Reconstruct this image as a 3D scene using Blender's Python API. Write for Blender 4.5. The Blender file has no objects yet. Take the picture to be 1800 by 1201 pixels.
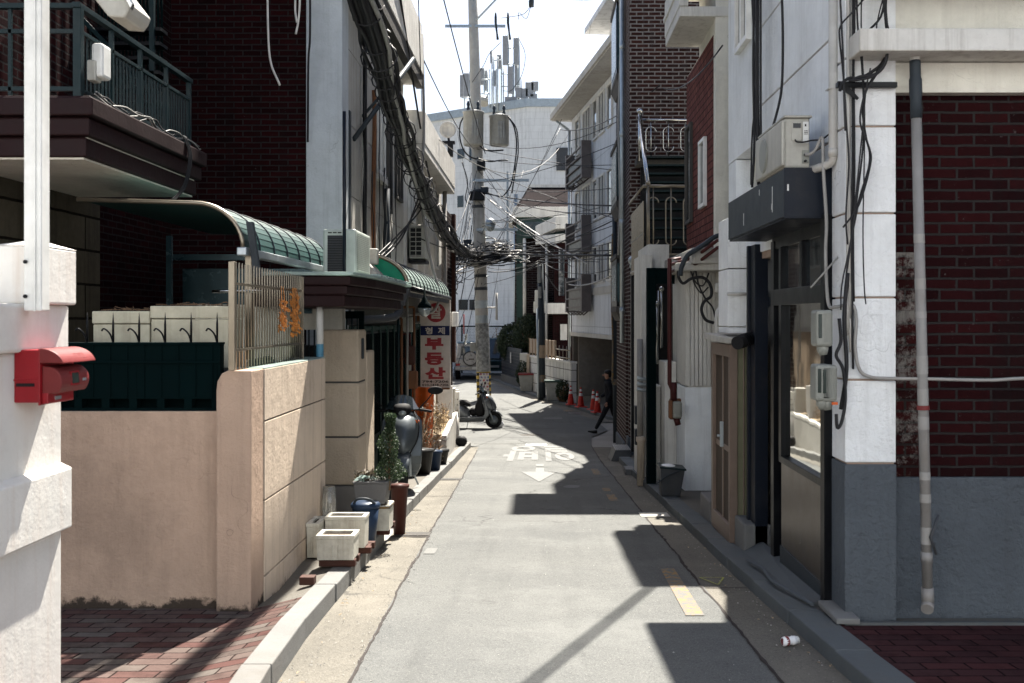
import bpy, math, random
from mathutils import Vector, Matrix, noise as mnoise
random.seed(7)
S = bpy.context.scene
C = S.collection
R = math.radians
# ---------------- camera ----------------
cam = bpy.data.cameras.new('camera'); co = bpy.data.objects.new('camera', cam); C.objects.link(co)
co.location = (0, 0, 1.5); co.rotation_euler = (R(90), 0, 0)
cam.sensor_width = 36; cam.lens = 36; cam.shift_x = -50/1800; cam.shift_y = -40.5/1800
cam.clip_start = .05; cam.clip_end = 1500
cam.dof.use_dof = True; cam.dof.focus_distance = 11; cam.dof.aperture_fstop = 5.0
S.camera = co
# ---------------- light ----------------
SX, SY = .13, .68                    # sideways and forward run of the sun per metre of height
w = bpy.data.worlds.new('World'); S.world = w; w.use_nodes = True
nt = w.node_tree; bg = nt.nodes['Background']; bg.inputs[1].default_value = .05
sky = nt.nodes.new('ShaderNodeTexSky'); sky.sky_type = 'NISHITA'; sky.sun_disc = False
sky.sun_elevation = math.atan(1/math.hypot(SX, SY)); sky.sun_rotation = math.atan2(SX, SY)
sky.air_density = 1.0; sky.dust_density = 3.0; sky.ozone_density = 2.0; sky.altitude = 50
nt.links.new(sky.outputs[0], bg.inputs[0])
sl = bpy.data.lights.new('sun', 'SUN'); sl.energy = 5; sl.angle = R(.5); sl.color = (1, .94, .845)
so = bpy.data.objects.new('sun', sl); C.objects.link(so); so.location = (2, 7, 12)
so.rotation_euler = Vector((SX, SY, 1)).to_track_quat('Z', 'Y').to_euler()
S.view_settings.view_transform = 'Standard'; S.view_settings.look = 'None'
S.view_settings.exposure = 2.1; S.view_settings.gamma = 1
S.render.engine = 'CYCLES'; S.cycles.max_bounces = 8; S.cycles.use_denoising = True

# ---------------- helpers ----------------
def lerp(a, b, t): return a+(b-a)*t
def tab(T, y):
    if y <= T[0][0]: return T[0][1]
    for (a, u), (b, v) in zip(T, T[1:]):
        if y <= b: return lerp(u, v, (y-a)/(b-a))
    return T[-1][1]
GT = [(-40, 2.2), (0, 0), (24, -1.48), (26, -1.585), (28, -1.65), (31, -1.69), (36, -1.70), (400, -1.70)]
def G(y): return tab(GT, y)
def P(px, py, d): return ((px-950)*d/1800, d, 1.5+(560-py)*d/1800)     # measured picture position at a distance
def PX(px, d): return (px-950)*d/1800
def PZ(py, d): return 1.5+(560-py)*d/1800

class MB:
    def __init__(s, xf=None): s.v = []; s.f = []; s.s = []; s.xf = xf
    def add(s, vs, fs, smooth=False):
        n = len(s.v)
        if s.xf: vs = [s.xf @ Vector(v) for v in vs]
        s.v += [tuple(v) for v in vs]; s.f += [tuple(i+n for i in f) for f in fs]; s.s += [smooth]*len(fs); return s
    def box(s, x0, x1, y0, y1, z0, z1):
        return s.hexa([(x0,y0,z0),(x1,y0,z0),(x1,y1,z0),(x0,y1,z0),(x0,y0,z1),(x1,y0,z1),(x1,y1,z1),(x0,y1,z1)])
    def hexa(s, p): return s.add(p, [(3,2,1,0),(4,5,6,7),(0,1,5,4),(1,2,6,5),(2,3,7,6),(3,0,4,7)])
    def prism(s, pts, vec):
        n = len(pts); vec = Vector(vec)
        nn = Vector((0,0,0))
        for i in range(n):
            a = Vector(pts[i]); b = Vector(pts[(i+1) % n]); nn += a.cross(b)
        if nn.dot(vec) > 0: pts = pts[::-1]
        q = [Vector(p)+vec for p in pts]
        return s.add(list(pts)+q, [tuple(range(n)), tuple(range(2*n-1, n-1, -1))]+[(i, i+n, (i+1) % n+n, (i+1) % n) for i in range(n)])
    def cyl(s, p0, p1, r, r1=None, n=12, cap=True):
        r1 = r if r1 is None else r1
        return s.rings([(p0, r), (p1, r1)], n, cap)
    def rings(s, L, n=12, cap=True, smooth=True):     # list of (point, radius)
        pts = [Vector(p) for p, _ in L]; vs = []; fs = []
        t = (pts[1]-pts[0]).normalized()
        u = t.orthogonal().normalized()
        for i, (p, r) in enumerate(L):
            a = pts[max(i-1, 0)]; b = pts[min(i+1, len(pts)-1)]
            t = (b-a).normalized() if (b-a).length > 1e-9 else t
            u = (u-t*u.dot(t))
            u = u.normalized() if u.length > 1e-6 else t.orthogonal().normalized()
            w_ = t.cross(u)
            for k in range(n):
                an = 2*math.pi*k/n; vs.append(pts[i]+(u*math.cos(an)+w_*math.sin(an))*r)
        for i in range(len(L)-1):
            for k in range(n):
                k2 = (k+1) % n; fs.append((i*n+k, i*n+k2, (i+1)*n+k2, (i+1)*n+k))
        s.add(vs, fs, smooth)
        if cap:
            m = len(L)-1; n0 = len(s.v)-len(vs)
            s.f += [tuple(n0+k for k in range(n-1, -1, -1)), tuple(n0+m*n+k for k in range(n))]; s.s += [False]*2
        return s
    def tube(s, pts, r, n=6): return s.rings([(p, r) for p in pts], n)
    def lathe(s, c, prof, n=20, axis='z'):
        vs = []; fs = []
        for r, h in prof:
            for k in range(n):
                a = 2*math.pi*k/n; x, y = r*math.cos(a), r*math.sin(a)
                vs.append({'z': (c[0]+x, c[1]+y, c[2]+h), 'y': (c[0]+x, c[1]-h, c[2]+y), 'x': (c[0]+h, c[1]+x, c[2]+y)}[axis])
        for i in range(len(prof)-1):
            for k in range(n):
                k2 = (k+1) % n; fs.append((i*n+k, i*n+k2, (i+1)*n+k2, (i+1)*n+k))
        m = len(prof)-1
        if prof[0][0] > 1e-4: fs.append(tuple(range(n-1, -1, -1)))
        if prof[-1][0] > 1e-4: fs.append(tuple(m*n+k for k in range(n)))
        return s.add(vs, fs, True)
    def sph(s, c, r, n=12, sc=(1, 1, 1)):
        vs = []; fs = []; m = n//2
        for i in range(m+1):
            a = math.pi*i/m
            for k in range(n):
                b = 2*math.pi*k/n; vs.append((c[0]+r*sc[0]*math.sin(a)*math.cos(b), c[1]+r*sc[1]*math.sin(a)*math.sin(b), c[2]-r*sc[2]*math.cos(a)))
        for i in range(m):
            for k in range(n):
                k2 = (k+1) % n; fs.append((i*n+k, i*n+k2, (i+1)*n+k2, (i+1)*n+k))
        return s.add(vs, fs, True)
    def torus(s, c, R_, r, axis='y', n=28, m=10):
        vs = []; fs = []
        for i in range(n):
            a = 2*math.pi*i/n
            for k in range(m):
                b = 2*math.pi*k/m; q = R_+r*math.cos(b); x, y, z = q*math.cos(a), q*math.sin(a), r*math.sin(b)
                vs.append({'z': (c[0]+x, c[1]+y, c[2]+z), 'y': (c[0]+x, c[1]+z, c[2]+y), 'x': (c[0]+z, c[1]+x, c[2]+y)}[axis])
        for i in range(n):
            for k in range(m):
                i2 = (i+1) % n; k2 = (k+1) % m; fs.append((i*m+k, i2*m+k, i2*m+k2, i*m+k2))
        return s.add(vs, fs, True)
    def loft(s, secs, n=16, e=2.6):                     # sections (x, z, half width y, half height, tilt) along x, superellipse
        vs = []; fs = []
        for (x, z, hw, hh, tl) in secs:
            for k in range(n):
                a = 2*math.pi*k/n; ca, sa = math.cos(a), math.sin(a)
                yy = hw*math.copysign(abs(ca)**(2/e), ca); zz = hh*math.copysign(abs(sa)**(2/e), sa)
                vs.append((x-zz*math.sin(tl), yy, z+zz*math.cos(tl)))
        for i in range(len(secs)-1):
            for k in range(n):
                k2 = (k+1) % n; fs.append((i*n+k, i*n+k2, (i+1)*n+k2, (i+1)*n+k))
        m = len(secs)-1
        fs += [tuple(range(n-1, -1, -1)), tuple(m*n+k for k in range(n))]
        return s.add(vs, fs, True)
    def quad(s, a, b, c, d): return s.add([a, b, c, d], [(0, 1, 2, 3)])
    def strip(s, ys, xl, xr, dz, th=0, nx=1, wob=0):        # a sheet (or slab) that follows the falling ground
        f = lambda q, y: q(y) if callable(q) else q
        for y0, y1 in zip(ys, ys[1:]):
            a, b, c_, d_ = f(xl, y0), f(xr, y0), f(xr, y1), f(xl, y1)
            z0, z1 = G(y0)+dz, G(y1)+dz
            if th: s.hexa([(a,y0,z0-th),(b,y0,z0-th),(c_,y1,z1-th),(d_,y1,z1-th),(a,y0,z0),(b,y0,z0),(c_,y1,z1),(d_,y1,z1)])
            else: s.add([(a,y0,z0),(b,y0,z0),(c_,y1,z1),(d_,y1,z1)], [(0,1,2,3)])
        return s

ORD = ['first', 'second', 'third', 'fourth', 'fifth', 'sixth', 'seventh', 'eighth', 'ninth', 'tenth', 'eleventh', 'twelfth']
OFF = {}
def mesh(name, mb, mat, off=(0,0,0)):
    me = bpy.data.meshes.new(name)
    v = [(a-off[0], b-off[1], c-off[2]) for a, b, c in mb.v]
    me.from_pydata(v, [], mb.f)
    uv = me.uv_layers.new(name='UVMap')
    for p in me.polygons:
        n = p.normal; ax, ay, az = abs(n.x), abs(n.y), abs(n.z)
        for li in p.loop_indices:
            q = mb.v[me.loops[li].vertex_index]
            uv.data[li].uv = (q[0], q[1]) if az > max(ax, ay) else ((q[1], q[2]) if ax > ay else (q[0], q[2]))
    me.polygons.foreach_set('use_smooth', mb.s)
    me.materials.append(mat); me.validate(); me.update()
    return me
def bevel(o, w_, seg=2):
    m = o.modifiers.new('bevel', 'BEVEL'); m.width = w_; m.segments = seg; m.limit_method = 'ANGLE'; m.angle_limit = R(40)
def tag(o, label=None, cat=None, group=None, kind=None):
    for k, v in (('label', label), ('category', cat), ('group', group), ('kind', kind)):
        if v: o[k] = v
    return o
def thing(name, label, cat, loc, group=None, rz=0):
    o = bpy.data.objects.new(name, None); C.objects.link(o); o.location = loc; o.rotation_euler = (0, 0, rz)
    o.empty_display_size = .1
    OFF[o.name] = tuple(loc) if not rz else (0, 0, 0)
    return tag(o, label, cat, group)
EACH = {'post', 'tape', 'tread', 'scuff', 'binding', 'bracket', 'holes', 'spikes', 'twigs', 'pilaster', 'landing', 'brace', 'bushing', 'pale_ties', 'moulding', 'joint', 'ribs', 'dark_band', 'steel_band', 'old_flyers'}
def islands(mb):
    par = list(range(len(mb.v)))
    def fd(a):
        while par[a] != a: par[a] = par[par[a]]; a = par[a]
        return a
    for f in mb.f:
        r = fd(f[0])
        for i in f[1:]: par[fd(i)] = r
    g = {}
    for k, f in enumerate(mb.f): g.setdefault(fd(f[0]), []).append(k)
    out = []
    for ks in g.values():
        q = MB(); mp = {}
        for k in ks:
            q.f.append(tuple(mp.setdefault(i, len(mp)) for i in mb.f[k])); q.s.append(mb.s[k])
        q.v = [mb.v[i] for i in mp]; out.append(q)
    return out
def part(name, mb, mat, parent, bev=0, local=False, label=None):
    if name in EACH:
        L_ = islands(mb)
        if 1 < len(L_) <= 100:
            for q in L_: o = part1(name.rstrip('s') if name in ('holes', 'spikes', 'old_flyers', 'ribs', 'pale_ties') else name, q, mat, parent, bev, local, label)
            return o
    return part1(name, mb, mat, parent, bev, local, label)
def part1(name, mb, mat, parent, bev=0, local=False, label=None):
    off = (0,0,0) if local else OFF[parent.name]
    o = bpy.data.objects.new(name, mesh(name, mb, mat, off)); C.objects.link(o); o.parent = parent
    OFF[o.name] = off
    if bev: bevel(o, bev)
    if label: o['label'] = label
    return o
def single(name, mb, mat, label, cat, group=None, bev=0, loc=None):
    xs = [v[0] for v in mb.v]; ys = [v[1] for v in mb.v]; zs = [v[2] for v in mb.v]
    loc = loc or ((min(xs)+max(xs))/2, (min(ys)+max(ys))/2, min(zs))
    o = bpy.data.objects.new(name, mesh(name, mb, mat, loc)); C.objects.link(o); o.location = loc
    OFF[o.name] = loc
    if bev: bevel(o, bev)
    return tag(o, label, cat, group)
def struct(name, mb, mat, kind='structure'):
    o = bpy.data.objects.new(name, mesh(name, mb, mat)); C.objects.link(o); o['kind'] = kind; return o
def dup(root, loc, rz=0, label=None, group=None):
    r = root.copy(); C.objects.link(r); r.location = loc; r.rotation_euler = (0, 0, rz)
    if label: r['label'] = label
    if group: r['group'] = group
    for ch in list(root.children):
        c = ch.copy(); C.objects.link(c); c.parent = r
        for g in ch.children: d = g.copy(); C.objects.link(d); d.parent = c
    return r
def sag(a, b, s_, n=14):
    a, b = Vector(a), Vector(b)
    return [tuple(a.lerp(b, i/n)-Vector((0, 0, s_*4*(i/n)*(1-i/n)))) for i in range(n+1)]
def curve(pts, n=6):                                    # smooth path through points
    q = [Vector(p) for p in pts]; q = [q[0]*2-q[1]]+q+[q[-1]*2-q[-2]]; out = []
    for i in range(1, len(q)-2):
        for k in range(n):
            t = k/n; a, b, c, d = q[i-1:i+3]
            out.append(tuple(.5*((2*b)+(c-a)*t+(2*a-5*b+4*c-d)*t*t+(3*b-a-3*c+d)*t**3)))
    return out+[tuple(q[-2])]
def textmesh(body, bold=.02):
    c = bpy.data.curves.new('txt', 'FONT'); c.body = body; c.offset = bold; c.resolution_u = 3
    o = bpy.data.objects.new('txt', c); C.objects.link(o)
    bpy.context.view_layer.update()
    me = bpy.data.meshes.new_from_object(o.evaluated_get(bpy.context.evaluated_depsgraph_get()))
    v = [tuple(x.co) for x in me.vertices]; f = [tuple(p.vertices) for p in me.polygons]
    bpy.data.objects.remove(o); bpy.data.curves.remove(c); bpy.data.meshes.remove(me)
    return v, f
def text_in(mb, body, fn, bold=.02):                    # letters fitted in a unit square mapped by fn(u, v)
    v, f = textmesh(body, bold)
    x0, x1 = min(p[0] for p in v), max(p[0] for p in v); y0, y1 = min(p[1] for p in v), max(p[1] for p in v)
    mb.add([fn((p[0]-x0)/(x1-x0), (p[1]-y0)/(y1-y0)) for p in v], f)

# ---------------- materials ----------------
class NT:
    def __init__(s, name):
        s.m = bpy.data.materials.new(name); s.m.use_nodes = True; s.t = s.m.node_tree
        s.b = s.t.nodes['Principled BSDF']; s.tc = s.n('TexCoord')
    def n(s, k): return s.t.nodes.new('ShaderNode'+k)
    def l(s, a, b): s.t.links.new(a, b)
    def noise(s, scale, sc=(1,1,1), detail=6, rough=.6, co='Object', loc=(0,0,0)):
        mp = s.n('Mapping'); mp.inputs['Scale'].default_value = sc; mp.inputs['Location'].default_value = loc
        s.l(s.tc.outputs[co], mp.inputs[0]); x = s.n('TexNoise'); x.inputs['Scale'].default_value = scale
        x.inputs['Detail'].default_value = detail; x.inputs['Roughness'].default_value = rough; s.l(mp.outputs[0], x.inputs['Vector']); return x.outputs['Fac']
    def ramp(s, f, a, b, lo=0, hi=1):
        x = s.n('MapRange'); x.inputs['From Min'].default_value = a; x.inputs['From Max'].default_value = b
        x.inputs['To Min'].default_value = lo; x.inputs['To Max'].default_value = hi; s.l(f, x.inputs['Value']); return x.outputs[0]
    def mix(s, f, a, b, mode='MIX'):
        x = s.n('Mix'); x.data_type = 'RGBA'; x.blend_type = mode
        for sock, v in ((x.inputs[0], f), (x.inputs[6], a), (x.inputs[7], b)):
            if hasattr(v, 'is_linked'): s.l(v, sock)
            elif isinstance(v, (int, float)): sock.default_value = v
            else: sock.default_value = (*v, 1)
        return x.outputs[2]
    def math(s, op, a, b=None):
        x = s.n('Math'); x.operation = op
        for i, v in enumerate((a, b)):
            if v is None: continue
            if hasattr(v, 'is_linked'): s.l(v, x.inputs[i])
            else: x.inputs[i].default_value = v
        return x.outputs[0]
    def bump(s, h, st, dist=.01):
        x = s.n('Bump'); x.inputs['Strength'].default_value = st; x.inputs['Distance'].default_value = dist
        s.l(h, x.inputs['Height'])
        if s.b.inputs['Normal'].is_linked: s.l(s.b.inputs['Normal'].links[0].from_socket, x.inputs['Normal'])
        s.l(x.outputs[0], s.b.inputs['Normal'])
    def out(s, col, rough=.8, metal=0, spec=.5):
        if hasattr(col, 'is_linked'): s.l(col, s.b.inputs['Base Color'])
        else: s.b.inputs['Base Color'].default_value = (*col, 1)
        if hasattr(rough, 'is_linked'): s.l(rough, s.b.inputs['Roughness'])
        else: s.b.inputs['Roughness'].default_value = rough
        s.b.inputs['Metallic'].default_value = metal; s.b.inputs['Specular IOR Level'].default_value = spec
        return s.m
def sc(c, k): return tuple(min(1, x*k) for x in c)
def plain(name, col, rough=.6, metal=0, var=.15, scale=6, dirt=.3, dcol=(.09, .075, .06), bump=.15, bs=70, spec=.4, streak=.0):
    t = NT(name); f = t.noise(scale)
    c = t.mix(t.ramp(f, .3, .7), sc(col, 1-var), sc(col, 1+var))
    if dirt:
        g = t.noise(2.3, loc=(3, 1, 7), detail=9, rough=.72); c = t.mix(t.ramp(g, .5, .8, 0, dirt), c, dcol)
    if spec == .4 and not metal and max(col) < .2: spec = .15
    if streak:
        g = t.noise(1, sc=(9, 9, .55), detail=5, rough=.65, loc=(1, 4, 2)); c = t.mix(t.ramp(g, .5, .72, 0, streak), c, dcol)
    if bump: t.bump(t.noise(bs, detail=4), bump, .004)
    return t.out(c, t.ramp(f, .2, .8, max(.02, rough-.08), min(1, rough+.08)) if rough > .15 else rough, metal, spec)
def stucco(name, col, dcol=(.12, .10, .08), dirt=.35, streak=.35, bump=.5, bs=45, var=.08, crack=0, blotch=0, bcol=(.3, .3, .3), foot=None):
    t = NT(name)
    c = t.mix(t.ramp(t.noise(1.7, detail=8, rough=.7), .3, .7), sc(col, 1-var*1.6), sc(col, 1+var))
    c = t.mix(t.ramp(t.noise(.9, loc=(5, 2, 3), detail=10, rough=.75), .48, .75, 0, dirt), c, dcol)
    st = t.noise(1, sc=(11, 11, .5), detail=6, rough=.7, loc=(2, 7, 1))
    c = t.mix(t.ramp(st, .5, .74, 0, streak), c, sc(dcol, 1.2))
    if foot:                                            # mould and splash stains along the foot of the wall
        sp = t.n('SeparateXYZ'); t.l(t.tc.outputs['Object'], sp.inputs[0])
        hgt = t.ramp(sp.outputs['Z'], foot[0], foot[1], .34, -.16)
        k = t.ramp(t.math('ADD', t.noise(3.2, loc=(2, 5, 8), detail=10, rough=.75), hgt), .56, .66, 0, .93); c = t.mix(k, c, (.022, .018, .015))
    if blotch:
        c = t.mix(t.ramp(t.noise(7, loc=(9, 9, 2), detail=8, rough=.8), .6, .68, 0, blotch), c, bcol)
    if crack:
        v = t.n('TexVoronoi'); v.feature = 'DISTANCE_TO_EDGE'; v.inputs['Scale'].default_value = 1.5
        ds = t.n('VectorMath'); ds.operation = 'ADD'; nn = t.n('TexNoise'); nn.inputs['Scale'].default_value = 3
        t.l(t.tc.outputs['Object'], nn.inputs['Vector']); t.l(t.tc.outputs['Object'], ds.inputs[0]); t.l(nn.outputs['Color'], ds.inputs[1]); t.l(ds.outputs[0], v.inputs['Vector'])
        k = t.math('MULTIPLY', t.ramp(v.outputs['Distance'], .006, .0, 0, crack), t.ramp(t.noise(.8, loc=(4, 4, 4)), .5, .62))
        c = t.mix(k, c, (.05, .04, .035))
    t.bump(t.noise(bs, detail=6, rough=.75), bump, .016)
    t.bump(t.noise(6, detail=5), bump*.7, .04)
    return t.out(c, .88, 0, .12)
def brick(name, c1, c2, mort, bw=.2, bh=.068, ms=.009, off=.5, bump=.8, var=.25, blotch=0, bcol=(.5, .48, .45), rough=.75, dirt=.3):
    t = NT(name); b = t.n('TexBrick')
    nz = t.n('TexNoise'); nz.inputs['Scale'].default_value = 3.5; nz.inputs['Detail'].default_value = 5; nz.inputs['Roughness'].default_value = .75; t.l(t.tc.outputs['UV'], nz.inputs['Vector'])
    v1 = t.n('VectorMath'); v1.operation = 'SUBTRACT'; t.l(nz.outputs['Color'], v1.inputs[0]); v1.inputs[1].default_value = (.5, .5, .5)
    v2 = t.n('VectorMath'); v2.operation = 'SCALE'; v2.inputs['Scale'].default_value = min(.022, bh*.26); t.l(v1.outputs[0], v2.inputs[0])
    v3 = t.n('VectorMath'); v3.operation = 'ADD'; t.l(v2.outputs[0], v3.inputs[0]); t.l(t.tc.outputs['UV'], v3.inputs[1]); t.l(v3.outputs[0], b.inputs['Vector'])
    b.inputs['Scale'].default_value = 1; b.inputs['Brick Width'].default_value = bw; b.inputs['Row Height'].default_value = bh
    b.inputs['Mortar Size'].default_value = ms; b.inputs['Mortar Smooth'].default_value = .25; b.offset = off; b.inputs['Bias'].default_value = 0
    b.inputs['Color1'].default_value = (*c1, 1); b.inputs['Color2'].default_value = (*c2, 1); b.inputs['Mortar'].default_value = (*mort, 1)
    c = b.outputs['Color']
    c = t.mix(t.ramp(t.noise(14, detail=8, rough=.75), .3, .7, 1-var, 1+var), (0, 0, 0), c, 'MIX') if 0 else t.mix(t.ramp(t.noise(14, detail=8, rough=.75), .35, .75, 0, var), c, sc(c1, .35))
    if dirt: c = t.mix(t.ramp(t.noise(.8, loc=(6, 1, 4), detail=8), .45, .75, 0, dirt), c, sc(c1, .3))
    if blotch: c = t.mix(t.ramp(t.noise(7, loc=(1, 8, 3), detail=9, rough=.8), .48, .58, 0, blotch), c, bcol)
    c = t.mix(t.ramp(t.noise(26, loc=(4, 2, 9), detail=6, rough=.7), .66, .70, 0, .55), c, sc(mort, 3.2))
    c = t.mix(t.ramp(t.noise(1, sc=(5, 5, .5), loc=(3, 3, 1), detail=6, rough=.7), .5, .72, 0, .5), c, sc(mort, .35))
    t.bump(t.math('MULTIPLY', b.outputs['Fac'], -1), bump, .008); t.bump(t.noise(60, detail=5), .35, .004)
    return t.out(c, .9, 0, .02)

M = {}
def asphalt(name, c0, c1, speck, bs=320):
    t = NT(name)
    c = t.mix(t.ramp(t.noise(.55, detail=9, rough=.7), .3, .7), c0, c1)
    c = t.mix(t.ramp(t.noise(bs*.35, detail=3), .54, .68, 0, .8), c, speck)
    c = t.mix(t.ramp(t.noise(bs*.2, detail=3, loc=(8, 1, 2)), .56, .66, 0, .55), c, sc(c0, .5))
    c = t.mix(t.ramp(t.noise(bs*.7, loc=(3, 3, 3), detail=2), .56, .76, 0, .6), c, sc(c0, .45))
    c = t.mix(t.ramp(t.noise(5, detail=8, rough=.8, loc=(7, 3, 1)), .60, .72, 0, .4), c, sc(c0, .45))
    c = t.mix(t.ramp(t.noise(1.1, detail=10, rough=.7, loc=(2, 8, 5)), .5, .62, 0, .3), c, sc(c1, 1.35))
    c = t.mix(t.ramp(t.noise(1.3, sc=(3.5, .25, 1), detail=6, loc=(1, 3, 1)), .52, .7, 0, .25), c, sc(c0, .62))
    v = t.n('TexVoronoi'); v.feature = 'DISTANCE_TO_EDGE'; v.inputs['Scale'].default_value = .42
    ds = t.n('VectorMath'); ds.operation = 'ADD'; nn = t.n('TexNoise'); nn.inputs['Scale'].default_value = 1.6; nn.inputs['Detail'].default_value = 8
    t.l(t.tc.outputs['Object'], nn.inputs['Vector']); t.l(t.tc.outputs['Object'], ds.inputs[0]); t.l(nn.outputs['Color'], ds.inputs[1]); t.l(ds.outputs[0], v.inputs['Vector'])
    k = t.math('MULTIPLY', t.ramp(v.outputs['Distance'], .008, .001, 0, .6), t.ramp(t.noise(.35, loc=(4, 9, 4)), .5, .6))
    c = t.mix(k, c, (.03, .03, .03))
    t.bump(t.noise(bs*.45, detail=3), .7, .008); t.bump(t.noise(4, detail=5), .35, .03)
    return t.out(c, .9, 0, .12)
M['asphalt'] = asphalt('asphalt', (.086, .089, .088), (.120, .122, .117), (.19, .188, .178))
M['gutter'] = asphalt('gutter_concrete', (.105, .099, .086), (.150, .139, .118), (.20, .188, .165), 260)
M['walk'] = stucco('walk_concrete', (.12, .113, .10), dirt=.5, streak=0, bump=.5, bs=90, crack=.6)
M['ground'] = stucco('ground', (.26, .25, .23), dirt=.4, streak=0)
M['kerb'] = stucco('kerb_granite', (.165, .165, .16), dirt=.45, streak=.1, bs=160, bump=.35)
M['kerb2'] = stucco('kerb_granite_dull', (.10, .11, .115), dirt=.5, streak=.1, bs=160, bump=.35)
M['paver'] = brick('pavers', (.092, .047, .042), (.122, .11, .098), (.016, .013, .012), bw=.225, bh=.115, ms=.006, var=.35, bump=.6, dirt=.35)
M['paver2'] = brick('pavers_red', (.075, .030, .030), (.048, .026, .027), (.008, .007, .007), bw=.225, bh=.115, ms=.006, var=.35, bump=.6, dirt=.4)
def worn(name, col, under=(.095, .097, .094), lo=.47, hi=.56):
    t = NT(name); f = t.ramp(t.noise(22, detail=9, rough=.75), lo, hi)
    g = t.ramp(t.noise(2.2, loc=(3, 1, 1)), .35, .6, .35, 1)
    c = t.mix(t.math('MULTIPLY', f, g), under, col); t.bump(t.noise(250, detail=3), .5, .004)
    return t.out(c, .8, 0, .3)
M['yellow'] = worn('worn_yellow_paint', (.24, .14, .04)); M['yellow_faint'] = worn('faint_yellow_paint', (.125, .115, .095), (.112, .113, .108), .6, .75)
M['white_mark'] = worn('worn_white_paint', (.165, .166, .162), (.112, .114, .11), .46, .66)
M['chalk'] = worn('yellow_green_paint', (.3, .31, .07), (.10, .10, .095), .3, .45)
M['crack'] = plain('tar_crack', (.035, .03, .028), .9, dirt=0)
M['whitewall'] = stucco('white_stucco', (.80, .81, .81), dirt=.22, streak=.2, bump=.9, bs=28, crack=.5)
M['bluewall'] = stucco('pale_wall', (.78, .81, .83), dirt=.15, streak=.22, bump=.6, bs=36, crack=.15)
M['greypaint'] = stucco('grey_painted_stucco', (.095, .108, .123), dcol=(.05, .05, .05), dirt=.3, streak=.2, bump=1, bs=24, crack=.3)
M['postwhite'] = stucco('post_white_stucco', (.68, .66, .62), dcol=(.36, .22, .13), dirt=.3, streak=.3, bump=.14, bs=55)
M['pinkwall'] = stucco('pinkish_stucco', (.42, .305, .23), dcol=(.10, .075, .06), dirt=.5, streak=.22, bump=.6, bs=34, crack=.5, foot=(-.02, .17))
M['pinkpanel'] = stucco('beige_panel', (.58, .475, .375), dcol=(.16, .12, .09), dirt=.5, streak=.45, bump=.4, bs=45, crack=.4, foot=(-.1, .1))
M['beige'] = stucco('beige_roughcast', (.50, .42, .33), dirt=.25, streak=.2, bump=1, bs=55)
M['granite'] = stucco('granite', (.16, .155, .15), dirt=.3, streak=0, bump=.4, bs=120, blotch=.6, bcol=(.3, .29, .28))
M['column'] = stucco('pale_column', (.50, .53, .55), dcol=(.16, .16, .16), dirt=.35, streak=.3, bump=.4, bs=40, crack=.9)
M['conc'] = stucco('weathered_concrete', (.42, .405, .37), dirt=.35, streak=.5, bump=.5, bs=40, crack=.3)
M['conc_lt'] = stucco('light_concrete', (.60, .585, .545), dirt=.3, streak=.5, bump=.5, bs=40)
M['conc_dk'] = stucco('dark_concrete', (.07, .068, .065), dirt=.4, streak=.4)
M['bouncewall'] = stucco('bounce_wall', (.74, .80, .86), dirt=.2)  # pale blue-grey chosen for the light it bounces forward
M['cream'] = stucco('cream_wall', (.68, .655, .575), dirt=.25, streak=.15, bump=.6, bs=40, crack=.4)
M['redbrick'] = brick('dark_red_brick', (.024, .0058, .0064), (.0115, .0042, .0048), (.026, .023, .0225), bw=.21, bh=.067, ms=.0085)
M['redbrick_worn'] = brick('worn_red_brick', (.045, .009, .009), (.02, .006, .006), (.03, .026, .024), bw=.21, bh=.067, ms=.0085, blotch=.85, bcol=(.20, .185, .165))
M['towerbrick'] = brick('purple_brown_brick', (.040, .017, .015), (.020, .011, .011), (.17, .16, .155), bw=.235, bh=.078, ms=.014, bump=1, var=.3, dirt=.15)
M['salmon'] = brick('salmon_tile', (.17, .066, .056), (.12, .045, .04), (.03, .016, .014), bw=.2, bh=.1, ms=.009, bump=.3, var=.15, dirt=.2)
M['stonewall'] = brick('rough_stone', (.10, .088, .065), (.065, .058, .045), (.008, .007, .006), bw=3, bh=.3, ms=.012, bump=1.2, var=.5)
M['whitetile'] = brick('white_wall_tile', (.60, .615, .62), (.57, .585, .59), (.50, .515, .52), bw=.9, bh=.4, ms=.014, bump=.1, var=.08, dirt=.05)
M['paleface'] = brick('pale_panel_tile', (.56, .575, .59), (.53, .545, .56), (.32, .33, .34), bw=.9, bh=1.2, ms=.012, bump=.3, var=.08, off=0, dirt=.12)
M['blockwall'] = brick('white_block_wall', (.60, .59, .555), (.56, .55, .52), (.15, .14, .13), bw=1.0, bh=.42, ms=.018, off=0, bump=.6, var=.15, dirt=.2)
M['darkbrick'] = brick('dark_brown_brick', (.03, .014, .013), (.018, .012, .012), (.09, .08, .078), bw=.4, bh=.11, ms=.018, bump=.6)
M['slate'] = brick('slate_roof', (.022, .015, .016), (.014, .011, .012), (.006, .005, .005), bw=.35, bh=.16, ms=.01, bump=.5)
M['maroon'] = plain('maroon_paint', (.014, .0045, .005), .6, dirt=.5, dcol=(.015, .008, .008), streak=.4, bump=.5, bs=30)
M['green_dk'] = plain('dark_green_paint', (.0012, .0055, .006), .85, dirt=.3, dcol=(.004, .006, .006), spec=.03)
M['green_rail'] = plain('green_grey_rail_paint', (.006, .017, .020), .4, dirt=.35, dcol=(.05, .045, .04), bump=.1)
M['green_pale'] = plain('pale_green_paint', (.028, .055, .048), .6, dirt=.5, streak=.4)
M['black'] = plain('black_paint', (.004, .0045, .006), .35, dirt=.2, dcol=(.05, .05, .05), bump=.1)
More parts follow.
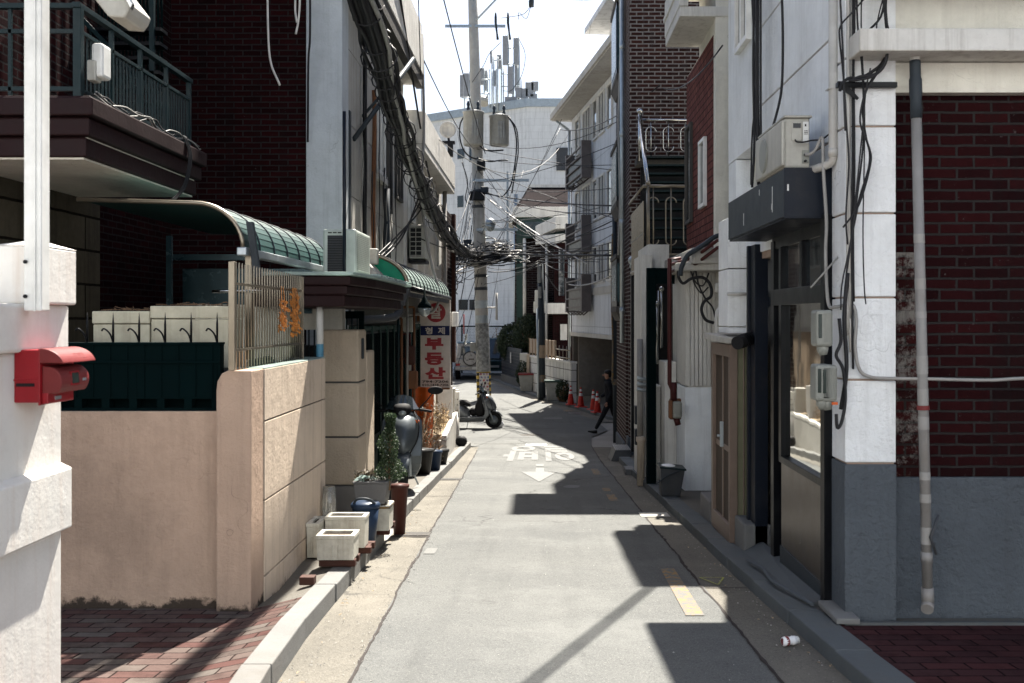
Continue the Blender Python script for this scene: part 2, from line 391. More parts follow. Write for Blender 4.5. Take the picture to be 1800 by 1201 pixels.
M['blackmat'] = plain('black_rubber', (.012, .012, .013), .7, dirt=0, bump=.2)
M['slatepaint'] = plain('blue_grey_sheet', (.03, .037, .044), .5, dirt=.4, dcol=(.04, .045, .05), streak=.3, bump=.1, bs=20)
M['navy'] = plain('navy_sheet', (.006, .009, .016), .45, dirt=.2, bump=.1)
M['bronze'] = plain('brushed_dark_bronze', (.10, .082, .07), .32, metal=.85, dirt=.2, var=.2, bump=.15, bs=15)
M['alu'] = plain('brown_aluminium', (.16, .115, .09), .5, metal=.2, dirt=.25)
M['brownpane'] = plain('brown_ribbed_pane', (.06, .045, .035), .6, dirt=.3, streak=.3)
M['groove'] = plain('brown_wall_groove', (.30, .22, .17), .8, dirt=.4)
M['salts'] = plain('salt_stain', (.16, .13, .12), .9, dirt=.5)
M['olive'] = plain('olive_sheet', (.13, .128, .08), .5, dirt=.5, streak=.5)
M['steel'] = plain('stainless_steel', (.42, .42, .41), .2, metal=1, dirt=.15, bump=.05, var=.05)
M['galv'] = plain('galvanised_steel', (.36, .40, .42), .45, metal=.6, dirt=.3, bump=.1)
M['gold'] = plain('brass_tinted_steel', (.22, .19, .145), .35, metal=.75, dirt=.3)
M['whitemetal'] = plain('white_metal', (.68, .68, .65), .45, dirt=.2, streak=.15, bump=.1)
M['acwhite'] = plain('ac_off_white', (.37, .36, .32), .5, dirt=.35, streak=.3, bump=.1)
M['acgreen'] = plain('ac_greenish_white', (.38, .42, .38), .5, dirt=.3, streak=.2, bump=.1)
M['meter'] = plain('meter_grey_plastic', (.21, .215, .19), .45, dirt=.3, bump=.05)
M['meterglass'] = plain('meter_window', (.03, .04, .035), .1, dirt=0, bump=0)
M['pipe'] = plain('grey_pvc', (.225, .215, .205), .5, dirt=.5, dcol=(.16, .12, .09), streak=.3)
M['pipe_w'] = plain('white_pvc', (.42, .41, .385), .45, dirt=.3, dcol=(.3, .22, .15), streak=.3)
M['pipe_red'] = plain('maroon_gas_pipe', (.055, .014, .014), .45, dirt=.2)
M['foil'] = plain('pipe_tape', (.26, .25, .235), .5, dirt=.4, dcol=(.2, .15, .11))
M['foam'] = plain('styrofoam', (.52, .50, .43), .75, dirt=.65, dcol=(.13, .10, .07), streak=.5, bump=.4, bs=120)
M['trough'] = plain('old_cream_trough', (.44, .41, .31), .8, dirt=.55, dcol=(.12, .09, .06), streak=.5, bump=.5)
M['soil'] = plain('soil', (.028, .019, .013), .95, dirt=.3, bump=.9, bs=40)
M['red'] = plain('post_red_paint', (.25, .006, .012), .38, dirt=.3, dcol=(.12, .02, .02), bump=.1, var=.12)
M['red_worn'] = plain('faded_red_paint', (.16, .028, .028), .5, dirt=.5, dcol=(.20, .07, .06), bump=.2)
M['conered'] = plain('cone_red', (.42, .018, .010), .5, dirt=.15, dcol=(.2, .03, .02), bump=.05)
M['conewhite'] = plain('cone_white', (.6, .6, .58), .4, dirt=.1)
M['signwhite'] = plain('sign_white', (.44, .395, .35), .35, dirt=.15, bump=0, streak=.15)
M['signred'] = plain('sign_red', (.22, .004, .010), .4, dirt=.05, bump=0)
M['signblue'] = plain('sign_blue', (.004, .009, .05), .4, dirt=.05, bump=0)
M['ink'] = plain('sign_black', (.03, .025, .025), .5, dirt=0, bump=0)
M['orange'] = plain('orange_banner', (.50, .085, .008), .6, dirt=.1)
M['bluebin'] = plain('blue_plastic', (.018, .032, .062), .4, dirt=.3, bump=.05)
M['bluebright'] = plain('bright_blue_plastic', (.08, .20, .45), .45, dirt=.1)
M['greybin'] = plain('grey_plastic', (.05, .054, .06), .45, dirt=.3, bump=.1)
M['maroonpot'] = plain('maroon_pot', (.055, .018, .014), .5, dirt=.3, bump=.1)
M['potblack'] = plain('black_pot', (.012, .012, .012), .5, dirt=.4)
M['potgrey'] = plain('grey_pot', (.26, .26, .24), .7, dirt=.4, streak=.2)
M['brown'] = plain('brown_board', (.30, .22, .15), .7, dirt=.3, streak=.4)
M['woodred'] = plain('red_brown_wood', (.055, .022, .016), .7, dirt=.3)
M['cable'] = plain('black_cable', (.018, .018, .02), .5, dirt=.3, dcol=(.06, .055, .05), bump=0)
M['cable_g'] = plain('grey_cable', (.22, .215, .20), .5, dirt=.3, bump=0)
M['cable_w'] = plain('white_cable', (.60, .56, .52), .5, dirt=.2, bump=0)
M['pole'] = stucco('pole_concrete', (.40, .385, .35), dirt=.4, streak=.3, bs=80)
M['poleburn'] = plain('pole_remnants', (.24, .24, .23), .8, dirt=.95, dcol=(.03, .035, .035), scale=9, var=.6, bump=.6, bs=30)
M['silver'] = plain('scooter_silver', (.15, .16, .17), .3, metal=.4, dirt=.1, bump=0)
M['scootgrey'] = plain('scooter_grey', (.085, .10, .11), .35, metal=.3, dirt=.15, bump=0)
M['tyre'] = plain('tyre', (.014, .014, .015), .8, dirt=.3, dcol=(.05, .045, .04), bump=.3)
M['carsilver'] = plain('car_silver', (.24, .235, .235), .3, metal=.4, dirt=.1, bump=0)
M['carblue'] = plain('car_pale_blue', (.10, .16, .20), .25, metal=.3, dirt=.1, bump=0)
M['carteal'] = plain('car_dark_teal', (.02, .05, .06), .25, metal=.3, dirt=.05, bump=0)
M['lamp_red'] = plain('tail_lamp', (.25, .01, .012), .2, dirt=0, bump=0)
M['plate'] = plain('number_plate', (.45, .45, .43), .5, dirt=.2, bump=0)
M['skin'] = plain('skin', (.36, .19, .13), .55, dirt=0, bump=.05)
M['hair'] = plain('black_hair', (.010, .009, .009), .5, dirt=0, bump=.5, bs=120)
M['cloth'] = plain('black_cloth', (.012, .013, .016), .85, dirt=.2, dcol=(.03, .03, .03), bump=.4, bs=40)
M['shoe'] = plain('black_shoe', (.012, .012, .012), .4, dirt=.2)
M['metaldeck'] = plain('ribbed_metal', (.35, .36, .36), .4, metal=.7, dirt=.3)
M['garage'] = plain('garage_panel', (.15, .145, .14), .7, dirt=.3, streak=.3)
M['rust'] = plain('rusty_metal', (.16, .07, .035), .85, dirt=.5, bump=.6)
M['bag'] = plain('white_bag', (.75, .75, .76), .5, dirt=.1)
M['woodstrip'] = plain('dry_leaf', (.42, .16, .035), .8, dirt=.3, dcol=(.25, .1, .03))
M['stripe'] = plain('hazard_yellow', (.38, .25, .02), .5, dirt=.3)
M['ironwork'] = plain('dull_ironwork', (.11, .095, .09), .55, dirt=.4)
M['antenna'] = plain('antenna_grey', (.22, .23, .245), .6, dirt=.25)
M['twig'] = plain('dry_twig', (.16, .10, .06), .9, dirt=.3)
M['sticker'] = plain('blue_sticker', (.05, .18, .27), .5, dirt=.3)
def glassy(name, col, rough=.04, metal=0, spec=.8):
    t = NT(name); t.bump(t.noise(2.2, detail=2), .04, .02); return t.out(col, rough, metal, spec)
M['glass'] = glassy('dark_window_glass', (.015, .02, .024))
M['shopglass'] = glassy('reflective_shop_glass', (.62, .64, .62), .03, 1)
M['lensglass'] = glassy('lens_glass', (.3, .33, .32), .08, .3)
M['mirror'] = glassy('mirror_glass', (.5, .52, .54), .03, 1)
def translucent(name, col, a=.5, rough=.35):
    t = NT(name); c = t.mix(t.ramp(t.noise(1, sc=(3, 3, 3), detail=8, rough=.7), .35, .7), sc(col, .7), sc(col, 1.1))
    m = t.out(c, rough, 0, .5); tr = t.n('BsdfTranslucent'); t.l(c, tr.inputs[0]); ms = t.n('MixShader'); ms.inputs[0].default_value = a
    o = t.t.nodes['Material Output']; t.l(t.b.outputs[0], ms.inputs[1]); t.l(tr.outputs[0], ms.inputs[2]); t.l(ms.outputs[0], o.inputs[0]); return m
M['canopy_green'] = translucent('green_polycarbonate', (.03, .62, .42), .75)
M['canopy_pale'] = translucent('weathered_pale_green_sheet', (.40, .50, .46), .35, .3)
M['canopy_dk'] = translucent('smoked_green_sheet', (.014, .062, .058), .2, .5)
M['clearplastic'] = glassy('clear_plastic', (.5, .5, .47), .12); M['clearplastic'].node_tree.nodes['Principled BSDF'].inputs['Transmission Weight'].default_value = .75
def leafmat(name, a, b):
    t = NT(name); c = t.mix(t.ramp(t.noise(30, detail=3), .35, .65), a, b); m = t.out(c, .6, 0, .3)
    tr = t.n('BsdfTranslucent'); t.l(c, tr.inputs[0]); ms = t.n('MixShader'); ms.inputs[0].default_value = .3
    o = t.t.nodes['Material Output']; t.l(t.b.outputs[0], ms.inputs[1]); t.l(tr.outputs[0], ms.inputs[2]); t.l(ms.outputs[0], o.inputs[0]); return m
M['leaf'] = leafmat('dark_green_leaf', (.018, .035, .016), (.045, .07, .03))
M['hedge'] = leafmat('hedge_leaf', (.012, .02, .010), (.03, .045, .02))
M['dryleaf'] = leafmat('dry_plant', (.30, .20, .11), (.42, .33, .20))
M['darkleaf'] = leafmat('withered_dark_leaf', (.05, .04, .03), (.10, .08, .05))
def posters(name):
    t = NT(name); b = t.n('TexBrick'); t.l(t.tc.outputs['UV'], b.inputs['Vector']); b.inputs['Scale'].default_value = 1
    b.inputs['Brick Width'].default_value = .13; b.inputs['Row Height'].default_value = .12; b.inputs['Mortar Size'].default_value = .022; b.offset = .3
    b.inputs['Color1'].default_value = (.45, .07, .04, 1); b.inputs['Color2'].default_value = (.06, .12, .22, 1); b.inputs['Mortar'].default_value = (.5, .48, .42, 1)
    c = t.mix(t.ramp(t.noise(9, detail=4), .52, .6, 0, .7), b.outputs['Color'], (.55, .56, .6)); return t.out(c, .6)
M['poster'] = posters('flyer_print')
# ================= GROUND =================
YS = [-12+1.0*i for i in range(0, 90)]
m = MB(); m.strip([-40]+YS+[120, 400], -150, 150, -.03); struct('ground', m, M['ground'])
RL = [(-12, -.85), (4, -.92), (5, -.96), (10, -1.10), (20, -1.33), (23.5, -1.42), (25.5, -2.6), (30, -9), (80, -9)]
RR = [(-12, 1.25), (5, 1.21), (10, 1.18), (20, 1.15), (24, 1.2), (27, 1.35), (29, 1.9), (32, 1.75), (37, .62), (39.7, -.15), (44.5, -1.15), (51, -2.4), (60, -4)]
KL = [(-12, -1.1), (3.6, -1.16), (4.69, -1.29), (6, -1.37), (8.3, -1.43), (12, -1.5), (21, -1.57), (24, -1.6)]
KR = [(-12, 1.75), (4, 1.60), (5, 1.56), (8, 1.5), (19, 1.46), (23.5, 1.62)]
FR = [(31.3, 2.5), (32.2, 2.2), (37.2, 1.0), (39.7, .22), (44.5, -.78), (51, -2.0), (58, -3.6)]
def fn(T, d=0): return lambda y: tab(T, y)+d
fine = [-12+.5*i for i in range(146)]
m = MB(); m.strip(fine, fn(RL), fn(RR), 0); struct('road', m, M['asphalt'])
m = MB(); m.strip([y for y in fine if y <= 23.5], fn(KL), fn(RL, .02), -.004); struct('gutter', m, M['gutter'])
m = MB(); m.strip([y for y in fine if y <= 23.5], fn(RR, -.02), fn(KR), -.004)
m.strip([31.5+.5*i for i in range(52)], fn(RR, -.02), fn(FR), -.004); struct('gutter', m, M['gutter'])
def kerb(T, side, y0, y1, h, L, wd, mat):
    m = MB(); y = y0
    while y < y1:
        e = min(y+L, y1); a, b = tab(T, y), tab(T, e-.006); dz = random.uniform(-.004, .004); dx = random.uniform(-.006, .006)
        z0, z1 = G(y)+h+dz, G(e)+h+dz; a += dx; b += dx
        m.hexa([(a-wd*(side < 0), y, z0-h-.15), (a+wd*(side > 0), y, z0-h-.15), (b+wd*(side > 0), e-.006, z1-h-.15), (b-wd*(side < 0), e-.006, z1-h-.15),
                (a-wd*(side < 0), y, z0), (a+wd*(side > 0), y, z0), (b+wd*(side > 0), e-.006, z1), (b-wd*(side < 0), e-.006, z1)])
        y = e
    o = struct('kerb', m, mat); bevel(o, .008, 2)
kerb(KL, -1, -6, 9.55, .12, 1.0, .145, M['kerb']); kerb(KL, -1, 10.75, 23.4, .12, 1.0, .145, M['kerb'])
kerb(KR, 1, -6, 19.2, .09, .95, .2, M['kerb2']); kerb(FR, 1, 31.3, 55, .09, 1.2, .2, M['kerb2'])
# pavements
def dished(m, ys, xw, hk, far=-14):                           # pavement that dips from the kerb to the wall foot
    for y0, y1 in zip(ys, ys[1:]):
        s0, s1 = [.075*max(0, min(1, (7.9-y)/.7)) for y in (y0, y1)]; a, b = tab(KL, y0)-.14, tab(KL, y1)-.14
        m.add([(xw, y0, G(y0)+hk-s0), (a, y0, G(y0)+hk), (b, y1, G(y1)+hk), (xw, y1, G(y1)+hk-s1)], [(0, 1, 2, 3)])
        m.add([(far, y0, G(y0)+hk-s0), (xw, y0, G(y0)+hk-s0), (xw, y1, G(y1)+hk-s1), (far, y1, G(y1)+hk-s1)], [(0, 1, 2, 3)])
    return m
m = dished(MB(), [-12+.5*i for i in range(38)]+[6.62], -1.83, .112); struct('pavement', m, M['paver'])
m = dished(MB(), [6.621, 6.8, 7.0, 7.2, 7.4, 7.6, 7.9]+[8+.5*i for i in range(33)], -1.83, .110, -2.6); struct('pavement', m, M['walk'])
m = MB(); m.strip([-12+.5*i for i in range(37)], fn(KR, .195), 14, .078); struct('pavement', m, M['paver2'])
m = MB(); m.strip([6.001]+[6.5+.5*i for i in range(36)], fn(KR, .195), 3.2, .074); struct('pavement', m, M['walk'])
m = MB(); m.strip([31+1.0*i for i in range(26)], fn(FR, .19), 9, .075); struct('pavement', m, M['walk'])
m = MB(); m.strip([5.97, 6.01], 1.78, 12, .095, .1); struct('pavement_edge', m, M['kerb2'])
# ragged seams between asphalt and gutter, cracks
def seam(fx, y0, y1, wd, dz=.004, st=.09):
    m = MB(); y = y0; pts = []
    while y < y1:
        x = fx(y)+.03*mnoise.noise((y*1.4, 3, 0))+.012*mnoise.noise((y*9, 1, 0)); ww = wd*(.5+abs(mnoise.noise((y*5, 7, 0)))*1.6)
        pts.append((x, y, ww)); y += st
    for a, b in zip(pts, pts[1:]):
        m.add([(a[0]-a[2], a[1], G(a[1])+dz), (a[0]+a[2], a[1], G(a[1])+dz), (b[0]+b[2], b[1], G(b[1])+dz), (b[0]-b[2], b[1], G(b[1])+dz)], [(0,1,2,3)])
    return m
struct('road_crack', seam(fn(RL, .01), 1, 22.5, .011), M['crack']); struct('road_crack', seam(fn(RR, -.01), 1, 24, .012), M['crack'])
struct('road_crack', seam(lambda y: -.2+(y-33)*.9, 33, 34.6, .02), M['crack'])
def cross(y, x0, x1, wd, wob=.1):
    m = MB(); n = 40; pr = None
    for i in range(n+1):
        x = lerp(x0, x1, i/n); yy = y+wob*mnoise.noise((x*1.1, y, 2))+.02*mnoise.noise((x*8, y, 0)); q = (x, yy)
        if pr: m.add([(pr[0], pr[1]-wd, G(pr[1]-wd)+.003), (x, yy-wd, G(yy-wd)+.003), (x, yy+wd, G(yy+wd)+.003), (pr[0], pr[1]+wd, G(pr[1]+wd)+.003)], [(0,1,2,3)])
        pr = q
    return m
for y, x0, x1, wd in ((24.6, -1.6, .5, .022), (22.9, -1.5, .7, .012), (26.8, -1.6, 1.2, .012), (9.9, -1.43, -1.1, .02), (29.5, -3, .4, .02), (13.4, -1.5, -1.15, .012), (7.45, 1.2, 1.5, .008), (31.5, -3, 1, .02), (17.8, -.5, .9, .008)):
    struct('road_crack', cross(y, x0, x1, wd), M['crack'])
# drain covers and metal plates in the gutter
def plate(x0, x1, y0, y1, mt, name='drain_cover', dz=.006): 
    m = MB(); m.strip([y0, y1], x0, x1, dz, .004); return struct(name, m, mt)
plate(-1.42, -1.08, 9.95, 10.18, M['conc_dk']); plate(-1.53, -1.2, 15.6, 15.85, M['conc_dk']); plate(1.12, 1.44, 11.35, 11.7, M['conc']); plate(.95, 1.35, 34.2, 34.9, M['greybin'])
plate(-.35, .15, 24.0, 24.5, M['galv'])
m = MB(); m.add([(.45+.13*math.cos(k*.52)*random.uniform(.8, 1.1), 14.6+.2*math.sin(k*.52), G(14.6+.2*math.sin(k*.52))+.005) for k in range(12)], [tuple(range(12))]); struct('valve_cover', m, M['greybin'])
m = MB(); m.add([(-.25+.3*math.cos(k*.26), 27.6+.36*math.sin(k*.26), G(27.6+.36*math.sin(k*.26))+.005) for k in range(24)], [tuple(range(24))]); struct('manhole_cover', m, M['conc_dk'])
# painted markings
def mark(x0, x1, y0, y1, mt, x2=None, x3=None):
    m = MB(); n = max(1, int((y1-y0)/.5)); x2 = x0 if x2 is None else x2; x3 = x1 if x3 is None else x3
    for i in range(n):
        a, b = i/n, (i+1)/n; ya, yb = lerp(y0, y1, a), lerp(y0, y1, b)
        m.quad((lerp(x0, x2, a), ya, G(ya)+.005), (lerp(x1, x3, a), ya, G(ya)+.005), (lerp(x1, x3, b), yb, G(yb)+.005), (lerp(x0, x2, b), yb, G(yb)+.005))
    return struct('road_marking', m, mt)
mark(.93, 1.05, 6.55, 8.2, M['yellow'], .96, 1.07); mark(.87, .98, 12.85, 13.6, M['yellow']); mark(.86, .97, 14.0, 14.4, M['yellow']); mark(.86, .98, 16.5, 17.6, M['yellow'])
mark(.8, 1.1, 35.2, 35.8, M['yellow']); mark(.1, .7, 32.5, 33, M['yellow_faint'])
for y0, y1 in ((8.9, 9.2),): mark(-1.0-(y0-8)*.022, -.90-(y0-8)*.022, y0, y1, M['yellow_faint'])
# upside-down one-way lettering and arrow
m = MB(); Y0, Y1 = 19.3, 23.9
text_in(m, '방', lambda u, v: (lerp(-.05, -.75, u), lerp(Y1, Y0, v), G(lerp(Y1, Y0, v))+.006), .035)
text_in(m, '일', lambda u, v: (lerp(.68, .08, u), lerp(Y1, Y0, v), G(lerp(Y1, Y0, v))+.006), .035)
struct('road_lettering', m, M['white_mark'])
m = MB()
for a, b in ((17.0, 17.75), (18.1, 18.6)): m.quad((-.08, a, G(a)+.006), (.06, a, G(a)+.006), (.06, b, G(b)+.006), (-.08, b, G(b)+.006))
m.add([(-.02, 15.3, G(15.3)+.006), (.28, 17.0, G(17)+.006), (-.32, 17.0, G(17)+.006)], [(0,1,2)]); struct('road_arrow', m, M['white_mark'])
m = MB(); q = [P(1230, 1014, 0)]
tri = [(1.26, 7.75), (1.62-.22, 7.8), (1.33, 7.42)]
tri = [(1.215, 7.83), (1.40, 7.83), (1.31, 7.55)]
for a, b in zip(tri, tri[1:]+tri[:1]):
    dx, dy = b[0]-a[0], b[1]-a[1]; L = math.hypot(dx, dy); nx, ny = -dy/L*.007, dx/L*.007
    m.quad(*[(x, y, G(y)+.004) for x, y in ((a[0]-nx, a[1]-ny), (b[0]-nx, b[1]-ny), (b[0]+nx, b[1]+ny), (a[0]+nx, a[1]+ny))])
struct('spray_mark', m, M['chalk'])
# loose grit along the gutters: one uncountable scatter
m = MB(); random.seed(99)
for k in range(1500):
    y = random.uniform(4.6, 16); side = random.random()
    if side < .5: x = tab(KL, y)+abs(random.gauss(0, .13))+.01
    elif side < .85: x = tab(RL, y)+random.gauss(0, .05)
    elif side < .95: x = tab(KR, y)-abs(random.gauss(0, .1))-.01
    else: x = random.uniform(-1, 1.2)
    r = random.uniform(.002, .007); z = G(y)+.004; a = random.uniform(0, 6.3); p = [(x+r*math.cos(a+q*2.1)*random.uniform(.7, 1.3), y+r*math.sin(a+q*2.1), z) for q in range(3)]
    m.add(p+[(x, y, z+r*random.uniform(.5, 1))], [(0, 1, 3), (1, 2, 3), (2, 0, 3)])
struct('road_grit', m, M['conc'], 'stuff')
m = MB(); random.seed(55)
for k in range(46):                                              # dry leaf scraps blown against the kerb
    y = random.uniform(5, 12); x = tab(KL, y)+abs(random.gauss(0, .08))+.02 if k % 3 else tab(KR, y)-abs(random.gauss(0, .1))-.02; r = random.uniform(.008, .02); a = random.uniform(0, 6.3); z = G(y)+.008
    m.add([(x-r*math.cos(a), y-r*math.sin(a), z), (x+r*.4*math.sin(a), y-r*.4*math.cos(a), z+.006), (x+r*math.cos(a), y+r*math.sin(a), z+.002), (x-r*.4*math.sin(a), y+r*.4*math.cos(a), z+.005)], [(0, 1, 2, 3)])
struct('leaf_litter', m, M['dryleaf'], 'stuff')
# ramps of mortar up to the shop on the right
m = MB(); m.hexa([(1.55, 6.5, G(6.5)+.06), (1.86, 6.5, G(6.5)+.02), (1.86, 9, G(9)+.02), (1.62, 8.9, G(9)+.05), (1.7, 6.5, G(6.5)+.094), (1.86, 6.5, G(6.5)+.12), (1.86, 9, G(9)+.17), (1.70, 8.8, G(9)+.10)])
struct('mortar_ramp', m, M['kerb2'])

# ================= LEFT SIDE =================
# --- near white post wall ---
t = thing('boundary_wall', 'rough white stucco wall end with a square gate pillar nearest on the left', 'wall', (-2.15, 4.4, G(4.4)))
m = MB(); m.box(-2.75, -2.15, 2.2, 4.6, -.8, 1.36); part('wall', m, M['postwhite'], t, .012)
m = MB(); m.box(-2.78, -2.118, 2.19, 4.605, 1.36, 1.56); part('coping', m, M['postwhite'], t, .015)
m = MB(); m.prism([(-2.16, 2.19, .545), (-2.108, 2.19, .565), (-2.108, 2.19, .83), (-2.16, 2.19, .855)], (0, 2.42, 0)); part('moulding', m, M['postwhite'], t, .006)
m = MB(); m.box(-2.262, -2.085, 4.25, 4.605, 1.56, 1.805); m.v += []; 
m.add([(-2.262,4.25,1.805),(-2.085,4.25,1.805),(-2.085,4.605,1.805),(-2.262,4.605,1.805),(-2.175,4.42,1.84)], [(0,1,4),(1,2,4),(2,3,4),(3,0,4)])
m.box(-2.25, -2.13, 4.27, 4.59, 1.5, 1.56); part('pillar', m, M['postwhite'], t, .01)
# steel lamp post and tube lamp
t = thing('lamp_post', 'square off-white steel lamp post fixed to the white pillar', 'lamp post', (-2.07, 4.2, 1.52))
m = MB(); m.box(-2.1, -2.028, 4.16, 4.235, 1.53, 5.2); part('pole', m, M['whitemetal'], t, .006)
m = MB(); m.box(-2.055, -2.049, 4.153, 4.16, 1.53, 5.2); part('trim', m, M['whitemetal'], t)
for z in (1.59, 1.73):
    m = MB(); m.cyl((-2.09, 4.157, z), (-2.09, 4.15, z), .008); part('bolt', m, M['blackmat'], t)
m = MB(); m.hexa([(-2.03,4.1,2.86),(-1.96,4.1,2.86),(-1.98,4.9,2.78),(-2.05,4.9,2.78),(-2.03,4.1,2.90),(-1.96,4.1,2.90),(-1.98,4.9,2.84),(-2.05,4.9,2.84)]) if 0 else None
m = MB(); m.prism([P(150, -22, 4.25), P(190, -45, 4.25), P(231, 8, 4.25), P(226, 20, 4.25), P(218, 31, 4.25), P(190, 29, 4.25)], (0, .22, 0)); part('lamp_head', m, M['acwhite'], t, .008)
m = MB(); m.prism([P(204, -28, 4.22), P(212, -33, 4.22), P(233, 6, 4.22), P(229, 16, 4.22)], (0, .03, 0)); part('lamp_shade', m, M['steel'], t, .004)
# mailbox
t = thing('mailbox', 'red metal letterbox with curved lid hung on the white wall', 'mailbox', (-2.15, 4.35, .9))
bx0, bx1, y0, y1, z0, z1 = -2.15, -2.045, 4.18, 4.47, 1.155, 1.372
m = MB(); m.box(bx0, bx1, y0, y1, z0, z1); part('case', m, M['red'], t, .006)
m = MB(); m.box(bx0-.002, bx1+.002, y0-.004, y1+.004, 1.245, 1.252); m.box(bx1-.003, bx1+.004, y0-.006, y1+.006, z0-.01, z1+.004); part('seam', m, M['red'], t, .002)
def arc(cx, cz, rx, rz, a0, a1, n=10): return [(cx+rx*math.cos(R(lerp(a0, a1, i/n))), cz+rz*math.sin(R(lerp(a0, a1, i/n)))) for i in range(n+1)]
pr = arc(bx1+.004, 1.30, .10, .078, 90, 12)+[(bx1+.06, 1.318), (bx1+.004, 1.318)]
m = MB(); m.prism([(x, y0-.008, z) for x, z in pr], (0, y1-y0+.016, 0)); part('lid', m, M['red_worn'], t, .004)
pr = [(bx1+.004, 1.305)]+arc(bx1+.03, 1.24, .055, .062, 80, -50)+[(bx1+.004, 1.19)]
m = MB(); m.prism([(x, y0+.012, z) for x, z in pr], (0, y1-y0-.03, 0)); d_ = part('front_bulge', m, M['red_worn'], t, .005)
m = MB(); m.box(bx1+.004, bx1+.03, y0+.01, y1-.05, z0-.005, 1.195); part('base_lip', m, M['red'], t, .004)
def slant(x0, z0_, x1, z1_, ya, yb, th=.004):
    mm = MB(); mm.hexa([(x0, ya, z0_), (x0+th, ya, z0_), (x0+th, yb, z0_), (x0, yb, z0_), (x1, ya, z1_), (x1+th, ya, z1_), (x1+th, yb, z1_), (x1, yb, z1_)]); return mm
part('window', slant(bx1+.0835, 1.228, bx1+.079, 1.272, 4.29, 4.35), M['meterglass'], t)
part('window_frame', slant(bx1+.0815, 1.221, bx1+.0765, 1.279, 4.28, 4.36), M['red'], t)
part('lock', slant(bx1+.084, 1.235, bx1+.083, 1.246, 4.385, 4.415), M['galv'], t)
part('name_slot', slant(bx1+.030, 1.163, bx1+.030, 1.177, 4.25, 4.30), M['galv'], t)
m = MB(); text_in(m, '우편함', lambda u, v: (bx1+.0905-.018*v+.004, lerp(4.30, 4.40, u), lerp(1.335, 1.356, v)), .03); part('raised_lettering', m, M['red_worn'], t)
m = MB(); m.box(bx0+.01, bx1-.02, y0-.003, y0, 1.222, 1.235); part('side_label', m, M['blackmat'], t)

# --- low garden wall with side panels ---
gw = thing('garden_wall', 'pinkish plastered garden wall with a round-shouldered corner pillar', 'wall', (-1.84, 6.52, G(6.5)))
m = MB(); m.box(-7, -2.05, 6.60, 6.8, -.8, .902); part('front_wall', m, M['pinkwall'], gw, .006)
pr = [(-2.065, -.8), (-1.842, -.8), (-1.842, 1.167), (-1.99, 1.167), (-2.03, 1.15), (-2.058, 1.10), (-2.065, 1.04)]
m = MB(); m.prism([(x, 6.52, z) for x, z in pr], (0, .3, 0)); part('corner_pillar', m, M['pinkwall'], gw, .008)
m = MB(); m.box(-2.05, -1.852, 6.8, 8.74, -.9, 1.16); part('side_wall', m, M['conc_dk'], gw)
m = MB()
for a, b in ((-.9, -.222), (-.212, .282), (.292, .81), (.82, 1.163)): m.box(-1.9, -1.836, 6.821, 8.742, a, b)
part('side_panel', m, M['pinkpanel'], gw, .004)
m = MB(); m.box(-2.07, -1.838, 6.822, 8.74, 1.163, 1.172); part('coping', m, M['canopy_pale'], gw, .003)
m = MB()
for k in range(8):                                             # pierced dark green blocks
    x0 = -3.98+k*.27
m.box(-7, -2.07, 6.62, 6.7, .98, 1.33)
m.box(-7, -2.07, 6.62, 6.7, .902, .922)
for k in range(20):
    x = -2.075-k*.178; m.box(x-.05, x, 6.62, 6.7, .922, .98)
m.box(-7, -2.07, 6.72, 6.74, .9, .99); m.box(-7, -2.07, 6.605, 6.62, 1.21, 1.225); m.box(-7, -2.07, 6.60, 6.72, 1.33, 1.345)
for k in range(26): x = -2.12-k*.11; m.box(x-.004, x+.004, 6.612, 6.62, .99, 1.33)
for k in range(9): x = -2.09-k*.52; m.box(x-.006, x+.002, 6.617, 6.62, .902, 1.2)
part('green_parapet', m, M['green_dk'], gw, .003)
m = MB()
for k in range(16):
    x = -2.09-k*.168; m.rings([((x, 6.62, 1.34), .008), ((x, 6.62, 1.46), .008), ((x, 6.62, 1.54), .001)], 6)
    a = .5 if k % 2 else -.3; s_ = -1
    m.tube(curve([(x, 6.62, 1.34), (x-.012, 6.60, 1.40), (x-.045, 6.59, 1.435), (x-.062, 6.59, 1.42)], 4), .006, 5)
part('spikes', m, M['black'], gw)
m = MB(); m.box(-1.89, -1.842, 6.515, 6.52, 1.0, 1.005)
m = MB(); m.rings([((-1.98, 7.0, 1.19), .028), ((-1.98, 7.35, 1.2), .028), ((-1.98, 7.45, 1.2), .03), ((-1.975, 7.5, 1.18), .03), ((-1.97, 7.52, 1.15), .03)], 12)
single('drain_pipe', m, M['green_rail'], 'short green pipe with a white elbow lying on the garden wall top', 'pipe')
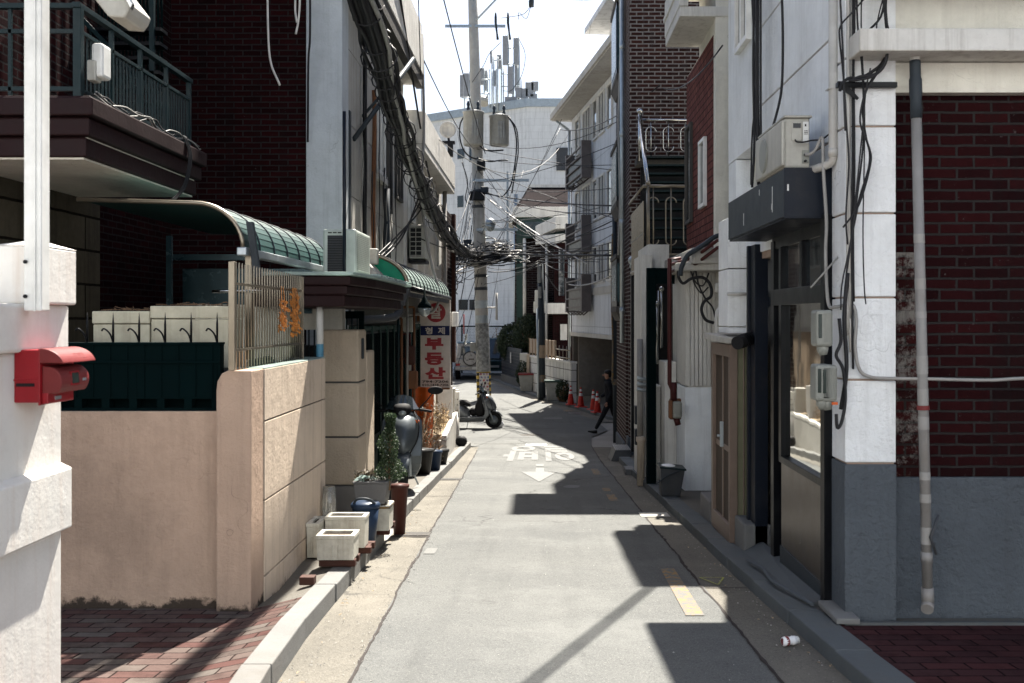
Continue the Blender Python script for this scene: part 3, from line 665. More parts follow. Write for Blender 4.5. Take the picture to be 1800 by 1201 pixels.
# grille on top of the side wall
t = thing('metal_grille', 'upright metal bar grille on the garden wall hung with dried plants', 'fence', (-1.95, 6.6, 1.17))
m = MB(); m.box(-1.97, -1.93, 6.46, 6.5, 1.17, 1.86); m.box(-1.965, -1.935, 8.36, 8.39, 1.17, 1.84); part('post', m, M['gold'], t, .003)
m = MB()
for k in range(27):
    y = 6.56+k*(8.34-6.56)/26; z = lerp(1.853, 1.84, k/26)
    m.rings([((-1.95, y, 1.17), .006), ((-1.95, y, z), .006), ((-1.95, y, z+.008), .003)], 7)
part('bars', m, M['gold'], t)
m = MB(); m.box(-1.956, -1.944, 6.5, 8.37, 1.29, 1.305); m.box(-1.956, -1.944, 6.5, 8.37, 1.715, 1.73); part('rail', m, M['gold'], t)
random.seed(3); m = MB()
for k in range(340):
    y = random.choice((7.62, 7.7, 7.95, 8.02, 8.08)); y += random.gauss(0, .02); z = random.uniform(1.38, 1.70) if y > 7.85 else random.uniform(1.42, 1.66)
    x = -1.925+random.gauss(0, .012); a = random.uniform(0, 6.3); r = random.uniform(.008, .02)
    m.add([(x, y, z), (x+r*math.cos(a), y+r*math.sin(a), z-.01), (x+.004, y+.006, z-r*1.8), (x-r*.5, y-r*.6, z-.012)], [(0,1,2,3)])
for k in range(9):
    y = random.choice((7.62, 7.7, 7.95, 8.02, 8.08))+random.gauss(0, .02); m.tube(curve([(-1.93, y, 1.74), (-1.925, y+random.gauss(0, .02), 1.6), (-1.925, y+random.gauss(0, .03), 1.42)], 3), .003, 4)
single('dried_plants', m, M['woodstrip'], 'bunches of orange dried leaves hanging on the metal grille', 'dried plants')
# cream planter troughs behind the spikes
for x0, x1, zt, lb in ((-3.05, -2.665, 1.55, 'lower cream trough planter with dry stalks left of the taller one'), (-2.655, -2.12, 1.585, 'taller cream trough planter beside the metal grille post')):
    t = thing('trough_planter', lb, 'planter', ((x0+x1)/2, 7.1, 1.2), 'cream troughs behind the spiked parapet')
    m = MB(); m.box(x0, x1, 6.98, 7.3, 1.16, zt-.09); m.box(x0-.004, x1+.004, 6.97, 7.31, zt-.085, zt)
    part('box', m, M['trough'], t, .008); m = MB(); m.box(x0+.03, x1-.03, 7.0, 7.28, zt-.02, zt+.006); part('soil', m, M['soil'], t)
    m = MB()
    for k in range(26):
        x = random.uniform(x0+.02, x1-.02); y = random.uniform(7, 7.25); m.tube(curve([(x, y, zt), (x+random.uniform(-.05, .05), y, zt+.012), (x+random.uniform(-.1, .1), y, zt+random.uniform(.004, .035))], 2), .0025, 4)
    part('twigs', m, M['twig'], t)
# planter bench inside the yard
m = MB(); m.box(-3.2, -2.08, 6.95, 7.35, -.5, 1.155); single('planter_bench', m, M['conc_dk'], 'dark masonry bench that carries the cream troughs', 'bench')

# --- left house with balcony ---
hs = thing('balcony_house', 'dark house at far left with rough stone wall below and brick above', 'house', (-4, 8, G(8)))
m = MB(); m.box(-9, -4, 6.9, 9.3, -.8, 2.75); part('stone_wall', m, M['stonewall'], hs)
m = MB(); m.box(-9, -4.02, 7.1, 9.35, 2.95, 7.5); part('upper_wall', m, M['redbrick'], hs)
m = MB(); m.box(-9, -4.3, 9.36, 11.92, -.9, 7.5); part('rear_wall', m, M['redbrick'], hs)
m = MB()
for k in range(14): m.box(-4.75+k*.06, -4.735+k*.06, 6.80, 6.82, .7, 2.05)
m.box(-4.8, -3.98, 6.78, 6.83, 2.05, 2.1); part('window_bars', m, M['black'], hs)
m = MB(); m.box(-4.9, -4.02, 6.88, 6.9, .7, 2.05); part('window', m, M['glass'], hs)
t = thing('balcony', 'maroon banded balcony slab with cream underside at upper left', 'balcony', (-3.2, 7.8, 2.6))
m = MB(); m.box(-9, -3.0, 6.78, 8.87, 2.58, 2.9); part('slab', m, M['cream'], t)
m = MB()
for a, b, o in ((2.565, 2.69, .0), (2.70, 2.815, .035), (2.825, 2.945, .07)):
    m.box(-9, -2.99+o, 6.74-o, 8.9+o, a, b)
    m.box(-9, -3.01+o, 6.76-o, 8.88+o, b-.02, b+.012)
m2 = MB(); m2.box(-9, -3.02, 6.77, 8.88, 2.552, 2.566); part('underside', m2, M['cream'], t); part('fascia', m, M['maroon'], t, .01)
t = thing('balcony_railing', 'green-grey steel railing standing on the maroon balcony', 'railing', (-3.05, 7.8, 2.95))
m = MB()
for y, s_ in ((6.76, .026), (8.88, .018)): m.box(-3.05-s_, -3.05+s_, y-s_, y+s_, 2.95, 3.57)
for y in (7.28, 7.8, 8.34): m.box(-3.065, -3.035, y-.015, y+.015, 2.97, 3.56)
for x in (-3.5, -3.9, -4.3): m.box(x-.012, x+.012, 6.75, 6.77, 2.97, 3.56)
part('post', m, M['green_rail'], t, .002)
m = MB(); m.box(-3.075, -3.025, 6.72, 8.92, 3.545, 3.58); m.box(-9, -3.03, 6.735, 6.785, 3.543, 3.577); m.box(-3.065, -3.035, 6.76, 8.88, 3.385, 3.41); m.box(-9, -3.05, 6.75, 6.77, 3.38, 3.41)
m.box(-3.065, -3.035, 6.76, 8.88, 3.0, 3.025); m.box(-9, -3.05, 6.75, 6.77, 3.0, 3.03); part('rail', m, M['green_rail'], t, .002)
m = MB()
for k in range(34):
    y = 6.83+k*.0605; m.box(-3.056, -3.044, y-.006, y+.006, 3.02, 3.39)
part('bars', m, M['green_rail'], t)
# second railing and dark stair behind it
t = thing('roof_stair', 'dark steel stair and rail rising behind the balcony railing', 'stair', (-3.9, 9.2, 3))
m = MB()
for k in range(9):
    a = P(205+k*0, 20, 9.2); m.box(-4.0, -3.35, 8.95+k*.01, 9.2, 3.0+k*.13, 3.03+k*.13)
part('tread', m, M['black'], t)
m = MB(); m.hexa([(-4.5, 9.0, 4.6), (-4.5, 9.04, 4.6), (-3.42, 9.04, 3.47), (-3.42, 9.0, 3.47), (-4.5, 9.0, 4.65), (-4.5, 9.04, 4.65), (-3.42, 9.04, 3.52), (-3.42, 9.0, 3.52)])
for k in range(12):
    x = -3.42-k*.09; z = 3.47+k*.094; m.box(x-.006, x+.006, 9.01, 9.03, 3.0, z)
m.box(-3.44, -3.40, 9.0, 9.04, 3.0, 6); part('rail', m, M['green_rail'], t)
m = MB()
for k in range(26):
    x = -4.25+k*.032; m.box(x, x+.018, 9.3, 9.31, 3.6, 6)
part('screen', m, M['green_dk'], t)
t = thing('wall_lamp_box', 'white plastic terminal box strapped to the green balcony railing', 'box', (-3.02, 6.95, 3.2))
m = MB(); m.box(-3.03, -2.95, 6.9, 7.05, 3.13, 3.36); part('cover', m, M['whitemetal'], t, .02)
m = MB(); m.box(-3.05, -2.99, 6.88, 6.98, 3.1, 3.24); part('base', m, M['acwhite'], t, .01)
random.seed(11)
for k in range(4):
    pts = [(-2.985+random.gauss(0, .012), lerp(6.85, 8.95, i/12), 2.99+.03*math.sin(i*1.3+k)+random.gauss(0, .012)) for i in range(13)]
    m = MB(); m.tube(curve(pts, 3), .006, 5); single('loose_cable', m, M['cable_g'] if k % 2 else M['cable'], ('pale' if k % 2 else 'black')+' loose cable along the balcony railing foot, '+('nearer' if k < 2 else 'further')+' from the rail', 'cable', 'cables along the balcony foot')
for k in range(3):
    y = 8.4+.03*k; pts = [(-2.93, y, 3.0), (-2.90, y+.05, 2.85), (-2.91, y-.02, 2.62), (-2.95, y-.1, 2.5), (-3.0, y-.2, 2.42)]
    m = MB(); m.tube(curve(pts, 5), .006, 5); single('hanging_cable', m, M['cable'], ('nearest', 'middle', 'furthest')[k]+' black cable drooping over the maroon balcony edge', 'cable', 'cables drooping over the balcony')

# --- brick building with pale column (left) ---
bl = thing('brick_apartment', 'dark red brick building with pale blue-grey corner column and plastered alley side', 'building', (-2.3, 11.9, G(12)))
m = MB(); m.box(-9, -2.7, 11.93, 12.3, -1.2, 8.2); part('brick_wall', m, M['redbrick'], bl)
m = MB(); m.box(-2.72, -2.3, 11.88, 12.28, -1.2, 8.2); part('corner_column', m, M['column'], bl, .01)
m = MB()
for k, (a, b) in enumerate(zip([1.45, 2.27, 3.0, 3.86, 4.75, 5.6, 6.5], [2.26, 2.99, 3.85, 4.74, 5.59, 6.49, 7.9])): m.box(-2.6, -2.31, 12.285, 17.25, a, b)
part('side_wall', m, M['conc'], bl, .004)
m = MB(); m.box(-2.62, -2.325, 12.285, 17.24, -1.6, 8.0); part('side_core', m, M['conc_dk'], bl)
m = MB(); m.box(-2.33, -2.29, 12.29, 12.4, 1.45, 4.0); part('dark_strip', m, M['slatepaint'], bl)
# eave
m = MB(); m.box(-4, -1.99, 11.7, 17.3, 5.44, 5.6); m.box(-2.10, -1.97, 11.68, 17.32, 5.6, 6.25); m.box(-2.12, -2.0, 11.8, 17.28, 6.252, 6.45); part('eave', m, M['conc_lt'], bl, .01)
m = MB(); m.box(-2.10, -1.985, 11.69, 17.31, 5.38, 5.60); part('eave_edge', m, M['conc_dk'], bl)
def window(root, x, y0, y1, z0, z1, nrm=1, fm='whitemetal', n=2, dp=.05):
    m = MB(); fw = .05; s_ = dp*nrm
    m.box(*sorted((x, x+s_)), y0, y1, z0, z0+fw); m.box(*sorted((x, x+s_)), y0, y1, z1-fw, z1)
    for i in range(n+1):
        y = lerp(y0, y1-fw, i/n); m.box(*sorted((x, x+s_*.96)), y, y+fw, z0+fw, z1-fw)
    f = part('window', m, M[fm], root, .003); m = MB(); m.box(*sorted((x+nrm*.003, x+s_*.35)), y0+.02, y1-.02, z0+.02, z1-.02); part('pane', m, M['glass'], f)
    return f
window(bl, -2.31, 14.3, 15.0, 3.55, 4.75); window(bl, -2.31, 15.3, 15.7, 3.1, 4.8, fm='conc_dk', n=1); window(bl, -2.31, 16.2, 16.9, 3.4, 4.7, fm='conc_dk')
m = MB(); m.box(-2.32, -2.24, 14.25, 15.05, 3.45, 3.53); part('sill', m, M['conc_lt'], bl)
m = MB(); m.prism([(-2.31, 12.4, 1.92), (-1.98, 12.4, 1.92), (-1.98, 12.4, 2.05), (-2.31, 12.4, 2.4)], (0, 6.4, 0)); part('ledge', m, M['conc'], bl, .01)
m = MB(); m.box(-2.32, -2.28, 12.7, 19.6, 1.42, 2.34); part('band', m, M['conc_dk'], bl)
# strut for cable bundle
m = MB(); m.cyl((-2.3, 12.6, 3.7), (-1.66, 13.4, 4.9), .03); m.cyl((-2.3, 13.2, 4.1), (-1.7, 13.4, 4.85), .02)
single('cable_strut', m, M['slatepaint'], 'galvanised strut propping the thick cable bundle under the eave', 'strut')
# downpipes and vertical cables on the plastered side
m = MB(); m.cyl((-2.25, 15.0, 1.9), (-2.25, 15.0, 3.4), .045); single('drain_pipe', m, M['slatepaint'], 'dark vertical pipe on the plastered alley side of the brick building', 'pipe')
m = MB(); m.tube(curve([(-2.26, 13.2, 2.3), (-2.27, 13.2, 3.0), (-2.26, 13.18, 4.2), (-2.26, 13.2, 5.6)], 4), .028, 8); single('drain_pipe', m, M['black'], 'thin black vertical conduit beside the pale column', 'pipe')
m = MB(); m.tube(curve([(-2.26, 13.9, 2.2), (-2.27, 13.9, 3.0), (-2.26, 13.95, 4.2), (-2.26, 13.9, 4.6)], 4), .03, 8); single('drain_pipe', m, M['rust'], 'rusty brown vertical conduit on the plastered wall', 'pipe')
m = MB(); m.tube(curve([P(742, 60, 17.3), P(744, 150, 17.3), P(745, 230, 17.3), P(741, 340, 17.3), P(748, 410, 17.3), P(760, 470, 17.3), P(772, 515, 17.3), P(764, 545, 17.3), P(740, 552, 17.3), P(700, 552, 17.3)], 6), .024, 8)
single('drain_pipe', m, M['pipe'], 'long bent grey pipe running down from the eave corner past the canopy', 'pipe')
random.seed(21)
for k in range(9):
    y = 12.9+k*.36+random.uniform(-.1, .1); z1 = random.uniform(3.4, 5.2)
    pts = [(-2.24, y+random.gauss(0, .06), lerp(2.25, z1, i/6)) for i in range(7)]
    m = MB(); m.tube(curve(pts, 3), random.choice((.008, .012)), 5); single('wall_cable', m, M['cable'] if k % 3 else M['cable_g'], '%s of nine loose cables down the plastered alley side, counted from the pale column' % ORD[k], 'cable', 'cables down the plastered side wall')
for k in range(3):
    pts = [(-2.22, 13.4+k*.3, 2.25), (-2.0, 14.5+.2*k, 2.7), (-1.9, 16.5, 3.3+.15*k), (-1.85, 17.5, 3.9)]
    m = MB(); m.tube(curve(pts, 6), .013, 5); single('slanting_cable', m, M['cable'], ('lowest', 'middle', 'highest')[k]+' black cable slanting from the wall up to the thick bundle', 'cable', 'cables slanting to the bundle')
# white ribbons of cable hanging before the dark brick
for px, y0_, y1_, bend in ((470, -60, 150, 22), (518, -60, 40, 4), (526, -60, 60, -6)):
    pts = [P(px, y0_, 11.4), P(px+1, lerp(y0_, y1_, .5), 11.4), P(px+bend*.25, lerp(y0_, y1_, .8), 11.4), P(px+bend, y1_, 11.4)]
    m = MB(); m.tube(curve(pts, 6), .013, 6); single('hanging_cable', m, M['cable_w'], {470: 'long white cable end curving down before the dark brick wall', 518: 'short white cable end left of the column, upper one', 526: 'short white cable end nearest the pale column'}[px], 'cable', 'white cables dangling before the brick')
m = MB(); m.tube(curve([P(545, -80, 11.5), P(545, 60, 11.5), P(542, 110, 11.6), P(541, 250, 11.8)], 5), .014, 6); single('wall_cable', m, M['cable'], 'black cable between the dark brick and the pale column', 'cable')

# --- smoked curved canopy over the yard ---
t = thing('yard_canopy', 'curved smoked green canopy roof over the dark yard behind the grille', 'canopy', (-2.5, 8.7, 2))
def archprof(n=10): return [(-2.50+.35*math.sin(R(90)*i/n), 2.01+.325*math.cos(R(90)*i/n)) for i in range(n+1)]
ap = [(-3.35, 2.36), (-2.5, 2.335)]+archprof()[1:]
m = MB()
for (xa, za), (xb, zb) in zip(ap, ap[1:]): m.hexa([(xa, 7.42, za), (xb, 7.42, zb), (xb, 10.4, zb), (xa, 10.4, za), (xa, 7.42, za+.006), (xb+.004, 7.42, zb+.006), (xb+.004, 10.4, zb+.006), (xa, 10.4, za+.006)])
part('sheet', m, M['canopy_dk'], t)
m = MB(); m.tube([(x, 7.40, z) for x, z in ap], .017, 6); part('front_hoop', m, M['gold'], t)
m = MB()
for k in range(1, 8): m.tube([(x+.006, 7.40+k*.43, z+.006) for x, z in ap[1:]], .009, 5)
part('ribs', m, M['slatepaint'], t)
m = MB(); m.box(-2.19, -2.12, 7.38, 10.42, 1.955, 2.015); part('gutter', m, M['galv'], t, .008)
m = MB(); m.box(-2.165, -2.115, 7.5, 7.55, 1.2, 2.0); part('post', m, M['gold'], t, .004)
m = MB(); m.hexa([(-2.09, 7.46, 1.8), (-2.04, 7.46, 1.8), (-2.04, 7.5, 1.8), (-2.09, 7.5, 1.8), (-2.13, 7.4, 2.2), (-2.08, 7.4, 2.2), (-2.08, 7.45, 2.2), (-2.13, 7.45, 2.2)]); part('prop', m, M['slatepaint'], t, .004)
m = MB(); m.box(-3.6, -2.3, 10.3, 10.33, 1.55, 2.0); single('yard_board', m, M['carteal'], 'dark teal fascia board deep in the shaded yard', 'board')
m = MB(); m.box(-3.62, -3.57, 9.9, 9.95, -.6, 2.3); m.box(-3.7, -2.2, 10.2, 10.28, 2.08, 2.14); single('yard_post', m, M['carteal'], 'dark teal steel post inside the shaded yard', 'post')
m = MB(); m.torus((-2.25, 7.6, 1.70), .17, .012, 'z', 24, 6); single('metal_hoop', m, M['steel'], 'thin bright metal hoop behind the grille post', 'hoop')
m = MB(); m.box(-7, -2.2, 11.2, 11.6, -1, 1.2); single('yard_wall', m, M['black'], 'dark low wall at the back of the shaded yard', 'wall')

# --- gate with maroon canopy ---
gt = thing('gate_canopy', 'maroon stepped gate canopy roof with a green shingle edge', 'canopy', (-1.9, 10.4, 1.6))
m = MB()
for a, b, o in ((1.60, 1.70, -.06), (1.70, 1.78, -.03), (1.78, 1.86, 0)): m.prism([(-2.45, 8.62-o, a), (-1.60+o, 8.62-o, a), (-1.53+o, 9.5, a), (-1.53+o, 11.7, a), (-2.45, 11.7, a)], (0, 0, b-a))
part('fascia', m, M['maroon'], gt, .012)
m = MB(); m.prism([(-2.47, 8.58, 1.862), (-1.57, 8.58, 1.862), (-1.49, 9.5, 1.862), (-1.49, 11.85, 1.862), (-2.47, 11.85, 1.862)], (0, 0, .03))
for k in range(13): m.box(-1.60, -1.495, 9.6+k*.17, 9.6+k*.17+.06, 1.893, 1.915)
part('shingle', m, M['canopy_pale'], gt, .006)
ac = thing('air_conditioner', 'greenish white outdoor air conditioner standing on the gate canopy', 'air conditioner', (-1.9, 9.7, 1.905))
m = MB(); m.box(-2.03, -1.72, 9.55, 10.35, 1.894, 2.335); part('casing', m, M['acgreen'], ac, .02)
m = MB()
for k in range(22): m.box(-1.985, -1.82, 9.543, 9.55, 1.93+k*.0155, 1.938+k*.0155)
part('side_louvre', m, M['blackmat'], ac)
m = MB(); m.box(-1.985, -1.82, 9.546, 9.551, 1.925, 2.275); part('side_vent', m, M['greybin'], ac)
m = MB()
for k in range(20): m.box(-1.721, -1.712, 9.62, 10.28, 1.95+k*.018, 1.958+k*.018)
part('front_louvre', m, M['acgreen'], ac)
m = MB()
for k in range(3): m.box(-1.98+k*.045, -1.945+k*.045, 9.543, 9.55, 2.295, 2.305)
part('vent_slot', m, M['blackmat'], ac)
m = MB(); m.cyl((-1.80, 9.4, 1.88), (-1.80, 9.4, 3.4), .016); single('steel_post', m, M['navy'], 'thin dark blue upright pole in front of the air conditioner on the gate', 'pole')
gp = thing('gate_pillar', 'beige roughcast gate pillar on a granite plinth', 'pillar', (-1.95, 10.4, G(10.4)))
m = MB()
for a, b in ((-.16, .312), (.322, .858), (.868, 1.387)): m.box(-2.2, -1.81, 10.2, 10.64, a, b)
part('block', m, M['beige'], gp, .02)
m = MB(); m.box(-2.19, -1.82, 10.21, 10.63, -.9, 1.38); part('core', m, M['conc_dk'], gp)
m = MB(); m.box(-2.2, -1.80, 10.19, 10.65, -.9, -.17); part('plinth', m, M['granite'], gp, .008)
m = MB(); m.box(-1.81, -1.795, 10.34, 10.44, .95+.14, 1.30); part('name_plate', m, M['slatepaint'], gp, .01)
m = MB(); m.box(-1.90, -1.80, 10.66, 11.1, -.9, 1.16); single('pillar_side', m, M['beige'], 'narrow beige side face right behind the front of the gate pillar', 'cabinet', bev=.02)  # separate slab that forms the side face of the gate pillar
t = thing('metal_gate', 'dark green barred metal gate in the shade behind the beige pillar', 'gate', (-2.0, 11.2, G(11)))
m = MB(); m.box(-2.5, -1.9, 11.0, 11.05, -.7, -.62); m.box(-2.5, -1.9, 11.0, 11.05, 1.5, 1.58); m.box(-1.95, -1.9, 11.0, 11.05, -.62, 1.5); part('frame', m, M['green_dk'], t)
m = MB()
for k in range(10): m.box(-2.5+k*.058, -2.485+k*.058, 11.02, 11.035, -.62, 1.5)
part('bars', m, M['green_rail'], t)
m = MB(); m.box(-2.6, -2.02, 10.45, 10.6, 1.385, 1.62); m.box(-3.0, -2.2, 8.9, 9.0, -.6, 1.62); single('yard_screen_wall', m, M['cream'], 'cream wall piece seen under the maroon gate canopy', 'wall')
t = thing('downpipe', 'pale downpipe with a blue sticker under the gate canopy corner', 'pipe', (-1.93, 9.2, 1))
m = MB(); m.cyl((-1.90, 8.82, 1.12), (-1.90, 8.82, 1.63), .031, n=16); part('pipe', m, M['pipe_w'], t)
m = MB(); m.cyl((-1.90, 8.82, 1.62), (-1.90, 8.82, 1.73), .036, n=16); m.rings([((-1.90, 8.82, 1.12), .033), ((-1.90, 8.815, 1.10), .033), ((-1.92, 8.80, 1.05), .033)], 14); part('collar', m, M['blackmat'], t)
m = MB(); m.cyl((-1.90, 8.82, 1.17), (-1.90, 8.82, 1.28), .0322, n=16, cap=False); part('sticker', m, M['sticker'], t)

# --- green ground-floor front behind the scooter ---
gs = thing('green_shopfront', 'weathered green panelled house front with dark barred windows under the arched canopy', 'house front', (-2.25, 15, G(15)))
m = MB(); m.box(-2.6, -2.24, 12.3, 19.7, -2, 1.4); part('wall', m, M['green_pale'], gs)
m = MB()
for k in range(10): m.box(-2.26, -2.2, 12.8+k*.66, 12.86+k*.66, -1.2, 1.4)
for z in (-.1, .6, 1.34): m.box(-2.26, -2.215, 12.8, 19.2, z, z+.05)
part('frame', m, M['green_pale'], gs, .004)
m = MB()
for k in range(9): m.box(-2.245, -2.225, 12.9+k*.66, 13.42+k*.66, -.04, .58); m.box(-2.245, -2.225, 12.9+k*.66, 13.42+k*.66, .66, 1.32)
part('window', m, M['black'], gs)
m = MB()
for k in range(60): y = 12.9+k*.1; m.box(-2.215, -2.205, y, y+.012, -.05, 1.3)
part('bars', m, M['green_dk'], gs)
# arched pale canopy
cn = thing('arched_canopy', 'arched canopy with bright green end panel and pale ribbed roof above the shop sign', 'canopy', (-2, 15.5, 1.9))
pf = [(-2.28+.60*math.sin(R(90)*i/12), 1.90+.41*math.cos(R(90)*i/12)) for i in range(13)]
m = MB()
for (xa, za), (xb, zb) in zip(pf, pf[1:]): m.hexa([(xa, 12.9, za), (xb, 12.9, zb), (xb, 18.9, zb), (xa, 18.9, za), (xa, 12.9, za+.006), (xb+.005, 12.9, zb+.005), (xb+.005, 18.9, zb+.005), (xa, 18.9, za+.006)])
part('sheet', m, M['canopy_pale'], cn)
m = MB(); m.prism([(-2.28, 12.92, 1.9)]+[(x-.01, 12.92, z-.01) for x, z in pf], (0, .012, 0)); part('end_panel', m, M['canopy_green'], cn)
m = MB()
for k in range(14): m.tube([(x+.008, 12.95+k*.455, z+.008) for x, z in pf], .010, 5)
part('ribs', m, M['greybin'], cn)
m = MB(); m.tube([(x+.004, 12.9, z+.01) for x, z in pf], .026, 8); m.box(-2.3, -1.68, 12.88, 12.92, 1.86, 1.905); part('front_hoop', m, M['gold'], cn)
m = MB(); m.cyl((-1.675, 12.88, 1.89), (-1.675, 18.95, 1.87), .035, n=10); m.box(-1.72, -1.69, 12.9, 18.9, 1.78, 1.84); part('gutter', m, M['black'], cn)
m = MB(); m.hexa([(-1.79, 12.5, 1.66), (-1.66, 12.5, 1.66), (-1.66, 12.62, 1.66), (-1.79, 12.62, 1.66), (-1.84, 12.45, 1.86), (-1.60, 12.45, 1.86), (-1.60, 12.67, 1.86), (-1.84, 12.67, 1.86)])
m.rings([((-1.73, 12.56, 1.68), .05), ((-1.73, 12.56, 1.58), .05), ((-1.78, 12.5, 1.52), .05), ((-1.9, 12.4, 1.5), .05), ((-2.3, 12.2, 1.47), .05)], 12)
single('rain_hopper', m, M['greybin'], 'grey rainwater hopper and elbow at the near end of the arched canopy', 'pipe')
m = MB(); m.box(-2.22, -2.02, 12.72, 12.82, 2.17, 2.37); single('junction_box', m, M['acwhite'], 'small cream junction box above the green end panel', 'box', bev=.02)
# pendant barn lamp under the gutter
t = thing('pendant_lamp', 'green-shaded glass pendant lamp hanging before the shop sign', 'lamp', (-1.62, 14.4, 1.4))
c = P(746, 540, 14.2)
m = MB(); m.lathe((c[0], c[1], c[2]), [(.012, .30), (.014, .14), (.035, .13), (.045, .08), (.07, .06), (.095, .02), (.10, -.01), (.095, -.01)], 20); part('shade', m, M['green_dk'], t)
m = MB(); m.lathe((c[0], c[1], c[2]), [(.093, -.01), (.09, -.05), (.07, -.10), (.03, -.13), (.001, -.135)], 20); part('glass', m, M['lensglass'], t)
# shop sign
sg = thing('shop_sign', 'tall white upright shop sign with red and blue Korean lettering', 'sign', (-1.95, 18.9, 0))
yS = 18.88; sx0, sx1 = -2.225, -1.665; szt, szb = P(0, 527, yS)[2], P(0, 682, yS)[2]
m = MB(); m.box(sx0, sx1, yS, yS+.16, szb, szt); part('cabinet', m, M['signwhite'], sg, .008)
def sp(u, v): return (lerp(sx0, sx1, u), lerp(szt, szb, v))
def sr(mt, u0, u1, v0, v1, nm, dd=.004):
    a, b = sp(u0, v0), sp(u1, v1); m = MB(); m.box(a[0], b[0], yS-dd, yS+.002, b[1], a[1]); return part(nm, m, mt, sg)
sr(M['signblue'], .02, .98, .297, .405, 'blue_band')
cx, cz = sp(.53, .147); m = MB(); m.cyl((cx, yS+.002, cz), (cx, yS-.004, cz), .178, n=36); part('red_disc', m, M['signred'], sg)
def letters(body, u0, u1, v0, v1, mt, bold=.03, dd=.007, nm='lettering'):
    a, b = sp(u0, v0), sp(u1, v1); m = MB()
    text_in(m, body, lambda u, v: (lerp(a[0], b[0], u), yS-dd, lerp(b[1], a[1], v)), bold); return part(nm, m, mt, sg)
letters('쌀', .32, .72, .075, .215, M['signwhite'], .025); letters('형', .18, .42, .312, .392, M['signwhite'], .03); letters('제', .60, .83, .312, .392, M['signwhite'], .03)
letters('부', .17, .78, .433, .567, M['signred'], .055); letters('동', .17, .78, .598, .742, M['signred'], .055); letters('산', .17, .85, .765, .90, M['signred'], .055)
letters('794-7206', .08, .95, .915, .942, M['ink'], .035); letters('010-1418-7206', .08, .95, .953, .980, M['ink'], .03)
m = MB(); m.box(-2.3, -1.68, 18.86, 19.06, szb-.03, szb-.002); m.box(-2.3, -2.23, 18.9, 19.0, szt-.4, szt-.3); part('bracket', m, M['rust'], sg)
# small white box signs and utility boxes round the sign
m = MB(); m.box(-1.66, -1.55, 19.1, 19.4, 1.0+.35, 1.62); single('light_box', m, M['conewhite'], 'small white box at the far right of the shop sign', 'box', bev=.01)
m = MB(); m.box(-2.3, -2.06, 16.5, 16.7, 1.28, 1.52); m.box(-2.3, -2.1, 17.0, 17.2, .6, .9); single('wall_box', m, M['acwhite'], 'cream wall boxes left of the shop sign', 'box', bev=.01)
for px, py, d, wd, h, lb, mt in ((720, 625, 15.8, .16, .30, 'brown rounded gas meter box on the green front', 'woodred'), (724, 668, 15.8, .17, .28, 'rusty gas meter box below the brown one', 'rust')):
    c = P(px, py, d); t = thing('gas_meter', lb, 'meter', c); m = MB(); m.box(c[0]-wd/2, c[0]+wd/2, d, d+.12, c[2]-h/2, c[2]+h/2); part('case', m, M[mt], t, .03)
    m = MB(); m.cyl((c[0], d+.06, c[2]+h/2), (c[0], d+.06, c[2]+h/2+.18), .015); m.cyl((c[0], d+.06, c[2]+h/2+.18), (-2.25, d+.06, c[2]+h/2+.18), .015); part('pipe', m, M['pipe_red'], t)
for k, (px, top, bot) in enumerate(((700, 505, 760), (706, 560, 770), (716, 510, 700), (728, 540, 740))):
    a = P(px, top, 15.2+k*.3); b = P(px, bot, 15.2+k*.3); m = MB(); m.cyl(a, b, .02); m.cyl(a, (-2.28, a[1], a[2]), .02); single('gas_pipe', m, M[('green_rail', 'rust', 'pipe', 'rust')[k]], ('green upright gas pipe nearest the barred windows', 'thin rusty pipe beside the green one on the shop front', 'grey pipe left of the brown gas meter', 'rusty pipe between gas meter and sign')[k], 'pipe')
# ================= RIGHT SIDE =================
# --- near corner building: white pillar, brick bay, shopfront ---
cb = thing('corner_building', 'white stucco shop building with grey base and dark red brick bay on the right', 'building', (2, 6.1, G(6)))
m = MB()
zz = [.636, 1.134, 1.625, 2.127, 2.645, 3.05]
for a, b in zip(zz, zz[1:]): m.box(1.815, 2.118, 6.1, 6.38, a+.006, b-.006)
m.box(1.815, 2.118, 6.1, 6.38, 3.056, 7)
part('corner_pillar', m, M['whitewall'], cb, .006)
m = MB(); m.box(1.83, 2.11, 6.115, 6.36, .6, 6.9); part('pillar_joint', m, M['groove'], cb)
m = MB(); m.box(1.812, 2.12, 6.095, 6.385, -.8, .63); m.box(2.12, 9, 6.17, 6.4, -.8, .542); part('grey_base', m, M['greypaint'], cb, .006)
m = MB(); m.box(2.311, 9, 6.2, 6.5, .542, 2.85); part('brick_bay', m, M['redbrick'], cb)
m = MB(); m.box(2.119, 2.31, 6.196, 6.4, .542, 1.90); part('worn_brick', m, M['redbrick_worn'], cb)
m = MB(); m.box(2.119, 2.31, 6.2, 6.4, 1.901, 2.85); part('brick_return', m, M['redbrick'], cb)
m = MB(); m.box(2.119, 9, 6.12, 6.5, 2.85, 3.03); m.box(2.119, 9, 6.14, 6.5, 3.165, 7); part('lintel', m, M['cream'], cb, .004)
m = MB(); m.box(1.83, 9, 5.87, 6.3, 3.035, 3.165); part('ledge', m, M['conc_lt'], cb, .008)
m = MB(); m.box(1.83, 9, 5.80, 6.2, 3.36+.1, 3.6); part('upper_ledge', m, M['navy'], cb)
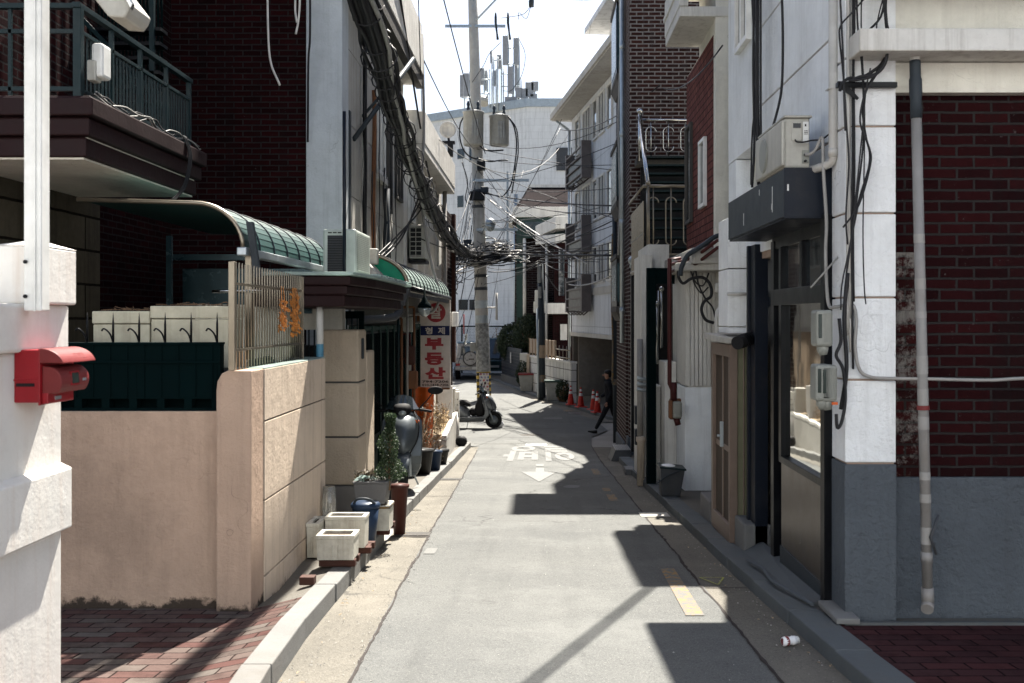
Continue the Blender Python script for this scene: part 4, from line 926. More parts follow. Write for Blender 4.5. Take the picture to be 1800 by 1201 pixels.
# alley side upper wall in panels with slots between
m = MB()
rows = [2.05, 2.62, 3.27, 3.92, 4.6]
m.box(1.835, 2.1, 6.38, 10, 2.055, 2.62-.008)
m.box(1.835, 2.1, 6.38, 8.55, 2.62+.008, 3.27-.008); m.box(1.835, 2.1, 6.38, 8.55, 3.27+.008, 3.92-.008); m.box(1.835, 2.1, 6.38, 8.55, 3.928, 5.0)
m.box(1.835, 2.1, 8.56, 10, 3.0, 5.0)
part('side_wall', m, M['bluewall'], cb, .004)
m = MB(); m.box(1.85, 2.1, 6.4, 8.56, 2.0, 4.95); m.box(1.85, 2.1, 8.57, 9.98, 2.0, 2.61); m.box(1.85, 2.1, 8.57, 9.98, 3.01, 4.95); part('side_core', m, M['groove'], cb)
m = MB(); m.box(1.838, 2.1, 9.62, 10, 2.628, 2.99); part('niche_jamb', m, M['bluewall'], cb)
m = MB(); m.box(2.0, 2.3, 8.7, 9.62, 2.5, 3.05); part('niche', m, M['cream'], cb)
m = MB(); m.box(1.36, 5, 5.9, 10.05, 5.0, 5.15); m.box(1.40, 1.55, 6.5, 10.03, 5.152, 5.3); part('roof_slab', m, M['conc_lt'], cb, .01)  # unseen overhang, sized to cast the near shadow on the road
m = MB(); m.hexa([(.98, 5.3, 4.76), (1.7, 5.3, 4.76), (1.7, 9.3, 4.76), (1.62, 9.3, 4.76), (.98, 5.3, 4.9), (1.7, 5.3, 4.9), (1.7, 9.3, 4.9), (1.62, 9.3, 4.9)]) if 0 else None
m = MB(); m.box(2.1, 8, 6.5, 10.0, -1, 5.0); part('rear_block', m, M['conc_dk'], cb)
window(cb, 1.835, 8.9, 9.45, 3.98-.05, 4.5, nrm=-1, n=2)
# shopfront
sf = thing('shopfront', 'black framed shopfront with reflective glass and bronze lower panel', 'shopfront', (1.85, 7.5, G(7.5)))
m = MB(); m.box(1.765, 1.835, 6.37, 6.46, -.33, 2.15); part('corner_post', m, M['black'], sf, .003)
m = MB(); m.box(1.80, 1.88, 6.47, 7.74, .42, .47); m.box(1.80, 1.88, 6.47, 8.0, 1.60, 1.72); m.box(1.80, 1.88, 7.66, 7.74, .47, 1.6); m.box(1.82, 1.9, 6.47, 8.05, 2.04, 2.14); m.box(1.81, 1.88, 7.95, 8.05, -.4, 2.1)
for y in (7.1, 7.72): m.box(1.81, 1.88, y, y+.06, 1.72, 2.04)
m.box(1.80, 1.885, 6.462, 6.5, -.3, 2.1)
part('frame', m, M['black'], sf, .003)
m = MB(); m.box(1.835, 1.845, 6.5, 7.66, .47, 1.60); part('display_glass', m, M['shopglass'], sf)
m = MB(); m.box(1.84, 1.85, 6.5, 7.95, 1.72, 2.04); part('transom_glass', m, M['glass'], sf)
m = MB(); m.box(1.82, 1.87, 6.5, 7.74, -.22, .42); part('lower_panel', m, M['bronze'], sf, .004)
m = MB(); m.box(1.81, 1.89, 6.5, 7.74, -.45, -.21); part('skirting', m, M['slatepaint'], sf)
m = MB(); m.box(1.95, 2.0, 7.75, 9.0, -.6, 2.1); part('dark_doorway', m, M['black'], sf)  # black sheet standing in for the shade of the open doorway
m = MB(); m.box(1.93, 1.95, 8.2, 8.24, -.5, 2.1); m.box(1.9, 1.95, 7.75, 8.8, 1.6, 1.68); part('door_frame', m, M['navy'], sf)
m = MB(); m.box(1.79, 1.90, 8.55, 8.72, -.55, 2.12); m.box(1.77, 1.80, 8.74, 8.80, -.55, 2.12); part('jamb', m, M['navy'], sf, .004)
# sign box with air conditioner
sb = thing('awning_box', 'dark blue-grey sheet metal awning box with white scuffs above the shopfront', 'awning', (1.7, 7.4, 2.13))
m = MB(); m.box(1.53, 1.834, 6.42, 8.34, 2.14, 2.44); part('box', m, M['slatepaint'], sb, .003)
m = MB(); m.box(1.526, 1.836, 6.412, 6.42, 2.13, 2.445); part('end_plate', m, M['navy'], sb)
m = MB(); m.box(1.54, 1.834, 6.43, 8.33, 2.125, 2.14); part('underside', m, M['navy'], sb)
random.seed(5); m = MB()
for y, z0, z1 in ((6.75, 2.2, 2.37), (6.77, 2.22, 2.26), (7.7, 2.2, 2.29), (7.15, 2.36, 2.40)): m.box(1.5285, 1.53, y, y+.012, z0, z1)
m.box(1.545, 1.555, 6.4105, 6.412, 2.30, 2.34); part('scuff', m, M['conewhite'], sb)
ac = thing('air_conditioner', 'cream outdoor air conditioner seen end-on standing on the dark awning box', 'air conditioner', (1.62, 6.8, 2.445))
m = MB(); m.box(1.537, 1.70, 6.46, 7.2, 2.45, 2.765); part('casing', m, M['acwhite'], ac, .014)
m = MB(); m.box(1.515, 1.54, 6.44, 7.22, 2.46, 2.75); part('front_panel', m, M['acwhite'], ac, .012)
m = MB(); m.box(1.532, 1.712, 6.445, 7.22, 2.765, 2.78); part('lid', m, M['acwhite'], ac, .005)
m = MB(); m.torus((1.513, 6.95, 2.6), .11, .006, 'x'); m.cyl((1.515, 6.95, 2.6), (1.505, 6.95, 2.6), .105, n=24); part('fan_grille', m, M['meter'], ac)
m = MB(); m.box(1.583, 1.648, 6.452, 6.462, 2.62, 2.745); part('handle_cover', m, M['acwhite'], ac, .004)
m = MB(); m.box(1.592, 1.64, 6.449, 6.453, 2.70, 2.73); part('handle', m, M['greybin'], ac)
m = MB(); m.box(1.655, 1.69, 6.452, 6.461, 2.605, 2.74); part('spec_label', m, M['conewhite'], ac)
m = MB(); m.box(1.665, 1.675, 6.4505, 6.452, 2.71, 2.725)
for z in (2.61, 2.66, 2.67, 2.68): m.box(1.662, 1.685, 6.4505, 6.452, z, z+.004)
part('label_print', m, M['ink'], ac)
m = MB(); m.box(1.65, 1.69, 6.445, 6.462, 2.48, 2.56); part('valve_plate', m, M['meter'], ac)
for z in (2.53, 2.49): 
    m = MB(); m.cyl((1.665, 6.45, z), (1.665, 6.425, z), .008); part('valve', m, M['blackmat'], ac)
m = MB(); m.tube(curve([(1.605, 6.45, 2.625), (1.61, 6.42, 2.607), (1.65, 6.41, 2.605), (1.70, 6.41, 2.615), (1.76, 6.4, 2.62), (1.80, 6.38, 2.65)], 5), .0055, 6)
single('power_cable', m, M['cable'], 'black power cable curving from the cream air conditioner', 'cable')
m = MB(); m.tube(curve([(1.665, 6.43, 2.53), (1.69, 6.41, 2.53), (1.72, 6.39, 2.56), (1.745, 6.38, 2.62), (1.75, 6.35, 2.6), (1.75, 6.33, 2.40), (1.765, 6.32, 2.1), (1.76, 6.32, 1.9), (1.77, 6.3, 1.6), (1.79, 6.2, 1.57), (1.85, 6.09, 1.585), (1.872, 6.07, 1.50), (1.865, 6.07, 1.33), (1.89, 6.07, 1.2), (1.95, 6.07, 1.155), (2.05, 6.07, 1.145), (2.3, 6.0, 1.145), (2.6, 5.97, 1.14), (2.85, 6.02, 1.148), (3.3, 6.1, 1.15)], 7), .0105, 8)
single('refrigerant_pipe', m, M['foil'], 'long grey taped pipe looping from air conditioner across the brick bay', 'pipe')
# white drain pipe bundle on the corner
m = MB(); m.tube([(1.792, 6.27, 5), (1.792, 6.27, 2.53), (1.792, 6.27, 2.49)], .028, 10); m.tube(curve([(1.795, 6.27, 2.50), (1.79, 6.3, 2.46), (1.74, 6.38, 2.44), (1.70, 6.5, 2.435)], 4), .026, 10); m.box(1.755, 1.83, 6.24, 6.31, 2.9, 2.906); m.lathe((1.792, 6.27, 2.5), [(.031, 0), (.031, .04)], 14)
single('drain_pipe', m, M['pipe_w'], 'white drain pipe running down the corner above the awning box', 'pipe')
random.seed(8)
for k, (x, z0, mt, r) in enumerate(((1.822, 1.4, 'pipe_w', .008), (1.833, 1.3, 'pipe_w', .007), (1.842, 1.5, 'cable_g', .006), (1.85, 1.2, 'cable', .007), (1.858, 1.6, 'cable', .005))):
    pts = [(x+random.gauss(0, .004), 6.085-.004*k, z) for z in (5, 4.2, 3.4, 2.9, 2.4, 2.0, z0)]
    m = MB(); m.tube(curve(pts, 4), r, 6); single('wall_conduit', m, M[mt], ('thin white conduit down the outer edge of the white corner pillar', 'second thin white conduit down the corner pillar', 'grey conduit down the white corner pillar', 'black conduit down the corner pillar to the meters', 'thinnest black cable down the corner pillar')[k], 'conduit')
# cable bracket and hanging black cables
t = thing('cable_bracket', 'black angle bar fixed across the white pillar that holds hanging cables', 'bracket', (1.9, 6.0, 2.9))
m = MB(); m.box(1.755, 2.112, 6.055, 6.095, 2.868, 2.9); part('bar', m, M['black'], t, .003)
m = MB(); m.hexa([(1.755,6.03,2.86),(1.775,6.03,2.85),(1.775,6.05,2.85),(1.755,6.05,2.86),(1.755,6.03,2.895),(1.78,6.03,2.895),(1.78,6.05,2.895),(1.755,6.05,2.895)]) if 0 else m.prism([(1.755,6.04,2.9),(1.79,6.04,2.9),(1.88,6.04,2.80),(1.87,6.04,2.79),(1.755,6.04,2.868)], (0,.012,0)); part('brace', m, M['black'], t)
def pxc(L, d): return [P(a, b, d+(c[0] if c else 0)) for a, b, *c in L]
HL = ['thickest black cable swinging from the top over the black bracket bar', 'black cable with a small kink that crosses the whole white pillar', 'straight black cable left of centre on the white pillar', 'thin straight cable end hanging lowest on the pillar', 'black cable arching out to the pillar edge at the top',
      'small closed loop of cable at the top of the pillar', 'short straight cable down to the bracket bar', 'cable running from the bracket down to the electric meters', 'cable bulging right then slanting to the pipe on the pillar', 'short thick cable lying over the bracket bar', 'second short thick cable curling over the bracket bar']
hang = [([(1561,-30),(1556,10),(1560,60),(1562,85),(1550,112),(1530,128),(1512,138),(1495,137),(1482,145),(1476,160)], .010),
        ([(1558,-20),(1548,30),(1520,62),(1535,75),(1555,85),(1560,100),(1546,120),(1527,150),(1518,175),(1516,195),(1522,240),(1529,270),(1526,300),(1512,345),(1500,400)], .007),
        ([(1505,-30),(1508,50),(1516,130),(1518,240),(1508,335),(1500,395),(1488,480)], .0055),
        ([(1515,-30),(1514,60),(1520,200),(1517,400),(1519,500),(1522,535)], .004),
        ([(1535,-20),(1500,20),(1478,45),(1476,70),(1482,130),(1488,220),(1492,290),(1487,380),(1490,430)], .0055),
        ([(1557,-20),(1545,25),(1541,55),(1553,65),(1562,52),(1556,30),(1550,-10)], .004),
        ([(1476,-20),(1482,100),(1484,180),(1486,230)], .006), ([(1530,120),(1522,160),(1516,230),(1506,330),(1496,420),(1480,500),(1478,545)], .0045),
        ([(1560,60),(1558,100),(1535,140),(1520,165),(1512,215),(1528,260),(1530,290),(1510,360),(1482,400)], .0055),
        ([(1500,140),(1512,135),(1540,130),(1556,112),(1562,80)], .009), ([(1492,142),(1510,140),(1535,134),(1552,118),(1560,92)], .008)]
for k, (L, r) in enumerate(hang):
    m = MB(); m.tube(curve(pxc(L, 6.02-.008*k), 5), r, 6); single('hanging_cable', m, M['cable'], HL[k], 'cable', 'cables looping over the corner pillar')
for k, (L, d, r) in enumerate((([(1326,-20),(1324,120),(1326,250),(1322,330)], 8.2, .010), ([(1331,-20),(1331,180),(1334,325)], 8.1, .016), ([(1337,-20),(1337,160),(1338,318)], 8.05, .009), ([(1321,-20),(1328,150),(1322,240),(1320,325)], 8.3, .007),
                               ([(1374,-20),(1376,60),(1375,140),(1370,180),(1358,225),(1349,250)], 7.1, .009))):
    m = MB(); m.tube(curve(pxc(L, d), 5), r, 6); single('wall_cable', m, M['cable'], ('leftmost thick black cable down the pale side wall', 'thickest black cable down the pale side wall', 'rightmost black cable of the group down the pale side wall', 'thin slightly wavy black cable down the pale side wall')[k] if k < 4 else 'single black cable slanting to the front of the cream air conditioner', 'cable', 'cables down the pale side wall' if k < 4 else None)
m = MB(); m.tube([P(1528, 390, 6.3), P(1425, 506, 6.2)], .006, 6); single('stay_wire', m, M['cable_g'], 'grey stay wire slanting in front of the transom window', 'wire')
# grey downpipe
t = thing('downpipe', 'leaning grey downpipe patched with tape in front of the brick bay', 'pipe', (2.25, 6.05, -.25))
a0, a1 = P(1608, 92, 6.02), P(1631, 1062, 6.02)
def on(k): return tuple(lerp(a0[i], a1[i], k) for i in range(3))
m = MB(); m.cyl(on(.12), on(.985), .030, n=18); part('pipe', m, M['pipe'], t)
m = MB(); m.cyl(on(0), on(.03), .030, n=18); part('stub', m, M['pipe_w'], t)
m = MB(); m.rings([(on(.015), .031), (on(.02), .032), (on(.045), .032), (on(.05), .037), (on(.075), .037), (on(.085), .032), (on(.12), .034)], 18); part('collar', m, M['slatepaint'], t)
random.seed(4); m = MB()
for k in (.33, .41, .47, .55, .61, .66, .76, .80, .86): m.cyl(on(k), on(k+random.uniform(.01, .035)), .0312+random.uniform(0, .0012), n=18, cap=False)
part('tape', m, M['foil'], t)
m = MB(); m.cyl(on(.905), on(.925), .034, n=18); m.cyl(on(.97), on(1), .036, n=18); m.cyl(on(1), (on(1)[0]-.02, 5.98, on(1)[2]-.02), .036, n=18); part('joint', m, M['pipe'], t)
m = MB(); m.cyl(on(.64), on(.648), .036, n=18, cap=False); part('sticker', m, M['red_worn'], t)
m = MB(); m.tube([P(1650, 905, 5.99), P(1636, 945, 5.98), P(1646, 975, 5.98)], .009, 6); single('timber_scrap', m, M['greybin'], 'short bent stick tied to the leaning grey downpipe', 'stick')
# electric meters
def emeter(px, py, lb, w_=.075):
    c = P(px, py, 5.98); t = thing('electric_meter', lb, 'meter', c, 'electric meters on the shop corner post')
    m = MB(); m.box(c[0], c[0]+.055+w_*.6, 5.98, 6.12, c[2]-.215, c[2]); part('cover', m, M['meter'], t, .018)
    m = MB()
    for k in range(6): m.box(c[0]+.045+k*.009, c[0]+.049+k*.009, 5.977, 5.981, c[2]-.19, c[2]-.02)
    part('ribs', m, M['meter'], t)
    m = MB(); m.box(c[0]+.012, c[0]+.033, 5.975, 5.982, c[2]-.165, c[2]-.025); part('window', m, M['meterglass'], t, .004)
    m = MB(); m.rings([((c[0]+.05, 6.03, c[2]-.2), .035), ((c[0]+.05, 6.03, c[2]-.235), .034), ((c[0]+.055, 6.03, c[2]-.265), .022)], 14); part('terminal_cover', m, M['meter'], t)
    return t
emeter(1435, 545, 'upper grey electric meter box on the black corner post'); emeter(1434, 641, 'lower left grey electric meter box, half hidden'); emeter(1443, 642, 'lower right grey electric meter box with orange sticker')
m = MB(); c = P(1463, 712, 5.96); m.box(c[0], c[0]+.034, 5.965, 5.975, c[2], c[2]+.016); single('warning_sticker', m, M['orange'], 'small orange sticker at the foot of the lower right meter', 'sticker')
m = MB(); m.tube(curve([P(1475, 560, 6.05), P(1478, 600, 6.04), P(1470, 625, 6.03), P(1482, 650, 6.03), P(1486, 700, 6.03), P(1480, 740, 6.03), P(1472, 752, 6.03), P(1470, 728, 6.03)], 6), .010, 6); m.tube(curve([P(1490, 480, 6.06), P(1484, 560, 6.06), P(1488, 650, 6.06), P(1478, 720, 6.06)], 6), .012, 6)
single('meter_cable', m, M['cable'], 'thick black cable looping down beside the electric meters', 'cable')
# little bits at the foot: bracket, plastic bottle on the road
m = MB(); m.box(1.72, 1.86, 5.95, 6.35, G(6)+.09, G(6)+.125); single('door_slab', m, M['kerb'], 'pale broken stone slab at the foot of the white corner pillar', 'slab', bev=.008)
m = MB(); m.tube(curve([(1.6, 7.9, G(7.9)+.12), (1.63, 7.5, G(7.5)+.13), (1.60, 7.1, G(7.1)+.125), (1.64, 6.8, G(6.8)+.12), (1.70, 6.4, G(6.4)+.11)], 5), .013, 7); single('mortar_bead', m, M['greypaint'], 'rough grey mortar bead along the shop threshold', 'mortar')
t = thing('plastic_bottle', 'small pink and white yoghurt bottle lying in the right gutter', 'bottle', (1.42, 5.82, G(5.82)))
z = G(5.82)+.028; m = MB(); m.rings([((1.372, 5.80, z), .018), ((1.376, 5.80, z), .026), ((1.405, 5.815, z), .027), ((1.415, 5.818, z), .021), ((1.43, 5.822, z), .026), ((1.452, 5.83, z), .024)], 14); part('body', m, M['bag'], t)
m = MB(); m.cyl((1.452, 5.83, z), (1.468, 5.835, z), .021, n=14); part('cap', m, M['conewhite'], t)
m = MB(); m.cyl((1.385, 5.806, z), (1.402, 5.8135, z), .0275, n=14, cap=False); m.cyl((1.37, 5.7995, z), (1.372, 5.8, z), .019, n=14); part('print', m, M['red_worn'], t)

# --- white pier, brown door box, steps ---
m = MB()
for a, b in ((1.37, 1.42), (1.43, 1.94), (1.95, 2.4)): m.box(1.67, 2.1, 9.14+.0, 9.6, a, b)
single('wall_pier', m, M['whitewall'], 'white grooved pier above the brown metal door box', 'wall', bev=.006)
db = thing('door_box', 'brown aluminium door box with olive end and small roof slab', 'porch', (1.7, 9.5, G(9.5)))
m = MB(); m.box(1.67, 1.935, 9.0, 9.04, -.42, 1.27); part('end_panel', m, M['olive'], db, .003)
m = MB(); m.box(1.66, 1.73, 8.985, 9.05, -.5, 1.27); m.box(1.66, 1.72, 9.86, 9.95, -.5, 1.27); m.box(1.66, 1.72, 9.05, 9.86, 1.16, 1.27); m.box(1.66, 1.72, 9.05, 9.86, -.5, -.33); m.box(1.78, 1.79, 8.985, 9.0, -.4, 1.27); m.box(1.90, 1.955, 8.98, 9.03, -.45, 1.30); part('frame', m, M['alu'], db, .004)
m = MB(); m.box(1.685, 1.70, 9.05, 9.86, .30, .35); m.box(1.68, 1.705, 9.42, 9.47, -.33, 1.16); d_ = part('door', m, M['alu'], db, .003)
m = MB(); m.box(1.692, 1.697, 9.05, 9.86, -.33, 1.16)
for k in range(12): m.box(1.688, 1.692, 9.08+k*.065, 9.10+k*.065, -.33, 1.16)
part('pane', m, M['brownpane'], d_)
m = MB(); m.box(1.655, 1.685, 9.42, 9.45, .32, .55); m.cyl((1.66, 9.44, .42), (1.63, 9.44, .42), .012); part('handle', m, M['galv'], d_)
m = MB(); m.box(1.85, 1.90, 8.975, 9.0, -.4, .62); part('side_door', m, M['navy'], db)
m = MB(); m.sph((1.875, 8.955, .575), .02); part('door_knob', m, M['steel'], db)
m = MB(); m.hexa([(1.60, 8.93, 1.285), (1.97, 8.93, 1.285), (1.97, 10.0, 1.30), (1.60, 10.0, 1.30), (1.60, 8.93, 1.335), (1.97, 8.93, 1.335), (1.97, 10, 1.36), (1.60, 10, 1.36)]); part('roof_slab', m, M['conc'], db, .006)
m = MB(); m.box(1.70, 1.93, 8.55, 8.97, -.6, -.22); single('concrete_step', m, M['kerb'], 'grey concrete step in front of the olive door end', 'step', bev=.015)
m = MB(); m.box(1.70, 1.93, 10.3, 10.9, -.7, -.34); single('concrete_step', m, M['granite'], 'rough low concrete block beyond the brown door box', 'step', bev=.02)
t = thing('duct_outlet', 'black cylindrical vent pipe poking out above the olive door end', 'vent', (1.72, 8.7, 1.3))
a, b = P(1296, 603, 8.45), P(1328, 592, 8.75); m = MB(); m.cyl(a, b, .055, n=20); part('pipe', m, M['blackmat'], t)
m = MB()
for k in range(7): q = Vector(a).lerp(Vector(b), .25+k*.11); q2 = q+(Vector(b)-Vector(a))*.05; m.cyl(q, q2, .059, n=20)
part('rings', m, M['black'], t)
m = MB(); m.prism([P(1318, 512, 8.9), P(1330, 510, 8.9), P(1332, 578, 8.9), P(1312, 576, 8.9)], (0, .03, 0)); single('wall_plate', m, M['cream'], 'tilted cream plate leaning on the white pier', 'board', bev=.004)
m = MB(); m.cyl(P(1278, 517, 9.1), P(1318, 517, 9.1), .014, n=8); single('wall_conduit', m, M['pipe_w'], 'short horizontal white conduit across the white pier', 'conduit')
for px, py, w_, h_, lb, d in ((1265, 506, .075, .095, 'small white security light box left of the white pier', 10.4), (1270, 565, .085, .11, 'small cream box under the security light', 10.2)):
    c = P(px, py, d); m = MB(); m.box(c[0]-w_/2, c[0]+w_/2, d, d+.08, c[2]-h_/2, c[2]+h_/2); single('wall_box', m, M['acwhite'], lb, 'box', bev=.012)
m = MB(); m.tube(curve([P(1262, 600, 10.3), P(1262, 560, 10.3), P(1266, 545, 10.3), P(1285, 543, 10.3)], 4), .035, 10); single('vent_pipe', m, M['pipe_w'], 'pale elbow pipe rising beside the brown door box', 'pipe')

# --- unseen gap block, added to shade the road ---
m = MB(); m.box(2.46, 7, 10.1, 13.35, -2, 8.5); single('added_building', m, M['conc'], 'plain weathered block added unseen behind the white corner building to shade the road', 'building')
# --- building with red tile wall and siding box ---
rb = thing('tile_building', 'cream framed building with salmon brick tile side and projecting top eave', 'building', (2.3, 13.4, G(13)))
m = MB(); m.box(2.29, 2.75, 13.4, 13.55, 2.0, 8.0); m.box(2.31, 6, 13.55, 16.1, -2, 5.3); m.box(2.31, 6, 13.55, 14.9, 5.3, 8.0); part('wall', m, M['cream'], rb, .006)
m = MB(); m.box(2.285, 2.31, 13.56, 16.0, 2.35, 5.25); part('tile_face', m, M['salmon'], rb)
m = MB(); m.box(1.82, 4, 13.38, 14.9, 5.45, 5.58); m.box(1.81, 1.93, 13.36, 14.92, 5.58, 6.1); m.box(1.79, 1.9, 13.35, 14.93, 5.8, 5.87); part('eave', m, M['conc_lt'], rb, .01)
m = MB(); m.box(1.95, 2.6, 13.6, 14.9, 6.11, 6.6); m.box(1.85, 5, 13.4, 14.9, 6.6, 8.25); m.box(1.86, 5, 14.9, 16.1, 7.85, 8.24); part('parapet', m, M['conc_lt'], rb)  # unseen stepped top, shaped to cast the road shadow and leave a lit strip
window(rb, 2.285, 15.35, 15.9, 2.95, 4.45, nrm=-1, n=1, fm='conc_dk'); window(rb, 2.285, 14.05, 14.55, 3.05, 4.0, nrm=-1, n=1)
m = MB(); m.box(1.88, 2.5, 12.7, 16.3, 2.18, 2.38); m.hexa([(1.70,12.9,2.10),(2.3,12.7,2.10),(2.3,14.5,2.10),(1.85,14.5,2.10),(1.70,12.9,2.2),(2.3,12.7,2.24),(2.3,14.5,2.24),(1.85,14.5,2.2)]); part('lower_slab', m, M['conc'], rb, .015)
m = MB()
for k in range(7): m.box(1.905+k*.055, 1.952+k*.055, 13.38, 13.42, .62-.0, 2.1)
for k in range(9): m.box(1.895, 1.93, 13.43+k*.14, 13.56+k*.14, .62, 2.1)
m.box(1.93, 2.35, 13.42, 14.7, .6, 2.12); part('siding', m, M['conc_lt'], rb, .004)
m = MB(); m.box(1.89, 2.35, 13.4, 14.7, -1, .6); m.box(2.0, 2.4, 12.5, 13.39, -1, .0) if 0 else None; part('lower_wall', m, M['bluewall'], rb, .01)
m = MB(); m.box(1.72, 1.89, 14.2, 14.9, -1, .9); m.box(1.60, 1.71, 14.55, 14.95, -1, .55); part('low_wall', m, M['conc_lt'], rb, .015)
for k, (L, r) in enumerate((([(1205,455),(1192,480),(1200,498),(1215,490),(1235,488),(1248,500),(1250,520),(1238,530),(1233,545),(1240,562),(1255,568)], .02), ([(1222,470),(1228,500),(1240,525),(1252,540),(1258,560)], .012), ([(1225,465),(1218,490),(1232,515),(1245,505)], .01), ([(1212,470),(1222,495),(1236,502),(1246,480)], .01))):
    m = MB(); m.tube(curve(pxc(L, 12.95), 5), r, 7); single('tangled_cable', m, M['cable'], ('thick looping black cable under the slab beside the siding', 'thin cable falling steeply in the tangle under the slab', 'short thin cable on the left of the tangle under the slab', 'thin cable on the right of the tangle under the slab')[k], 'cable', 'tangle under the slab')
m = MB(); m.tube(curve(pxc([(1280,412),(1258,416),(1240,428),(1222,440),(1208,450),(1198,470),(1196,485)], 12.6), 5), .030, 10); single('flexible_duct', m, M['slatepaint'], 'thick grey flexible pipe curving over the concrete slab', 'pipe')
for dz, lb in ((0, 'upper maroon gas pipe running over the slab'), (.09, 'lower maroon gas pipe running over the slab')):
    m = MB(); a = P(1283, 418, 12.4); m.tube([(a[0], 12.4, a[2]-dz), (2.15, 12.45, a[2]-dz-.03), (1.95, 12.8, a[2]-dz-.2), (1.7, 13.3, 2.2-dz)], .022, 8); single('gas_pipe', m, M['pipe_red'], lb, 'pipe')
m = MB(); a = P(1197, 455, 13.2); b = P(1177, 455, 13.2); m.tube([a, b, P(1177, 675, 13.2), P(1184, 690, 13.2)], .028, 8); single('gas_pipe', m, M['pipe_red'], 'maroon gas pipe bending down left of the siding', 'pipe')
t = thing('gas_meter', 'gas meter in a rusty cradle at the foot of the maroon pipe', 'meter', P(1184, 720, 13.2)); c = P(1184, 720, 13.2)
m = MB(); m.box(c[0]-.02, c[0]+.10, 13.1, 13.25, c[2]-.11, c[2]+.11); part('body', m, M['meter'], t, .03)
m = MB(); m.box(c[0]-.07, c[0]-.02, 13.12, 13.2, c[2]-.11, c[2]+.12); m.box(c[0]-.05, c[0]+.1, 13.2, 13.26, c[2]-.13, c[2]+.14); part('cradle', m, M['rust'], t, .012)
m = MB(); m.cyl((c[0], 13.2, c[2]+.12), (c[0], 13.2, c[2]+.35), .045); m.cyl((c[0]+.03, 13.2, c[2]-.1), (c[0]+.06, 13.2, c[2]-.2), .04); part('valve', m, M['pipe_red'], t)
# green door frame and white jamb
t = thing('metal_gate', 'very dark green steel gate frame standing by the kerb', 'gate', (1.55, 14.2, G(14)))
m = MB(); m.box(1.475, 1.60, 14.15, 14.3, G(14.2), 2.2); part('post', m, M['green_dk'], t, .004)
m = MB(); m.box(1.60, 1.86, 14.17, 14.28, 1.98, 2.2); part('beam', m, M['green_dk'], t, .004)
t = thing('gate_jamb', 'narrow pale stained wall jamb behind the dark green gate post', 'wall', (1.5, 15.2, G(15)))
m = MB(); m.box(1.50, 1.66, 15.2, 16.4, -1.4, 2.45); part('jamb', m, M['conc_lt'], t, .01)
m = MB(); m.box(1.62, 1.95, 15.5, 17, 2.18, 2.62); part('lintel', m, M['conc_lt'], t, .01)
m = MB(); m.rings([((1.445, 14.75, G(14.7)), .055), ((1.445, 14.75, G(14.7)+.62), .055), ((1.445, 14.75, G(14.7)+.64), .07), ((1.445, 14.75, G(14.7)+.70), .07)], 12); single('drain_pipe', m, M['beige'], 'stained pipe stub left of the dark green gate post', 'pipe')
m = MB(); m.cyl((1.45, 14.9, G(14.7)+.7), (1.45, 14.9, 1.2), .045, n=12); single('drain_pipe', m, M['pipe'], 'grey standpipe rising from the stained stub', 'pipe')
m = MB()
for k in range(3): m.tube(curve([(1.60, 14.9, .62-k*.08), (1.48, 14.85, .62-k*.08), (1.40, 14.85, .64-k*.08)], 4), .028, 8)
single('vent_elbows', m, M['galv'], 'three short metal vent elbows on the pale jamb', 'vent')
for k, (z0, z1) in enumerate(((-.05, .22), (-.35, -.12))): m = MB(); m.box(1.38, 1.47, 14.95, 15.1, z0, z1); single('meter_box', m, M['slatepaint'], ('upper grey meter box beside the pale jamb', 'lower grey meter box beside the pale jamb')[k], 'box', bev=.01)
for k, (px, top, bot) in enumerate(((1163, 508, 612), (1155, 534, 640))):
    a, b = P(px, top, 14.6), P(px, bot, 14.6); t = thing('handrail_post', ('taller steel handrail with ball finial inside the green gate', 'shorter steel handrail with ball finial inside the green gate')[k], 'handrail', b)
    m = MB(); m.cyl(b, a, .017, n=10); m.cyl((b[0]+.035, b[1]+.2, b[2]), (a[0]+.035, a[1]+.2, a[2]-.02), .012, n=8); m.cyl((b[0]-.035, b[1]+.2, b[2]), (a[0]-.02, a[1]+.2, a[2]-.02), .012, n=8); part('post', m, M['steel'], t)
    m = MB(); m.sph(a, .038); part('finial', m, M['steel'], t)
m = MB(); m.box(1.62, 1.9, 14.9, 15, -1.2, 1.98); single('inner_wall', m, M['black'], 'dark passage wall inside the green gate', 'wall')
# bucket with lid
t = thing('food_waste_bin', 'grey food waste bin with green rim and bag on the right kerb', 'bin', (1.62, 12.75, G(12.75)+.09)); z = G(12.75)+.095
m = MB(); m.hexa([(1.49,12.6,z),(1.72,12.6,z),(1.72,12.85,z),(1.49,12.85,z),(1.475,12.56,z+.36),(1.775,12.56,z+.33),(1.775,12.9,z+.33),(1.475,12.9,z+.36)]); part('body', m, M['greybin'], t, .015)
m = MB(); m.hexa([(1.465,12.55,z+.35),(1.79,12.55,z+.32),(1.79,12.91,z+.32),(1.465,12.91,z+.35),(1.465,12.55,z+.375),(1.79,12.55,z+.345),(1.79,12.91,z+.345),(1.465,12.91,z+.375)]); part('rim', m, M['green_rail'], t, .006)
m = MB(); m.sph((1.58, 12.72, z+.36), .1, 10, (1, 1, .25)); part('bag', m, M['bag'], t)
m = MB(); m.tube(curve([(1.47, 12.6, z+.2), (1.42, 12.52, z+.17), (1.55, 12.5, z+.27), (1.7, 12.53, z+.33)], 5), .008, 6); part('handle', m, M['slatepaint'], t)
